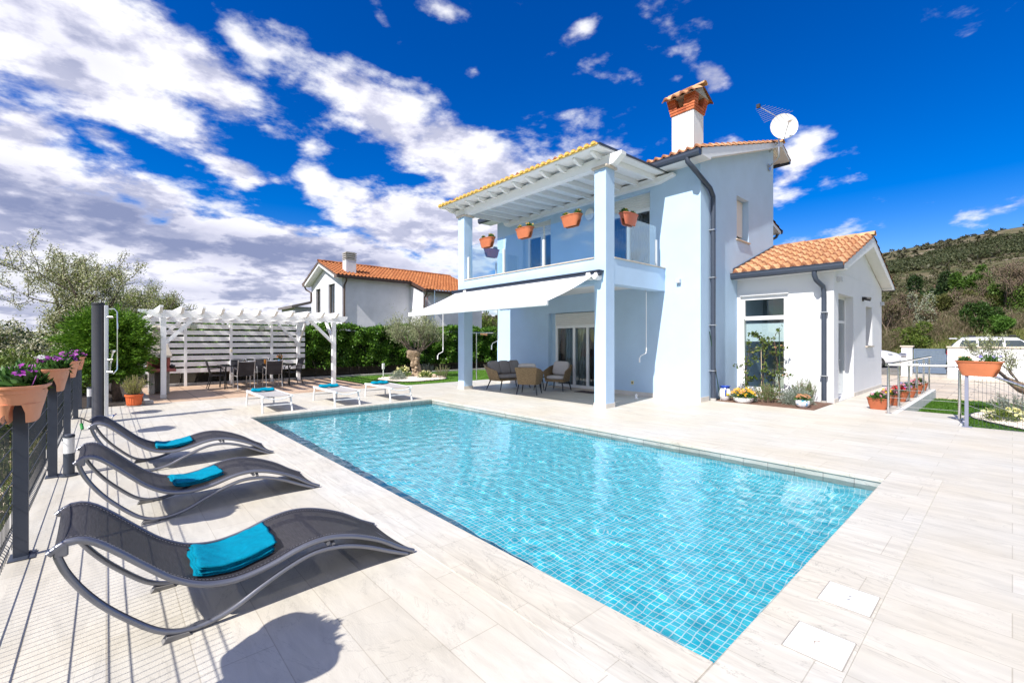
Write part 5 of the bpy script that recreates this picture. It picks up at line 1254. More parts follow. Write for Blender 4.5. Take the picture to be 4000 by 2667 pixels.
# ---- wicker lounge set on the terrace
def wicker():
    m, n, l = nt('woven_rattan'); out = n.new('ShaderNodeOutputMaterial'); p = n.new('ShaderNodeBsdfPrincipled'); p.inputs['Roughness'].default_value = .6
    tc = n.new('ShaderNodeTexCoord'); sp = n.new('ShaderNodeSeparateXYZ'); l.new(tc.outputs['Object'], sp.inputs[0])
    ad = n.new('ShaderNodeMath'); ad.operation = 'ADD'; l.new(sp.outputs[0], ad.inputs[0]); l.new(sp.outputs[1], ad.inputs[1])
    cx = n.new('ShaderNodeCombineXYZ'); l.new(ad.outputs[0], cx.inputs[0]); l.new(sp.outputs[2], cx.inputs[1])
    br = n.new('ShaderNodeTexBrick'); br.inputs['Scale'].default_value = 1; br.inputs['Brick Width'].default_value = .034; br.inputs['Row Height'].default_value = .013; br.inputs['Mortar Size'].default_value = .0022; br.inputs['Mortar Smooth'].default_value = .6
    br.inputs['Color1'].default_value = c4(srgb(176,150,112)); br.inputs['Color2'].default_value = c4(srgb(140,116,84)); br.inputs['Mortar'].default_value = c4(srgb(62,50,36)); l.new(cx.outputs[0], br.inputs['Vector'])
    nz = n.new('ShaderNodeTexNoise'); nz.inputs['Scale'].default_value = 60; l.new(tc.outputs['Object'], nz.inputs['Vector'])
    mu = n.new('ShaderNodeMix'); mu.data_type = 'RGBA'; mu.blend_type = 'OVERLAY'; mu.inputs[0].default_value = .5; l.new(br.outputs[0], mu.inputs[6]); l.new(nz.outputs['Fac'], mu.inputs[7]); l.new(mu.outputs[2], p.inputs['Base Color'])
    bp = n.new('ShaderNodeBump'); bp.inputs['Strength'].default_value = .8; bp.inputs['Distance'].default_value = .006; bp.invert = True; l.new(br.outputs['Fac'], bp.inputs['Height']); l.new(bp.outputs[0], p.inputs['Normal']); l.new(p.outputs[0], out.inputs[0]); return m
WICK = wicker(); CUSH = mat('grey_cushion', srgb(150,143,142), .95, .06, 12, .4, 160); CUSHL = mat('light_grey_cushion', srgb(186,180,178), .95, .05, 12, .4, 160); LEGB = mat('black_tapered_leg', (.012,.014,.02), .4, .1, 9)
def cushion(b, c, sx, sy, sz, T=None, n=12):
    """pillow with soft edges"""
    rings = []
    for j in range(n+1):
        v = -1+2*j/n; q = (1-abs(v)**3.2)**.5; 
        ring = []
        for k in range(28):
            a = 2*pi*k/28; ex = abs(cos(a))**.35*(1 if cos(a) >= 0 else -1); ey = abs(sin(a))**.35*(1 if sin(a) >= 0 else -1); f = .80+.20*q
            ring.append(Vector((c[0]+ex*sx/2*f, c[1]+ey*sy/2*f, c[2]+v*sz/2*(1-.22*(abs(ex*ey))**2))))
        rings.append(ring)
    b.loft(rings, T=T)
def make_seat(name, lab, cat, wx, dy, backcush, group=None, cush=CUSHL):
    """tub seat facing local -y: tapering wicker shell with high back and sloping arms on four splayed legs"""
    t = thing(name, lab, cat, (0,0,0), 0, group); hx = wx/2
    zb = .30
    # shell outline (open at front): from front-left corner round the back to front-right
    bot = [(-hx*.80,-dy*.46),(-hx*.80,dy*.20),(-hx*.66,dy*.36),(hx*.66,dy*.36),(hx*.80,dy*.20),(hx*.80,-dy*.46)]
    top = [(-hx*.98,-dy*.46,.60),(-hx*1.0,dy*.16,.72),(-hx*.86,dy*.50,.77),(hx*.86,dy*.50,.77),(hx*1.0,dy*.16,.72),(hx*.98,-dy*.46,.60)]
    b = MB(); P = []
    def lerp(a, c, u): return tuple(a[i]+(c[i]-a[i])*u for i in range(len(a)))
    sub = 8; Bp = []; Tp = []
    for i in range(5):
        for j in range(sub): Bp.append(lerp(bot[i],bot[i+1],j/sub)); Tp.append(lerp(top[i],top[i+1],j/sub))
    Bp.append(bot[5]); Tp.append(top[5]); th = .035
    cen = np.array((0,-.05))
    rings = []
    for (u, inn) in ((0,0),(.33,0),(.66,0),(1,0),(1.0,1),(.66,1),(.33,1),(0.1,1)):
        r = []
        for bp_, tp in zip(Bp, Tp):
            x = bp_[0]+(tp[0]-bp_[0])*u; y = bp_[1]+(tp[1]-bp_[1])*u; z = zb+(tp[2]-zb)*u
            if inn: d = np.array((x,y))-cen; d = d/np.linalg.norm(d)*th; x -= d[0]; y -= d[1]
            r.append((x,y,z+(.008 if inn and u == 1 else 0)))
        rings.append(r)
    n_ = len(Bp); vs = [v for r in rings for v in r]; fs = []
    for i in range(len(rings)):
        i2 = (i+1)%len(rings)
        for k in range(n_-1): fs.append((i*n_+k, i*n_+k+1, i2*n_+k+1, i2*n_+k))
    m_ = len(rings); fs += [tuple(i*n_ for i in range(m_)), tuple(i*n_+n_-1 for i in range(m_-1,-1,-1))]
    b._add(vs, fs); b.build('wicker_shell', WICK, t, smooth=True)
    b = MB(); b.prism([(-hx*.79,-dy*.455),(-hx*.79,dy*.19),(-hx*.65,dy*.35),(hx*.65,dy*.35),(hx*.79,dy*.19),(hx*.79,-dy*.455)], 'z', zb-.012, zb+.055); b.build('seat_base', WICK, t)
    for sx in (-1,1):
        for y, dy_ in ((-dy*.40,-.05),(dy*.28,.07)):
            b = MB(); b.cyl((sx*hx*.66,y,zb-.01),(sx*hx*.80,y+dy_,0),.022,.013,12); b.build('leg', LEGB, t, smooth=True)
    b = MB(); cushion(b, (0,-dy*.06,zb+.11), wx*.80, dy*.80, .11); b.build('seat_cushion', cush, t, smooth=True)
    k = backcush
    for i in range(k):
        b = MB(); w_ = wx*.80/k; x = -wx*.40+w_*(i+.5)
        Tm = Matrix.Translation((x, dy*.24, zb+.37)) @ Matrix.Rotation(radians(72+R.uniform(-3,3)),4,'X') @ Matrix.Rotation(radians(R.uniform(-2,2)),4,'Z'); cushion(b, (0,0,0), min(w_*.98,.52), .44, .15, Tm); b.build('back_cushion', cush, t, smooth=True)
    return t
s = make_seat('wicker_sofa', 'brown wicker sofa with three grey back cushions against the blue wall', 'sofa', 1.60, .80, 3, None, CUSH)
s.location = (9.55,10.80,0); s.rotation_euler.z = 0
a = make_seat('wicker_armchair', 'wicker armchair with its back to the pool, pale cushion top showing', 'armchair', .74, .74, 1, 'wicker armchairs on the terrace')
a.location = (8.97,9.24,0); a.rotation_euler.z = radians(122)
dup(a, (10.32,9.32,0), radians(-72), 'wicker armchair before the sliding door, seen from the side')
for o_ in bpy.data.objects:
    pass
t = thing('side_table', 'small round black side table between the wicker seats', 'side table', (9.93,9.75,0))
b = MB(); b.lathe([(.22,.40),(.22,.42),(0,.42)], (9.93,9.75,0), 28); b.build('table_top', LEGB, t, smooth=True)
for k in range(3):
    an = 2*pi*k/3+.5; b = MB(); b.cyl((9.93+.10*cos(an),9.75+.10*sin(an),.40),(9.93+.19*cos(an),9.75+.19*sin(an),0),.02,.012,10); b.build('leg', LEGB, t, smooth=True)
# balcony planters on the glass rail
def rail_pot(loc, rz, lab, seed, group='orange planters on the balcony glass', m=TERRA):
    t = thing('saddle_planter', lab, 'planter', loc, rz, group); saddle_pot(t, m, .60, .30, .27)
    t.rotation_euler = (0,0,0); g = np.random.default_rng(seed); ca, sa = cos(rz), sin(rz)
    for s, r in ((-.19,.10),(.17,.075)):
        c = (loc[0]+s*ca, loc[1]+s*sa, loc[2]+.25)
        P = unit(g.normal(size=(260,3)))*g.uniform(.3,1,(260,1))*np.array([r,r,.11]); P[:,2] = np.abs(P[:,2]); V, F = leaves(P+np.array(c), .05, .022, P+np.array([0,0,.05]), .8, rng=g); npmesh('foliage', V, F, LEAFG, t)
        k = 9; a_ = g.uniform(0,6.28,k); q = g.uniform(.2,1,k)*r; C = np.stack([q*np.cos(a_), q*np.sin(a_), .09+g.uniform(0,.04,k)],1)+np.array(c); V, F = flowers(C, .030, 7, rng=g); npmesh('flower', V, F, YELLOWP, t)
rail_pot((8.45,10.49,4.30), pi/2, 'left front balcony planter, orange, by the far pillar', 21)
rail_pot((8.45,8.87,4.30), pi/2, 'middle front balcony planter, orange, over the clamp post', 22)
rail_pot((8.45,7.21,4.30), pi/2, 'right front balcony planter, orange, nearest the front pillar', 23)
rail_pot((9.38,6.207,4.30), 0, 'orange balcony planter on the short side glass right of the pillar', 24, m=mat('rosy_terracotta', srgb(196,110,84), .6, .06, 8, .1, 120))
rail_pot((9.55,11.627,4.30), 0, 'dusky planter on the far side glass, seen through the front pane', 25, m=mat('dusky_terracotta', srgb(176,98,80), .6, .06, 8, .1, 120))
# ---------------------------------------------------------------- garden plants, hedge, trees, neighbour's house
HEDGEL = leafmat('laurel_leaves', [(.03,.09,.010),(.06,.165,.015),(.12,.26,.025),(.20,.36,.05),(.04,.115,.012)], .22, .4, .5)
OLIVEL = leafmat('olive_leaves', [(.17,.20,.09),(.27,.30,.15),(.38,.40,.25),(.22,.25,.12)], .2)
CONL = leafmat('conifer_fronds', [(.035,.10,.008),(.09,.20,.015),(.19,.34,.03),(.06,.15,.012)], .2)
SHRUBL = leafmat('broad_shrub_leaves', [(.05,.09,.012),(.11,.17,.025),(.20,.25,.05),(.07,.12,.02)], .25)
BLOSSOM = leafmat('cream_blossom', [(.40,.38,.22),(.58,.56,.38),(.72,.70,.55),(.30,.32,.12)], .3)
SPRING = leafmat('spring_leaves', [(.13,.19,.03),(.23,.29,.06),(.33,.36,.12)], .35)
IVYL = leafmat('ivy_leaves', [(.014,.035,.008),(.025,.06,.012),(.045,.09,.02)], .15)
ROSEM = leafmat('rosemary_needles', [(.07,.13,.03),(.12,.20,.05),(.17,.25,.08)], .2)
SILVER = leafmat('silver_leaves', [(.20,.24,.19),(.30,.34,.28),(.15,.19,.14)], .2)
TWIGM = mat('grey_brown_twigs', srgb(122,104,90), .95, .25, 8)
PINEL = leafmat('pine_needles', [(.014,.034,.010),(.028,.058,.016),(.05,.085,.022)], .12)
JUNI = leafmat('juniper_scrub_leaves', [(.06,.075,.018),(.11,.12,.035),(.16,.16,.05)], .2)
BRUSHL = leafmat('dry_brush_leaves', [(.16,.12,.075),(.22,.17,.11),(.12,.11,.05),(.10,.13,.035)], .2)
# hedge: leaf sprays over a bulging body, with stems showing at the foot
t = thing('hedge', 'long clipped dark green laurel hedge behind the pergola and the olive tree', 'hedge', (12,19.9,0))
def hz(x): return 2.05+.07*np.sin(x*1.9)+.05*np.sin(x*4.7+1)+.01*(x-6)
nl = 85000; x = NR.uniform(.9,24,nl); face = NR.uniform(0,1,nl); zt = hz(x)
z = np.where(face < .68, .42+NR.uniform(0,1,nl)**.9*(zt-.42), zt+NR.normal(0,.05,nl)); bul = .16*np.sin(x*3.1+z*1.7)+.10*np.sin(x*7.3-z*3.1)+.07*np.sin(z*9+x*2)
y = np.where(face < .68, 19.42+bul-.0*z+NR.exponential(.10,nl), NR.uniform(19.4,20.4,nl))
P = np.stack([x,y,z],1); D = np.where(face[:,None] < .68, np.array([-.2,-.8,-.35]), np.array([-.2,-.3,.6]))
keep = (np.sin(x*5.1+z*4)+np.sin(x*2.3-z*6.7)+NR.normal(0,.6,nl) > -1.25) | (face > .68)
V, F = leaves(P[keep], .115, .055, D[keep], .9); npmesh('foliage', V, F, HEDGEL, t)
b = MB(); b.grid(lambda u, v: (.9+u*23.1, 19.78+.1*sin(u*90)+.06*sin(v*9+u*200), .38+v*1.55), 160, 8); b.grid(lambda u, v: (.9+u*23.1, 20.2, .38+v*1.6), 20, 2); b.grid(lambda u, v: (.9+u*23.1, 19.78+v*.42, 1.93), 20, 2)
b.build('dark_core', mat('hedge_inner', (.012,.022,.006), 1, .5, 6), t)  # dark sheets put inside the hedge to stop it showing through, no modelled branches
b = MB()
for i in range(46):
    xx = 1+i*.5+R.uniform(-.15,.15); b.tube([(xx,19.75,0),(xx+R.uniform(-.1,.1),19.72,.3),(xx+R.uniform(-.15,.15),19.7,.8)], [.035,.03,.02], 5)
b.build('stems', BARKG, t, smooth='all')
# garden wall of pale blocks just visible under the hedge
t = thing('low_wall', 'low dark weathered wall in the shade at the foot of the hedge', 'wall', (12,20.5,0)); b = MB(); b.box(.8,20.45,-.3,24,20.6,.55); b.build('masonry', mat('weathered_masonry', srgb(120,110,98), .95, .3, 2, .6, 30), t)
b = MB(); b.box(.78,20.42,.55,24.02,20.63,.60); b.build('coping', CONC, t)
# old olive in its gravel island
GRAV = mat('white_gravel', srgb(222,212,200), .95, .25, 60, 1.0, 90)
def island(name, cx, cy, rx, ry, z, seed, ang=0):
    g = random.Random(seed); b = MB(); n_ = 40; rim = []
    for k in range(n_):
        a = 2*pi*k/n_; q = 1+.05*sin(3*a+seed)+.03*sin(5*a); rim.append((cx+rx*q*cos(a)*cos(ang)-ry*q*sin(a)*sin(ang), cy+rx*q*cos(a)*sin(ang)+ry*q*sin(a)*cos(ang)))
    b.loft([[(x,y,z-.05) for x,y in rim],[(x,y,z+.035) for x,y in rim],[(cx+(x-cx)*.6,cy+(y-cy)*.6,z+.07) for x,y in rim],[(cx+(x-cx)*.05,cy+(y-cy)*.05,z+.09) for x,y in rim]])
    struct(b.build(name, GRAV))
    b = MB(); b.tube([(cx+(x-cx)*1.02,cy+(y-cy)*1.02,z+.02) for x,y in rim+rim[:1]], .022, 6); struct(b.build(name+'_edging', BLACKP))
    P = []
    for _ in range(900):
        a = g.uniform(0,6.28); q = g.random()**.5*.97; P.append((cx+(rx*q*cos(a))*cos(ang)-(ry*q*sin(a))*sin(ang), cy+(rx*q*cos(a))*sin(ang)+(ry*q*sin(a))*cos(ang), z+.05+.04*(1-q)))
    b = MB()
    for p in P: s = g.uniform(.012,.03); b.blob(p, s, s*g.uniform(.7,1), s*.7, 5, 3, .2, g)
    o = b.build(name+'_pebbles', mat('white_pebbles_'+name, srgb(226,216,202), .9, .2, 40)); o['kind'] = 'stuff'
island('gravel_island', 9.15, 16.15, 1.35, 1.35, -.012, 2)
t = thing('olive_tree', 'old olive tree with thick gnarled trunk and airy grey-green crown on the white gravel island', 'tree', (9.58,16.65,0))
g = random.Random(5); rings = []
for j in range(22):
    u = j/21; zz = u*1.12; r = .215-.085*sin(pi*min(1,u*1.15))**.8+.055*max(0,u-.70)/.3+.05*(1-u)**6; cx = 9.58+.09*sin(u*5); cy = 16.65+.05*sin(u*4)
    ring = []
    for k in range(22):
        a = 2*pi*k/22; q = 1+.22*sin(3*a+u*7)+.13*sin(5*a-u*9)+.08*sin(9*a+u*21); ring.append((cx+r*q*cos(a), cy+r*q*sin(a), zz+.03*sin(a*2+u*8)))
    rings.append(ring)
b = MB(); b.loft(rings)
for _ in range(26):
    u = g.uniform(.25,1); a = g.uniform(0,6.28); rr = .17+.07*(u > .8); b.blob((9.58+.09*sin(u*5)+rr*cos(a), 16.65+rr*sin(a), u*1.10), g.uniform(.05,.10), g.uniform(.05,.10), g.uniform(.05,.12), 8, 6, .15, g)
b.build('trunk', mat('pale_gnarled_bark', srgb(190,168,142), .95, .35, 9, 1.0, 22, col2=srgb(112,94,76)), t, smooth='all')
limbs = []; tips = []; dirs = []
for i in range(9):
    a = 2*pi*i/9+g.uniform(-.3,.3); base = (9.60+.16*cos(a), 16.65+.16*sin(a), 1.02+g.uniform(-.1,.12)); br, tp, dr = branch_tree(base, 1.85, .05, 50+i, 3, (cos(a)*1.5, sin(a)*1.5), .75, .35, (2,3), .22, .74)
    limbs += br; tips.append(tp); dirs.append(dr)
build_branches('branches', limbs, BARKG, t)
tips = np.concatenate(tips); dirs = np.concatenate(dirs); C = np.repeat(tips, 2, 0)+NR.normal(0,.12,(len(tips)*2,3)); DD = np.repeat(dirs,2,0)
V, F = leaves(cluster_pts(C, .09, 4), .095, .018, np.repeat(DD,4,0)+np.array([0,0,.3]), .9); npmesh('crown', V, F, OLIVEL, t)
def bush(name, label, cat, c, rx, ry, h, nleaf, m, L, Wl, sets=(), group=None, up=False, seed=1):
    t = thing(name, label, cat, c, 0, group); g = np.random.default_rng(seed)
    if up:   # upright sprigs
        ns = max(6, nleaf//45); A = g.uniform(0,2*pi,ns); q = g.uniform(0,1,ns)**.5; B0 = np.stack([q*np.cos(A)*rx*.45, q*np.sin(A)*ry*.45, np.zeros(ns)],1); T1 = np.stack([q*np.cos(A)*rx, q*np.sin(A)*ry, h*(1.05-.35*q**2)*g.uniform(.75,1.1,ns)],1)
        w = g.uniform(.15,1,(ns,45,1)); P = (B0[:,None]+(T1-B0)[:,None]*w+g.normal(0,.006,(ns,45,3))).reshape(-1,3); D = np.repeat(unit(T1-B0+np.array([0,0,.05])),45,0)
        V, F = leaves(P+np.array(c), L, Wl, D, 1.0, rng=g); npmesh('foliage', V, F, m, t)
        b = MB()
        for p, q_ in zip(B0, T1): b.tube([tuple(p+np.array(c)), tuple(q_*.98+np.array(c))], .004, 3, False)
        b.build('stems', TWIGM, t)
        for pm, cnt, r, nm in sets:
            C = T1[g.integers(0,ns,cnt)]+g.normal(0,.02,(cnt,3))+np.array(c); V, F = flowers(C, r, rng=g); npmesh(nm, V, F, pm, t)
    else: planting(t, c, rx, ry, h, nleaf, list(sets), m, L, Wl, rng=g)
    return t
bush('lavender', 'round silver-green lavender mound at the left of the olive island', 'plant', (8.35,15.85,.03), .34,.34,.36, 1500, SILVER, .07,.012, seed=1)
bush('yellow_flower_bush', 'yellow flowering bush left of the olive trunk', 'plant', (8.95,16.6,.05), .36,.36,.42, 1300, SHRUBL, .05,.02, [(CREAMP,70,.035,'flower')], seed=2)
bush('yellow_flower_bush', 'small yellow flowering cushion in front of the olive trunk', 'plant', (9.5,15.75,.05), .30,.28,.26, 900, SHRUBL, .05,.02, [(CREAMP,34,.032,'flower')], seed=3)
bush('silver_shrub', 'silvery shrub just right of the olive trunk', 'plant', (10.15,16.75,.05), .32,.32,.52, 1500, SILVER, .07,.014, seed=4, up=True)
bush('rosemary', 'spiky green rosemary at the right end of the olive island', 'plant', (10.05,15.35,.05), .34,.3,.50, 2000, ROSEM, .04,.007, seed=5, up=True)
b = MB(); b.blob((9.85,15.7,.08),.16,.13,.12,8,6,.12); t = thing('boulder', 'pale round boulder among the flowers on the olive island', 'rock', (9.85,15.7,0)); b.build('stone', mat('pale_limestone', srgb(206,186,160), .9, .2, 8, .8, 30), t, smooth='all')
t = thing('garden_spotlight', 'small white garden spotlight standing before the hedge left of the olive', 'garden lamp', (8.9,18.2,0)); b = MB(); b.cyl((8.9,18.2,0),(8.9,18.2,.3),.02,.02,8); b.build('stake', WHITE, t); b = MB(); b.box(8.85,18.16,.3,8.95,18.24,.55,c=.01); b.build('head', WHITE, t)
# clothes line post
t = thing('clothes_line', 'steel clothes-line post with pegs on the line beside the left pillar', 'clothes line', (10.8,14.08,0))
b = MB(); b.cyl((10.8,14.08,0),(10.8,14.08,1.83),.024,.024,12); b.tube([(10.35,14.5,1.84),(11.3,13.65,1.84)], .02, 8); b.build('post', STEEL, t, smooth=True)
b = MB(); 
for q in (0,.33,.66,1): b.tube([(10.4+q*.9,14.46-q*.8,1.84),(13.2+q*.9,16.8-q*.8,1.80)], .004, 4)
b.build('line', WHITE, t)
for i in range(7):
    p = Vector((10.9,13.98,1.83)).lerp(Vector((13.5,16.4,1.8)), .05+.08*i); b = MB(); b.box(p.x-.008,p.y-.008,p.z-.06,p.x+.008,p.y+.008,p.z+.03,T=None); b.build('peg', mat('wooden_peg', srgb(206,150,110), .8), t)
# clipped conifer behind the shower
t = thing('conifer', 'broad bright green cypress on a bare trunk behind the shower column', 'tree', (.20,15.1,0))
b = MB(); b.tube([(.22,14.95,0),(.17,14.98,.35),(.22,15.05,.9),(.20,15.15,1.5)], [.11,.085,.075,.05], 10); b.tube([(.2,15.0,.15),(-.1,15.0,.35),(-.3,15.1,.6)], [.04,.03,.02], 6); b.tube([(.18,15.0,.7),(.45,15.0,1.15)], [.04,.02], 6); b.build('trunk', BARK, t, smooth='all')
g = np.random.default_rng(8); P0 = []; D0 = []
for (c, r, k) in (((-.22,15.3,1.5),(.40,.6,.55),250),((.30,15.2,1.5),(.34,.55,.58),250),((.05,15.5,1.65),(.55,.6,.45),220),((-.36,15.2,1.02),(.26,.5,.40),120),((.36,15.15,1.0),(.28,.5,.36),110),((.42,15.2,1.35),(.22,.45,.5),120)):
    p, d = ell_pts(c, r, k, g, .72); P0.append(p); D0.append(d)
P0 = np.concatenate(P0); D0 = np.concatenate(D0); D0 = unit(D0*np.array([1,1,.35])+np.array([0,0,.10])); per = 52
w = g.uniform(0,1,(len(P0),per,1)); side = unit(np.cross(D0,[0,0,1.0]))[:,None]; P = P0[:,None]-D0[:,None]*.12+D0[:,None]*w*g.uniform(.2,.62,(len(P0),1,1))+side*g.normal(0,.075,(len(P0),per,1))*(1.1-w)+g.normal(0,.03,(len(P0),per,3))
dirs_ = unit((D0[:,None]+side*g.normal(0,.5,(len(P0),per,1))).reshape(-1,3)); V, F = leaves(P.reshape(-1,3), .10, .022, dirs_, .45, rng=g); npmesh('crown', V, F, CONL, t)
# rosemary in a ribbed terracotta pot
t = thing('potted_rosemary', 'yellow-green rosemary in a round ribbed terracotta pot before the conifer', 'potted plant', (.48,13.68,0))
b = MB(); n_ = 48; rg = []
for r, z, f in ((.12,.012,0),(.135,.04,1),(.150,.20,1),(.152,.225,0),(.172,.23,0),(.174,.27,0),(.152,.272,0),(.148,.25,0)): rg.append([((.48+(r+(.004*f*(1 if k%2 else -1)))*cos(2*pi*k/n_)), 13.68+(r+(.004*f*(1 if k%2 else -1)))*sin(2*pi*k/n_), z) for k in range(n_)])
b.loft(rg); b.build('pot', mat('ribbed_terracotta', srgb(206,98,48), .7, .1, 9, .1, 60), t)
b = MB(); b.lathe([(.17,.001),(.18,.02),(.165,.018)], (.48,13.68,0), 30); b.build('saucer', CONC, t, smooth=True)
b = MB(); b.lathe([(.149,.255),(0,.26)], (.48,13.68,0), 20); b.build('soil', SOIL, t)
g = np.random.default_rng(3); ns = 70; A = g.uniform(0,6.28,ns); q = g.uniform(0,1,ns)**.5; B0 = np.stack([.48+q*np.cos(A)*.09,13.68+q*np.sin(A)*.09,np.full(ns,.26)],1); T1 = np.stack([.48+q*np.cos(A)*.26,13.68+q*np.sin(A)*.24,.26+.42*(1.05-.4*q**2)*g.uniform(.7,1.1,ns)],1)
w = g.uniform(.1,1,(ns,60,1)); P = (B0[:,None]+(T1-B0)[:,None]*w).reshape(-1,3); V, F = leaves(P, .032, .006, np.repeat(unit(T1-B0),60,0), 1.1, rng=g); npmesh('foliage', V, F, leafmat('yellow_green_needles', [(.24,.28,.05),(.36,.38,.09),(.46,.46,.15)], .3), t)
b = MB()
for p, q_ in zip(B0, T1): b.tube([tuple(p), tuple(q_)], .004, 3, False)
b.build('stems', TWIGM, t)
b = MB(); b.box(.70,13.75,0,.80,16.2,.06); b.box(.66,13.72,0,.84,13.9,.09,c=.01); t = thing('kerb_stone', 'grey kerb stone lying beside the terracotta pot at the patio corner', 'kerb', (.75,14,0)); b.build('stone', CONC, t)
# ---- neighbour's house
NG, NY = 11.67, 29.86; NH = thing('neighbour_house', 'white two-storey house with an orange tiled gable roof behind the hedge', 'house', (NG,NY,0))
NE = 35.9; NM = (NY+NE)/2; zE = 5.80
b = MB(); wallbox(b, 'x', NG, NG+.35, NY, NE, -1, zE, [(33.95,34.93,3.6,5.38),(31.15,32.35,3.45,5.50)]); b.prism([(NY,zE),(NE,zE),(NM,zE+(NE-NM)*.375)], 'x', NG, NG+.35)
b.box(NG+.35,NY,-1,16.73,NY+.35,zE); b.box(16.73,28.0,-1,22.0,28.35,5.05); b.prism([(28.35,-1),(NY+.3,-1),(NY+.3,5.75),(28.35,5.10)], 'x', 16.73, 17.05); b.box(21.7,28.35,-1,22.0,NE,5.0); b.build('wall', NEIGHWALL, NH)
def nz_(y): return zE+.06+(y-29.45)*.375
b = MB(); b.prism([(29.45,zE-.12),(NY,zE-.12),(NY,nz_(NY)-.12),(NM,nz_(NM)-.10),(NM,nz_(NM)+.02),(29.45,nz_(29.45)+.02)], 'x', NG-.55, NG); b.prism([(36.3,zE-.12),(NE,zE-.12),(NE,nz_(NY)-.12),(NM,nz_(NM)-.10),(NM,nz_(NM)+.02),(36.3,nz_(29.45)+.02)], 'x', NG-.55, NG); b.build('verge', mat('brown_verge', srgb(108,92,84), .7, .1, 5), NH)
b = MB(); b.prism([(29.47,zE-.13),(NY,zE-.13),(NM,nz_(NM)-.28),(NM,nz_(NM)-.11),(29.47,nz_(29.47)-.02)], 'x', NG-.5, NG-.02); b.prism([(36.28,zE-.13),(NE,zE-.13),(NM,nz_(NM)-.28),(NM,nz_(NM)-.11),(36.28,nz_(29.47)-.02)], 'x', NG-.5, NG-.02); b.build('soffit', WHITE, NH)
sv = Vector((0,1,.375)).normalized(); Lr = (NM-29.4)*sqrt(1+.375**2)
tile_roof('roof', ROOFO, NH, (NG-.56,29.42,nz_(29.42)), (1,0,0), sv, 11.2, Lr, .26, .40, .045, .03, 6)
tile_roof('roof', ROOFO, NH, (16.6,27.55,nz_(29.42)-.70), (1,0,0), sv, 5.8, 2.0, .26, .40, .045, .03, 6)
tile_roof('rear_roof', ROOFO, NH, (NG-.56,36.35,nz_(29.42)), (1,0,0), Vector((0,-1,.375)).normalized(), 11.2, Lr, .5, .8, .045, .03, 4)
ridge_tiles('ridge', ROOFO, NH, (NG-.56,NM,nz_(NM)+.06), (22.3,NM,nz_(NM)+.06), .13)
GB = mat('brown_gutter', srgb(78,60,52), .4, .1, 5)
b = MB(); gutter(b, (NG-.55,29.42,zE+.02), (16.6,29.42,zE+.02), (0,-1,0)); b.build('gutter', GB, NH)
b = MB(); gutter(b, (16.6,27.55,5.12), (22.3,27.55,5.12), (0,-1,0)); b.build('gutter', GB, NH)
b = MB(); b.prism([(29.42,5.66),(29.42,5.86),(27.5,5.18),(27.5,4.98)], 'x', 16.52, 16.62); b.build('verge', GB, NH)
b = MB(); b.tube([(NG+.1,29.35,5.72),(NG+.1,29.4,5.5),(NG+.12,29.78,5.25),(NG+.12,29.78,-.5)], .06, 8); b.build('downpipe', GB, NH, smooth=True)
b = MB(); b.tube([(16.75,27.5,5.05),(16.75,27.55,4.9),(16.78,27.92,4.6),(16.78,27.92,-.5)], .06, 8); b.build('downpipe', GB, NH, smooth=True)
b = MB(); b.tube([(NG-.4,36.3,5.75),(NG-.3,36.2,5.45),(NG-.08,35.75,5.2),(NG-.08,35.75,4.5)], .06, 8); b.build('downpipe', GB, NH, smooth=True)
for (ya, yb, za, zb) in ((33.95,34.93,3.6,5.38),(31.15,32.35,3.45,5.50)):
    b = MB(); frame(b, 'x', NG+.12, ya, yb, za, zb, .07, .06, ((ya+yb)/2,)); f = b.build('window', mat('brown_window', srgb(70,58,50), .5), NH); b = MB(); pane(b, 'x', NG+.15, ya+.07, yb-.07, za+.07, zb-.07); b.build('pane', GLASS, f)
    b = MB(); b.grid(lambda u, v: (NG+.25+.03*sin(u*30), ya+.1+u*(yb-ya)*.5, za+v*(zb-za)), 30, 1); b.build('curtain', CURT, f)
b = MB(); b.box(NG+.15,NY,-1,NG+.36,NE,.0); 
b = MB(); b.box(12.05,30.15,5.9,12.75,30.75,7.05); ch = b.build('chimney', NEIGHWALL, NH)
b = MB()
for i in range(4): b.box(12.02,30.12,7.06+i*.14,12.78,30.78,7.13+i*.14)
b.box(12.1,30.2,7.05,12.7,30.7,7.6); b.build('louvre_cap', CONC, ch)
b = MB(); b.tube([(17.3,27.4,5.1),(17.3,27.4,3.1)], .02, 6); b.tube([(17.2,27.4,4.4),(17.5,27.4,4.6)], .012, 6); b.build('mast_pole', mat('blue_grey_pole', srgb(130,160,190), .5), NH)
b = MB(); b.tube([(17.25,27.9,4.9),(17.0,27.9,4.7),(16.95,27.95,3.2)], .02, 6); b.build('red_hose', mat('red_hose_rubber', (.5,.08,.03), .6), NH, smooth=True)
b = MB(); b.box(11.2,38.5,-1,12.9,42,4.3); t = thing('shed', 'small grey-roofed building edge left of the neighbouring white house', 'building', (9.5,38,0)); b.build('wall', NEIGHWALL, t); b = MB(); b.prism([(10.9,4.15),(13.0,4.75),(13.0,4.95),(10.9,4.35)], 'y', 38.1, 42); b.build('roof', mat('grey_roof_sheet', srgb(110,104,102), .8, .1, 4), t)
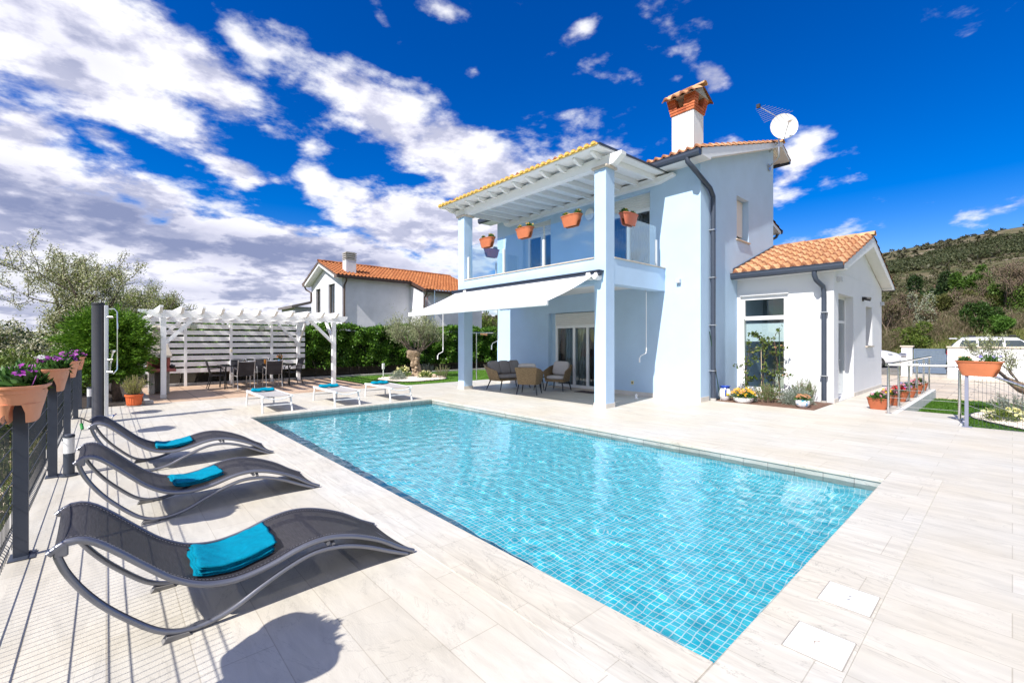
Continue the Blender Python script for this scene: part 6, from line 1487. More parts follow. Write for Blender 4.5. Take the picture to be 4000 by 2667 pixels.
# ---- trees beyond the fence on the left
def place(px_, depth): # compass placement by measured bearing
    r = (px_-2000)/1760*depth; return (depth*sin(HEAD)+r*cos(HEAD), depth*cos(HEAD)-r*sin(HEAD))
def blossom_tree(name, label, c, H, r0, seed, levels, spread, per, leafset, lean=(0,0), bark=DARKBARK, first=.34, group=None, blossom_n=5, L=.07):
    t = thing(name, label, 'tree', c, 0, group); br, tp, dr = branch_tree(c, H, r0, seed, levels, lean, spread, first, (3,4), .18, .74, rmin=.011)
    build_branches('branches', br, bark, t)
    g = np.random.default_rng(seed)
    for (m_, n_, rad, L_, W_, nm) in leafset:
        if n_ <= 0: continue
        V, F = leaves(cluster_pts(tp, rad, n_, g), L_, W_, None, 1, rng=g); npmesh(nm, V, F, m_, t)
    return t
x, y = place(95, 18.0); T1_ = blossom_tree('flowering_tree', 'largest cream-blossomed tree with a dark ivy-clad trunk at the far left', (x,y,-1.7), 8.6, .36, 9, 5, .98, 5, [(BLOSSOM,7,.12,.07,.05,'blossom'),(SPRING,9,.15,.06,.03,'foliage')], (.12,-.05))
g = np.random.default_rng(4); zt = g.uniform(-1.6,1.9,1500); P = np.stack([x+g.normal(0,.32,1500)+.1*zt, y+g.normal(0,.32,1500), zt],1); V, F = leaves(P, .12, .09, None, 1, rng=g); npmesh('ivy', V, F, IVYL, T1_)
for i, (px_, d, H, sd_, lab, sets) in enumerate((
   (470,21,7.2,12,'pale green budding tree left of the pergola roof',[(BLOSSOM,4,.14,.065,.045,'blossom'),(SPRING,9,.18,.07,.04,'foliage')]),
   (600,23,7.3,13,'pale spring-leaved tree just behind the left pergola corner',[(SPRING,9,.18,.07,.04,'foliage'),(BLOSSOM,3,.15,.065,.045,'blossom')]),
   (700,24,7.3,14,'mostly bare twiggy tree above the pergola roof',[(SPRING,1,.14,.05,.03,'foliage')]))):
    x, y = place(px_, d); blossom_tree('spring_tree', lab, (x,y,-1.8), H, .13, sd_, 5, .8, 5, sets, group='spring trees behind the conifer', bark=BARKG, first=.30)
for i, (px_, d, H, sd_, lab) in enumerate(((60,15.5,5.2,21,'low white-blossomed bush at the left edge, below the big tree'),(250,17,4.8,22,'low white-blossomed bush between big tree and conifer'),(-120,14,5,23,'white-blossomed bush outside the left frame edge'))):
    x, y = place(px_, d); blossom_tree('blossom_bush', lab, (x,y,-1.6), H, .08, sd_, 4, 1.0, 6, [(BLOSSOM,16,.16,.065,.05,'blossom'),(SPRING,6,.16,.06,.035,'foliage'),(IVYL,4,.2,.09,.06,'dark_foliage')], group='white blossom bushes beyond the fence', first=.28)
for i, (px_, d, rx, h, lab) in enumerate(((40,11.5,1.15,1.95,'yellow-green leafy shrub just outside the fence at the left edge'),(190,12.5,1.0,1.75,'yellow-green leafy shrub outside the fence behind the small planters'),(-120,10,1.1,1.9,'yellow-green leafy shrub beside the nearest planter'))):
    x, y = place(px_, d); t = thing('leafy_shrub', lab, 'shrub', (x,y,-.9), 0, 'leafy shrubs outside the fence'); g = np.random.default_rng(60+i)
    P, D_ = ell_pts((x,y,.1), (rx,rx,h*.62), 7000, g, .45); V, F = leaves(P, .085, .045, D_+np.array([0,0,.4]), .9, rng=g); npmesh('foliage', V, F, SHRUBL, t)
    br, tp, dr = branch_tree((x,y,-1.2), h*1.1, .05, 70+i, 3, (0,0), .9, .4); build_branches('branches', br, BARK, t)
# dark mass of trees further off fills the gaps
g = np.random.default_rng(31); P = []; 
for k in range(26):
    px_ = g.uniform(-700,520); d = g.uniform(24,40); x, y = place(px_, d); hh = g.uniform(2.2,3.8); p, _ = ell_pts((x,y,hh*.1-.9), (g.uniform(1.2,2.4),g.uniform(1.2,2.4),hh), 1500, g, .4, -.3); P.append(p)
P = np.concatenate(P); V, F = leaves(P, .24, .16, None, 1, rng=g); stuff(npmesh('distant_thicket', V, F, leafmat('thicket_leaves', [(.03,.05,.012),(.07,.10,.025),(.14,.15,.05),(.05,.075,.02)], .2)))
# rough growth on the ground outside the fence
g = np.random.default_rng(33); n_ = 26000; x = -.8-g.exponential(3.2,n_); y = g.uniform(-2,18,n_); z = terrain(x,y); V, F = leaves(np.stack([x,y,z],1), .16, .03, np.tile([0,0,1.0],(n_,1)), 1.1, rng=g)
stuff(npmesh('rough_grass', V, F, leafmat('rough_grass_blades', [(.05,.10,.015),(.14,.18,.04),(.30,.26,.13),(.09,.15,.02)], .3)))
n_ = 2500; x = -.8-g.exponential(3,n_); y = g.uniform(-2,18,n_); b = MB(); rr = random.Random(3)
for xx, yy in zip(x,y): s = rr.uniform(.03,.09); b.blob((xx,yy,float(terrain(xx,yy))+.02), s, s*.8, s*.5, 5, 3, .2, rr)
stuff(b.build('loose_stones', mat('loose_limestone', srgb(206,192,172), .95, .25, 20)))
# ---------------------------------------------------------------- beds by the annex, steel rail, pots, lower garden, wall, cars, hillside growth
# climbing plants on stakes before the annex window
CLIMB = leafmat('climber_leaves', [(.05,.09,.015),(.10,.15,.03),(.16,.19,.05)], .3); STAKE = mat('green_stake', (.01,.045,.02), .4)
for i, (x, y, h, stk, lab) in enumerate(((12.55,4.72,1.45,2.1,'climbing plant on a dark green stake, left of the annex window'),(12.62,4.35,1.5,0,'middle leafy climbing plant on a thin cane before the annex window'),(12.72,3.95,1.55,1.85,'sparse climbing plant with dry blossoms at the right of the annex window'))):
    t = thing('climbing_plant', lab, 'plant', (x,y,.01), 0, 'climbers before the annex window'); g = np.random.default_rng(100+i); rr = random.Random(90+i)
    if stk: b = MB(); b.cyl((x+.02,y+.01,0),(x+.0,y+.02,stk),.011,.010,8); b.build('stake', STAKE, t)
    else: b = MB(); b.cyl((x+.02,y,0),(x+.03,y+.02,1.3),.007,.007,6); b.build('cane', mat('pale_cane', srgb(206,184,150), .8), t)
    pts = []; b = MB(); p = Vector((x,y,0)); path = [p.copy()]
    for k in range(8): p = p+Vector((rr.uniform(-.03,.03),rr.uniform(-.04,.04),h/8)); path.append(p.copy())
    b.tube(path, [.014-.001*k for k in range(9)], 5)
    for k in range(9):
        q = path[rr.randint(2,8)]; e = q+Vector((rr.uniform(-.15,.1),rr.uniform(-.38,.38),rr.uniform(-.05,.28))); m_ = (q+e)/2+Vector((0,0,.05)); b.tube([q,m_,e], [.007,.005,.003], 4); pts += [e, m_, e.lerp(m_,.5)]
    b.build('stem', BARK, t, smooth='all'); pts += path[3:]
    n_ = (9,12,5)[i]; V, F = leaves(cluster_pts(np.array([q[:] for q in pts]), .05, n_, g), .06, .05, None, 1, rng=g); npmesh('foliage', V, F, CLIMB, t)
    if i != 1: C = np.array([q[:] for q in pts])[g.integers(0,len(pts),8)]; V, F = flowers(C, .035, 5, rng=g); npmesh('dry_blossom', V, F, PEACHP if i else CREAMP, t)
bush('rosemary', 'bushy green rosemary in the middle of the mulch bed under the annex window', 'plant', (12.05,4.0,.01), .34,.32,.46, 3200, ROSEM, .045,.008, seed=11, up=True)
bush('rosemary', 'tall green rosemary against the white annex wall near the downpipe', 'plant', (12.72,3.42,.01), .32,.28,.55, 2800, ROSEM, .045,.008, seed=12, up=True)
bush('lavender', 'wide grey-green lavender beside the painted bowl', 'plant', (12.22,3.45,.01), .42,.36,.38, 2600, SILVER, .075,.012, seed=13)
bush('lavender', 'small grey-green lavender between yellow flowers and rosemary', 'plant', (11.95,4.42,.01), .22,.20,.34, 1100, SILVER, .065,.012, seed=14)
bush('silver_shrub', 'low grey plant at the foot of the staked climber', 'plant', (12.3,4.75,.01), .16,.16,.3, 500, SILVER, .06,.014, seed=15)
t = thing('yellow_flower_bowl', 'white bowl overflowing with orange-yellow flowers at the bed edge', 'potted plant', (11.62,4.42,0))
b = MB(); b.lathe([(.14,.005),(.19,.06),(.205,.13),(.185,.13),(.15,.07)], (11.62,4.42,0), 26, sx=1, sy=1.15); b.build('bowl', WHITE, t, smooth=True)
planting(t, (11.62,4.42,.12), .26,.30,.20, 700, [(YELLOWP,90,.030,'flower'),(PEACHP,40,.028,'flower')], LEAFG, .05, .02)
t = thing('blue_white_jug', 'blue and white painted ceramic jug by the dark downpipe', 'jug', (11.72,4.9,0))
WB = mat('white_glaze', (.80,.80,.80), .15, .03, 5, coat=.4); BB = mat('blue_glaze', (.02,.07,.40), .15, .15, 9, coat=.4)
b = MB(); b.lathe([(.09,.012),(.15,.10),(.155,.18),(.12,.27),(.10,.31)], (11.72,4.9,0), 24); b.build('belly', WB, t, smooth=True)
b = MB(); b.lathe([(.101,.311),(.125,.36),(.13,.37),(.11,.365),(.09,.315)], (11.72,4.9,0), 24); b.build('rim', BB, t, smooth=True)
b = MB(); b.tube([(11.63,4.85,.35),(11.56,4.82,.33),(11.55,4.82,.22),(11.59,4.83,.13)], .017, 8); b.build('handle', BB, t, smooth=True)
b = MB(); b.blob((11.60,4.80,.17),.03,.06,.035); b.build('painted_band', mat('yellow_glaze', (.55,.42,.03), .2), t, smooth=True)
t = thing('painted_bowl', 'white bowl with blue splashes and reddish flowers at the bed corner', 'potted plant', (11.72,3.18,0))
def splash():
    m, n, l = nt('splashed_glaze'); out = n.new('ShaderNodeOutputMaterial'); p = n.new('ShaderNodeBsdfPrincipled'); p.inputs['Roughness'].default_value = .15; tc = n.new('ShaderNodeTexCoord'); nz = n.new('ShaderNodeTexNoise'); nz.inputs['Scale'].default_value = 14; nz.inputs['Detail'].default_value = 5; l.new(tc.outputs['Object'], nz.inputs['Vector'])
    rp = n.new('ShaderNodeValToRGB'); rp.color_ramp.elements[0].position = .56; rp.color_ramp.elements[0].color = (.8,.8,.8,1); rp.color_ramp.elements[1].position = .62; rp.color_ramp.elements[1].color = (.03,.32,.62,1); l.new(nz.outputs['Fac'], rp.inputs[0]); l.new(rp.outputs[0], p.inputs['Base Color']); l.new(p.outputs[0], out.inputs[0]); return m
b = MB(); b.lathe([(.07,.005),(.125,.05),(.145,.12),(.14,.18),(.125,.18),(.12,.1)], (11.72,3.18,0), 26); b.build('bowl', splash(), t, smooth=True)
planting(t, (11.72,3.18,.17), .16,.15,.12, 350, [(leafmat('russet_petals', [(.55,.22,.12),(.65,.34,.2),(.4,.25,.1)], .3),60,.026,'flower')], LEAFG, .045, .018)
t = thing('leaning_stake', 'thin dark green stake leaning on the wall beside the tall downpipe', 'stake', (11.35,5.05,0)); b = MB(); b.cyl((11.62,4.98,.03),(11.28,5.10,1.75),.010,.010,8); b.build('rod', STAKE, t); b = MB(); b.cyl((11.635,4.975,.0),(11.615,4.982,.08),.013,.012,8); b.build('tip', WHITE, t)
# ---- stainless steel railing
RL = thing('steel_railing', 'stainless steel handrail with thin cables round the sunken garden', 'railing', (12.2,1.74,0)); RY = 1.74
px5 = [12.19,13.49,15.0,16.38,17.78,19.1]
for x in px5:
    b = MB(); b.cyl((x,RY,.012),(x,RY,.955),.024,.024,14); p = b.build('post', STEEL, RL, smooth=True)
    b = MB(); b.lathe([(.055,.001),(.055,.010),(.03,.014)], (x,RY,0), 16); b.build('base_plate', STEEL, p, smooth=True)
    b = MB(); b.cyl((x,RY,.955),(x,RY,1.0),.008,.008,8); b.build('rail_pin', STEEL, p, smooth=True)
b = MB(); b.tube([(11.95,RY,1.02),(19.5,RY,1.02)], .024, 12); b.build('handrail', STEEL, RL, smooth=True)
p2 = (12.22,.68); b = MB(); b.cyl((p2[0],p2[1],.012),(p2[0],p2[1],.955),.024,.024,14); p = b.build('post', STEEL, RL, smooth=True); b = MB(); b.lathe([(.06,.005),(.06,.014),(.03,.018)], (p2[0],p2[1],0), 16); b.build('base_plate', STEEL, p, smooth=True)
b = MB(); b.tube([(12.1,1.76,1.02),(12.16,1.2,1.02),(12.22,.68,1.02)], .024, 12); b.build('handrail', STEEL, RL, smooth=True)
ps = (12.32,-.33); b = MB(); b.tube([(12.22,.68,1.02),(12.23,.55,.99),(ps[0],ps[1],.60),(ps[0]+.04,ps[1]-.7,.30)], .024, 12); b.build('sloping_handrail', STEEL, RL, smooth=True)
b = MB(); b.cyl((ps[0],ps[1],-.25),(ps[0],ps[1],.55),.024,.024,14); b.build('post', STEEL, RL, smooth=True)
for k in range(5):
    z = .16+k*.17; b = MB(); b.tube([(19.1,RY,z),(12.19,RY,z),(p2[0],p2[1],z)], .0035, 5); b.tube([(p2[0],p2[1],z),(ps[0],ps[1],z-.42)], .0035, 5); b.build('cable', STEEL, RL)
# flower pots standing along the rail
POTB = mat('brown_terracotta_plastic', srgb(168,92,58), .6, .06, 8, .1, 100)
def ground_pot(x, y, lab, sets, seed, s=.40, rz=0.0, m=POTB):
    t = thing('saddle_planter', lab, 'planter', (x,y,.002), rz, 'flower pots standing along the steel rail'); saddle_pot(t, m, s*1.02, .28, .25); t.rotation_euler = (0,0,0)
    planting(t, (x,y,.22), s*.46, .15, .15, 600, sets, LEAFG, .05, .02, rng=np.random.default_rng(seed))
ground_pot(12.72,1.99,'nearest rail flower pot, arched notch in front, pink and white blooms', [(PINKP,9,.035,'flower'),(WHITEP,8,.03,'white_flower')], 41, .40, pi/2)
ground_pot(13.75,1.95,'second rail flower pot, yellow blooms beside pink ones', [(YELLOWP,14,.035,'flower'),(PINKP,14,.035,'pink_flower')], 42, .46, pi/2)
ground_pot(14.75,1.93,'third rail flower pot, crowded with red blooms', [(REDP,40,.04,'flower'),(PEACHP,8,.03,'peach_flower')], 43, .44, pi/2)
ground_pot(16.0,1.92,'fourth rail flower pot, blue and pink blooms', [(BLUEP,16,.035,'flower'),(PINKP,12,.035,'pink_flower')], 44, .46, pi/2)
ground_pot(17.3,1.91,'fifth rail flower pot, dark pink blooms', [(REDP,8,.035,'flower'),(PINKP,14,.035,'pink_flower')], 45, .44, pi/2)
ground_pot(18.5,1.90,'farthest rail flower pot, few red blooms', [(REDP,8,.035,'flower')], 46, .40, pi/2)
# planter on the fence post right of the steps, wire mesh beyond it
GF = thing('garden_fence', 'grey post and wire mesh fence at the right edge of the terrace', 'fence', (11.26,.53,0)); LP = mat('light_grey_post', srgb(126,130,148), .45, .05, 6)
b = MB(); b.box(11.235,.515,.006,11.285,.565,.93); p = b.build('post', LP, GF, bevel=.003); b = MB(); b.box(11.17,.47,.002,11.30,.60,.008); b.build('base_plate', LP, p)
dirn = Vector((-.44,-1,0)).normalized(); e0 = Vector((11.262,.50,0)); b = MB()
for i in range(28): q = e0+dirn*(.06+i*.055); b.tube([q+Vector((0,0,.04)), q+Vector((0,0,.96))], .0026, 4, False)
for z in (.05,.24,.43,.62,.80,.95): b.tube([e0+Vector((0,0,z)), e0+dirn*1.6+Vector((0,0,z))], .003, 4, False)
b.build('mesh_panel', WIRE, GF)
t = thing('saddle_planter', 'orange planter on the grey fence post at the right, peach and blue flowers', 'planter', (11.24,.39,.90), pi/2-.36+pi/2*0, None); t.rotation_euler.z = atan2(-1,-.44)
saddle_pot(t, mat('orange_plastic', srgb(196,116,76), .55, .05, 8, .1, 120), .62, .30, .26); rzq = t.rotation_euler.z; t.rotation_euler = (0,0,0)
g = np.random.default_rng(77)
for s_, pm, cnt, nm, hh, rx_ in ((-.19,PEACHP,7,'peach_flower',.10,.10),(.15,BLUEP,6,'blue_flower',.15,.13)):
    c = np.array((11.24+cos(rzq)*s_, .39+sin(rzq)*s_, 1.13)); P = unit(g.normal(size=(420,3)))*g.uniform(.3,1,(420,1))*np.array([rx_,rx_,hh]); P[:,2] = np.abs(P[:,2]); V, F = leaves(P+c, .04, .014, P+np.array([0,0,.05]), .9, rng=g); npmesh('foliage', V, F, LEAFG, t)
    k = g.uniform(-1,1,(cnt,2))*rx_; C = np.stack([k[:,0],k[:,1],hh*g.uniform(.6,1.1,cnt)],1)+c; V, F = flowers(C, .026, 7, rng=g); npmesh(nm, V, F, pm, t)
V, F = flowers(np.array([(11.24-cos(rzq)*.27, .39-sin(rzq)*.29, 1.17)]), .035, 8, rng=g); npmesh('pink_flower', V, F, PINKP, t)
# sunken garden: second olive, gravel, plants
island('garden_gravel', 15.0, -.55, 1.7, 1.15, -.27, 5, .2)
bush('yellow_flower_bush', 'pale yellow flowering cushion in the sunken garden gravel', 'plant', (14.55,.10,-.22), .34,.38,.26, 1100, SHRUBL, .05,.02, [(CREAMP,46,.042,'flower')], seed=21)
bush('silver_shrub', 'grey feathery shrub behind the pale yellow flowers of the sunken garden', 'plant', (15.3,.0,-.22), .40,.42,.52, 1900, SILVER, .08,.012, seed=22, up=True)
b = MB(); b.blob((14.1,-.35,-.2),.22,.17,.10,8,6,.15); t = thing('boulder', 'flat sandy boulder on the sunken garden gravel', 'rock', (14.1,-.35,-.27)); b.build('stone', mat('sandy_stone', srgb(222,190,150), .9, .2, 8, .8, 30), t, smooth='all')
t = thing('leaning_olive', 'leaning young olive with sparse grey leaves at the right edge of the picture', 'tree', (16.1,-1.0,-.27))
b = MB(); b.tube([(16.1,-1.05,-.3),(16.05,-.75,.0),(16.0,-.45,.25),(16.1,-.15,.40),(16.05,.12,.62)], [.19,.16,.13,.12,.05], 10); b.build('trunk', mat('rough_olive_bark', srgb(140,120,98), .95, .35, 9, 1, 22, col2=srgb(70,58,48)), t, smooth='all')
br = []; tp = []; dr = []
for i, (bx_, ld) in enumerate((((16.0,-.45,.25),(-.1,.15)),((16.1,-.15,.42),(-.2,.5)),((16.05,-.75,.1),(.2,-.1)),((16.05,.1,.6),(-.1,.7)),((16.0,-.5,.3),(.2,.3)),((16.05,.0,.5),(-.5,.5)))):
    a_, b_, c_ = branch_tree(bx_, 1.35, .025, 200+i, 3, ld, .55, .36, (2,3), .2, .7); br += a_; tp.append(b_); dr.append(c_)
build_branches('branches', br, BARKG, t); tp = np.concatenate(tp); V, F = leaves(cluster_pts(tp, .09, 5), .075, .017, np.repeat(np.concatenate(dr),5,0), 1); npmesh('crown', V, F, OLIVEL, t)
# ---- boundary wall, gate, letter box
t = thing('boundary_wall', 'white rendered boundary wall with stone coping in front of the parked estate car', 'wall', (30.2,0,-.25)); b = MB(); b.box(30.1,-12,-.8,30.35,2.09,1.20); b.build('wall', GREYWALL, t); b = MB(); b.box(30.04,-12,1.20,30.41,2.13,1.27); b.build('coping', STONE, t, bevel=.01)
t = thing('gate_pillar', 'white rendered gate pillar with a stone cap and a grey letter box', 'pillar', (30.2,3.58,-.25)); b = MB(); b.box(30.1,3.37,-.8,30.4,3.79,1.22); b.build('shaft', GREYWALL, t); b = MB(); b.box(30.04,3.32,1.22,30.46,3.84,1.29); b.build('cap', STONE, t, bevel=.01)
t = thing('letter_box', 'grey metal letter box fixed to the gate pillar', 'letter box', (30.05,3.7,.8)); b = MB(); b.box(29.98,3.58,.78,30.10,3.84,.92); b.build('box_body', LP, t, bevel=.005); b = MB(); b.box(29.972,3.62,.86,29.98,3.80,.885); b.build('slot', BLACKP, t)
GT = mat('slate_blue_metal', srgb(98,114,134), .5, .08, 5)
t = thing('garden_gate', 'slate-blue horizontal-slat metal gate between pillar and boundary wall', 'gate', (30.2,2.72,-.07)); b = MB()
for (ya, yb, za, zb) in ((2.14,2.20,-.06,1.14),(3.26,3.32,-.06,1.14),(2.20,3.26,-.06,.0),(2.20,3.26,1.08,1.14)): b.box(30.15,ya,za,30.20,yb,zb)
b.build('gate_frame', GT, t); b = MB()
for i in range(11): z = .005+i*.0985; b.box(30.165,2.2,z,30.185,3.26,z+.086)
b.build('slats', GT, t); b = MB(); b.box(30.10,2.12,.95,30.15,2.17,1.15); b.box(30.10,2.12,.2,30.15,2.17,.4); b.build('hinge', BLACKM, t)
b = MB(); b.box(30.0,2.1,-.3,30.3,3.37,-.10); struct(b.build('gate_step', CONC))
# ---- two white cars on the road behind
CARW = mat('white_car_paint', (.80,.80,.81), .25, .02, 3, coat=.6)
def car(name, label, loc, rz, L=4.6, Hr=1.52, estate=True):
    t = thing(name, label, 'car', loc); T = Matrix.Translation(loc) @ Matrix.Rotation(rz,4,'Z'); hw = .88
    st = [(0.0,.62,.42,.80),(.10,.80,.30,.98),(.5,.87,.24,1.02),(1.2,.89,.22,1.0),(2.6,.89,.22,.98),(3.3,.88,.23,.97),(3.9,.84,.25,.88),(4.3,.76,.28,.76),(4.52,.60,.34,.62),(4.6,.45,.42,.52)]
    rings = []
    for x, w, z0, z1 in st:
        zc = (z0+z1)/2; rings.append([(x,-w*.9,z0),(x,-w,z0+.12),(x,-w*1.0,zc+.08),(x,-w*.95,z1-.05),(x,-w*.78,z1+.01),(x,0,z1+.04),(x,w*.78,z1+.01),(x,w*.95,z1-.05),(x,w*1.0,zc+.08),(x,w,z0+.12),(x,w*.9,z0)])
    b = MB(); b.loft(rings, T=T); body = b.build('body', CARW, t, smooth=True)
    xr0, xr1 = (.35, 2.75); cb = [(.06,.76,.98) if estate else (.5,.7,.98),(xr0,.74,1.36),(xr0+.25,.72,Hr-.03),(1.6,.71,Hr),(xr1-.25,.70,Hr-.05),(3.5,.76,.97)]
    bt = [(.02,.84,.97),(.30,.85,.98),(.65,.86,.98),(1.6,.86,.97),(2.75,.86,.97),(3.55,.82,.95)]
    rings = []
    for (x, w, z), (x2, w2, z2) in zip(cb, bt): rings.append([(x2,-w2,z2-.04),(x,-w,z-.06),(x,-w*.86,z),(x,0,z+.025),(x,w*.86,z),(x,w,z-.06),(x2,w2,z2-.04)])
    b = MB(); b.loft(rings, T=T); b.build('cabin', CARW, t, smooth=True)
    for s in (-1, 1):
        for (xa, xb, xat, xbt, nm) in ((.45,1.12,.62,1.12,'rear_quarter_window'),(1.22,2.05,1.22,2.02,'rear_side_window'),(2.15,3.15,2.12,2.62,'front_side_window')):
            y0_, y1_ = s*.872, s*.765; b = MB(); b._add([T @ Vector(v) for v in [(xa,y0_,1.0),(xb,y0_,1.0),(xbt,y1_,Hr-.16),(xat,y1_,Hr-.16),(xa,y0_-s*.012,1.0),(xb,y0_-s*.012,1.0),(xbt,y1_-s*.012,Hr-.16),(xat,y1_-s*.012,Hr-.16)]], [(0,1,2,3),(7,6,5,4),(0,4,5,1),(1,5,6,2),(2,6,7,3),(3,7,4,0)]); b.build(nm, CARDARK, t)
        b = MB(); b.cyl((1.0,s*.55,Hr+.0),(1.0,s*.55,Hr+.02),.02,.02,8,T=T); b.tube([(.7,s*.66,Hr-.02),(.75,s*.66,Hr+.05),(2.5,s*.64,Hr+.03),(2.6,s*.64,Hr-.03)], .016, 6, T=T); b.build('roof_rail', BLACKP, t, smooth=True)
        for x in (.95, 2.35):
            b = MB(); b.box(x-.12,s*.60-.05,Hr+.02,x+.12,s*.60+.05,Hr+.10,T=T,c=.02); b.build('roof_bar_foot', BLACKP, t)
        for x in (.85, 3.62):
            Tm = T @ Matrix.Translation((x,s*.80,.31)) @ Matrix.Rotation(-s*pi/2,4,'X'); b = MB(); b.lathe([(.2,-.08),(.30,-.08),(.315,-.05),(.315,.06),(.30,.085),(.21,.09),(.2,.07)], (0,0,0), 24, T=Tm); w_ = b.build('wheel', mat('tyre_rubber', (.02,.02,.02), .8), t, smooth=True); b = MB(); b.lathe([(.205,.05),(.20,.085),(.06,.075),(0,.09)], (0,0,0), 20, T=Tm); b.build('rim', GALV, w_, smooth=True)
        b = MB(); b.loft([[(x_,s*y_,z_) for x_,y_,z_ in ((4.02,.80,.80),(4.20,.765,.765),(4.42,.64,.66),(4.40,.62,.60),(4.2,.77,.67),(4.05,.815,.74))],[(x_+.015,s*(y_+.022),z_+.012) for x_,y_,z_ in ((4.02,.80,.80),(4.20,.765,.765),(4.42,.64,.66),(4.40,.62,.60),(4.2,.77,.67),(4.05,.815,.74))]], T=T); b.build('headlight', mat('headlight_glass', (.35,.38,.42), .08, .4, 20, coat=.8), t)
        b = MB(); b.box(-.01,s*.78-.09,.75,.12,s*.78+.07,.98,T=T,c=.02); b.build('tail_light', mat('red_lens', (.35,.01,.01), .2), t)
        b = MB(); b.box(2.9,s*.90,.96,3.05,s*1.06,1.08,T=T,c=.03); b.build('wing_mirror', CARW, t)
    b = MB(); b._add([T @ Vector(v) for v in [(3.53,-.74,.985),(3.53,.74,.985),(2.58,.62,Hr-.075),(2.58,-.62,Hr-.075),(3.53,-.74,.965),(3.53,.74,.965),(2.56,.62,Hr-.10),(2.56,-.62,Hr-.10)]], [(0,1,2,3),(7,6,5,4),(0,4,5,1),(1,5,6,2),(2,6,7,3),(3,7,4,0)]); b.build('windscreen', CARDARK, t)
    b = MB(); b._add([T @ Vector(v) for v in [(.025,-.72,1.0),(.025,.72,1.0),(.30,.64,1.36),(.30,-.64,1.36),(.06,-.72,1.0),(.06,.72,1.0),(.33,.64,1.36),(.33,-.64,1.36)]], [(3,2,1,0),(4,5,6,7),(0,1,5,4),(1,2,6,5),(2,3,7,6),(3,0,4,7)]); b.build('rear_window', CARDARK, t)
    b = MB(); b.box(.12,-.62,Hr-.10,.42,.62,Hr-.05,T=T,c=.02); b.build('rear_spoiler', CARW, t)
    b = MB(); b.box(4.42,-.40,.50,4.58,.40,.62,T=T,c=.02); b.box(4.35,-.55,.30,4.54,.55,.42,T=T,c=.02); b.build('grille', BLACKP, t)
CARDARK = mat('tinted_car_glass', (.035,.05,.06), .06, .3, 2, coat=.5)
car('parked_car', 'white estate car with black roof-bar feet parked behind the boundary wall', (33.4,2.35,.06), -pi/2, 4.6, 1.66)
car('parked_car', 'white hatchback car nosing out behind the annex, headlight showing', (32.5,8.6,.06), -pi/2, 4.6, 1.5, False)
# ---- growth on the hillside
def hill_pos(px_, d): x, y = place(px_, d); return (x, y, float(terrain(x, y)))
BARES = [(3470,33,3.9,301,'bare twiggy tree just right of the annex roof corner'),(3560,35,4.1,302,'bare grey tree between the annex and the dark pine'),(3640,33,3.0,303,'low bare tree in front of the dark pine'),(3900,36,6.0,304,'tallest bare tree above the parked estate car, ivy on its stem'),(3990,34,5.6,305,'tall bare tree at the right edge of the picture'),(3810,34,3.4,306,'bare branching tree right of the juniper'),(3740,36,3.6,307,'bare pale tree above the garden gate'),(1915,62,7.0,308,'bare tree in the gap between the neighbouring house and the villa'),(4090,33,5.2,309,'bare tree just outside the right frame edge')]
for px_, d, H, sd_, lab in BARES:
    c = hill_pos(px_, d); t = thing('bare_tree', lab, 'tree', (c[0],c[1],c[2]-.2), 0, 'bare trees on the slope behind the road'); br, tp, dr = branch_tree((c[0],c[1],c[2]-.2), H, H*.022, sd_, 5, (R.uniform(-.2,.2),R.uniform(-.2,.2)), .72, .30, (3,4), .22, .74, rmin=.013); build_branches('branches', br, TWIGM, t)
    g = np.random.default_rng(sd_); V, F = leaves(cluster_pts(tp, .2, 1, g), .12, .05, None, 1, rng=g); npmesh('foliage', V, F, BRUSHL, t)
    if sd_ in (304,305):
        k = 2200; zz = g.uniform(0,H*.55,k); V, F = leaves(np.stack([c[0]+g.normal(0,.28,k)+.0*zz, c[1]+g.normal(0,.28,k), c[2]+zz],1), .16, .10, None, 1, rng=g); npmesh('ivy', V, F, leafmat('light_ivy', [(.06,.12,.015),(.12,.20,.03),(.04,.08,.012)], .2), t)
def crown_tree(name, label, px_, d, rx, h, m, seed, L, Wl, n, trunk=.2, group=None, lobes=11):
    c = hill_pos(px_, d); t = thing(name, label, 'tree', (c[0],c[1],c[2]-.3), 0, group); g = np.random.default_rng(seed)
    b = MB(); b.tube([(c[0],c[1],c[2]-.3),(c[0]+.1,c[1],c[2]+h*.3),(c[0],c[1]+.1,c[2]+h*.75)], [trunk,trunk*.8,trunk*.3], 8); b.build('trunk', BARK, t, smooth='all'); P = []; Ds = []
    for k in range(lobes):
        a = g.uniform(0,6.28); q = g.uniform(.05,.85)*rx; zz = g.uniform(.22,.86)*h; s = g.uniform(.26,.48)*(1.2-.5*zz/h); p, dd_ = ell_pts((c[0]+q*cos(a), c[1]+q*sin(a), c[2]+zz), (rx*s,rx*s,h*.20), n//lobes, g, .5); P.append(p); Ds.append(dd_)
    P = np.concatenate(P); Ds = np.concatenate(Ds); V, F = leaves(P, L, Wl, Ds+np.array([0,0,.35]), .9, rng=g); npmesh('crown', V, F, m, t)
crown_tree('pine_tree', 'darkest bushy pine standing out on the slope above the gate', 3655, 52, 2.4, 4.6, PINEL, 401, .34, .10, 9000, .25, 'pines on the slope')
crown_tree('pine_tree', 'dark low pine left of the darkest bushy pine', 3565, 56, 2.0, 3.0, PINEL, 402, .34, .10, 5000, .22, 'pines on the slope')
crown_tree('evergreen_tree', 'rounded bright green evergreen above the estate car', 3790, 46, 1.5, 4.9, leafmat('bright_evergreen', [(.035,.08,.012),(.07,.14,.02),(.11,.19,.03)], .2), 403, .22, .12, 8000, .2)
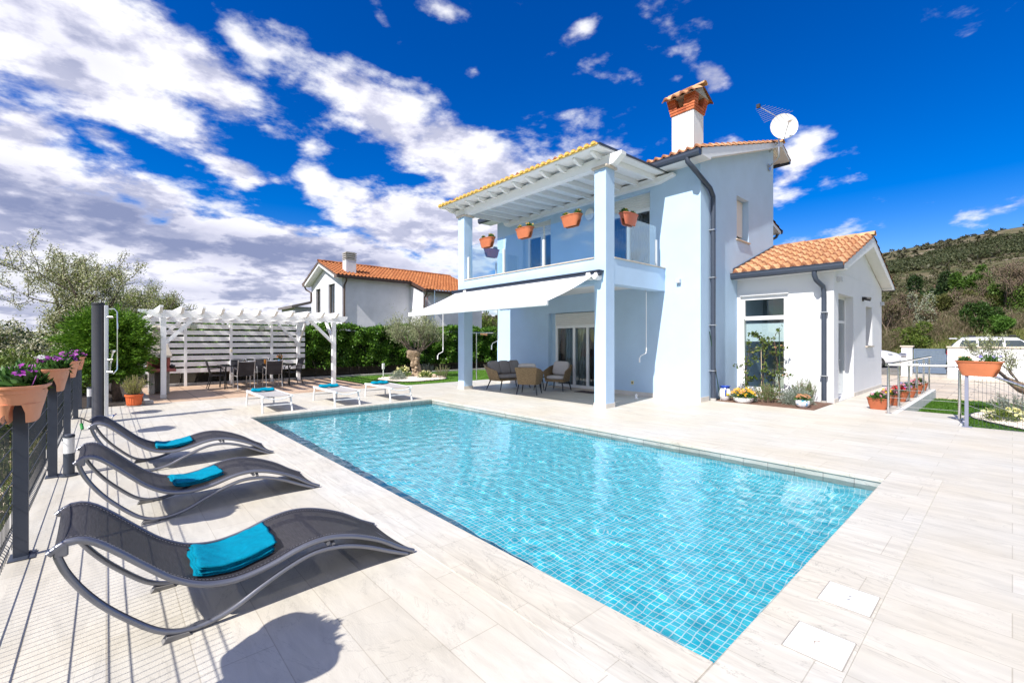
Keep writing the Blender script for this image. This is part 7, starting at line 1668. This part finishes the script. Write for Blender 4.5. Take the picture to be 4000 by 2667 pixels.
crown_tree('juniper', 'olive-green juniper mass in the middle of the slope', 3690, 38, 2.2, 3.2, JUNI, 404, .22, .07, 9000, .15)
crown_tree('juniper', 'olive-green juniper behind the boundary wall, lower right', 3830, 37, 1.8, 2.8, JUNI, 405, .22, .07, 7000, .15)
crown_tree('dark_shrub', 'dense dark green shrub above the estate car roof', 3838, 31, 1.25, 2.2, leafmat('dark_shrub_leaves', [(.02,.05,.01),(.04,.09,.015),(.07,.13,.02)], .2), 406, .14, .07, 6000, .1)
crown_tree('light_shrub', 'light green shrub right of the dense dark shrub', 3905, 30, 1.1, 1.3, leafmat('light_shrub_leaves', [(.09,.20,.03),(.15,.28,.05),(.06,.14,.02)], .3), 407, .13, .06, 5000, .06)
crown_tree('light_shrub', 'yellow-green shrub beside the annex corner', 3545, 31, 1.2, 1.8, SHRUBL, 408, .14, .06, 5000, .06)
crown_tree('light_shrub', 'pale blossoming shrub in the bare branches right of the annex', 3610, 33, .8, 3.2, leafmat('pale_shrub', [(.4,.42,.3),(.5,.52,.4),(.12,.2,.05)], .3), 409, .11, .06, 1600, .06)
crown_tree('light_shrub', 'yellow-green shrub in the gap between the two houses', 1905, 50, 1.8, 5.2, SHRUBL, 410, .22, .1, 5000, .1)
crown_tree('juniper', 'grey-green juniper at the right frame edge', 3975, 40, 1.9, 3.2, JUNI, 411, .22, .07, 7000, .15)
# brush and grass that nobody could count
g = np.random.default_rng(55)
def scatter(n_, p0, p1, d0, d1):
    px_ = g.uniform(p0,p1,n_); d = g.uniform(d0,d1,n_); r = (px_-2000)/1760*d; x = d*sin(HEAD)+r*cos(HEAD); y = d*cos(HEAD)-r*sin(HEAD); return x, y, terrain(x,y)
x, y, z = scatter(1500, 3380, 4150, 30.5, 44); k = 70; dx = g.normal(0,.28,(1500,k)); dz = g.uniform(0,1,(1500,k))**1.0*g.uniform(.4,1.5,(1500,1)); P = np.stack([x[:,None]+dx, y[:,None]+g.normal(0,.28,(1500,k)), z[:,None]+dz],-1).reshape(-1,3)
V, F = leaves(P, .36, .022, np.tile([0,0,1.0],(len(P),1)), 1.0, rng=g); stuff(npmesh('dry_brush', V, F, BRUSHL))
x, y, z = scatter(34000, 3330, 4200, 23, 32); ok = x > 36.6; P = np.stack([x,y,z],1)[ok]; V, F = leaves(P, .34, .04, np.tile([0,0,1.0],(len(P),1)), .8, rng=g); stuff(npmesh('tall_meadow_grass', V, F, leafmat('meadow_blades', [(.07,.12,.015),(.16,.20,.04),(.32,.28,.13),(.10,.17,.02)], .3)))
def forest(name, nb, p0, p1, d0, d1, r0, r1, m, per, L, el0=None, el1=None, flat=.8):
    x, y, z = scatter(nb, p0, p1, d0, d1)
    ok = lump(x,y,.03)+g.normal(0,.25,nb) > -.25; x, y, z = x[ok], y[ok], z[ok]; nb = len(x)
    rr = g.uniform(r0,r1,nb); C = np.stack([x,y,z+rr*flat*.8],1); dd_ = unit(g.normal(size=(nb*per,3))); dd_[:,2] = np.abs(dd_[:,2])*1.0-.25
    P = np.repeat(C,per,0)+dd_*np.repeat(rr,per)[:,None]*np.array([1,1,flat])*g.uniform(.6,1,(nb*per,1)); V, F = leaves(P, L, L*.55, dd_, 1.0, rng=g); return stuff(npmesh(name, V, F, m))
forest('pine_wood', 700, 3250, 4200, 160, 235, 1.4, 2.6, leafmat('far_pines', [(.035,.052,.02),(.06,.075,.03),(.095,.10,.045),(.045,.06,.024)], .1), 110, .75)
forest('hillside_scrub', 1500, 1800, 4200, 60, 150, .5, 1.4, leafmat('far_scrub', [(.075,.075,.035),(.12,.105,.06),(.05,.065,.022),(.09,.105,.035)], .1), 46, .6)
forest('ridge_scrub', 1300, 1800, 4200, 150, 400, .5, 1.3, leafmat('ridge_bushes', [(.05,.05,.03),(.09,.08,.05),(.06,.075,.03)], .1), 30, 1.6)
forest('mid_thicket', 420, 3350, 4150, 34, 64, .5, 1.15, leafmat('mid_thicket_leaves', [(.11,.10,.045),(.17,.14,.085),(.08,.10,.03),(.20,.17,.11)], .2), 160, .26)
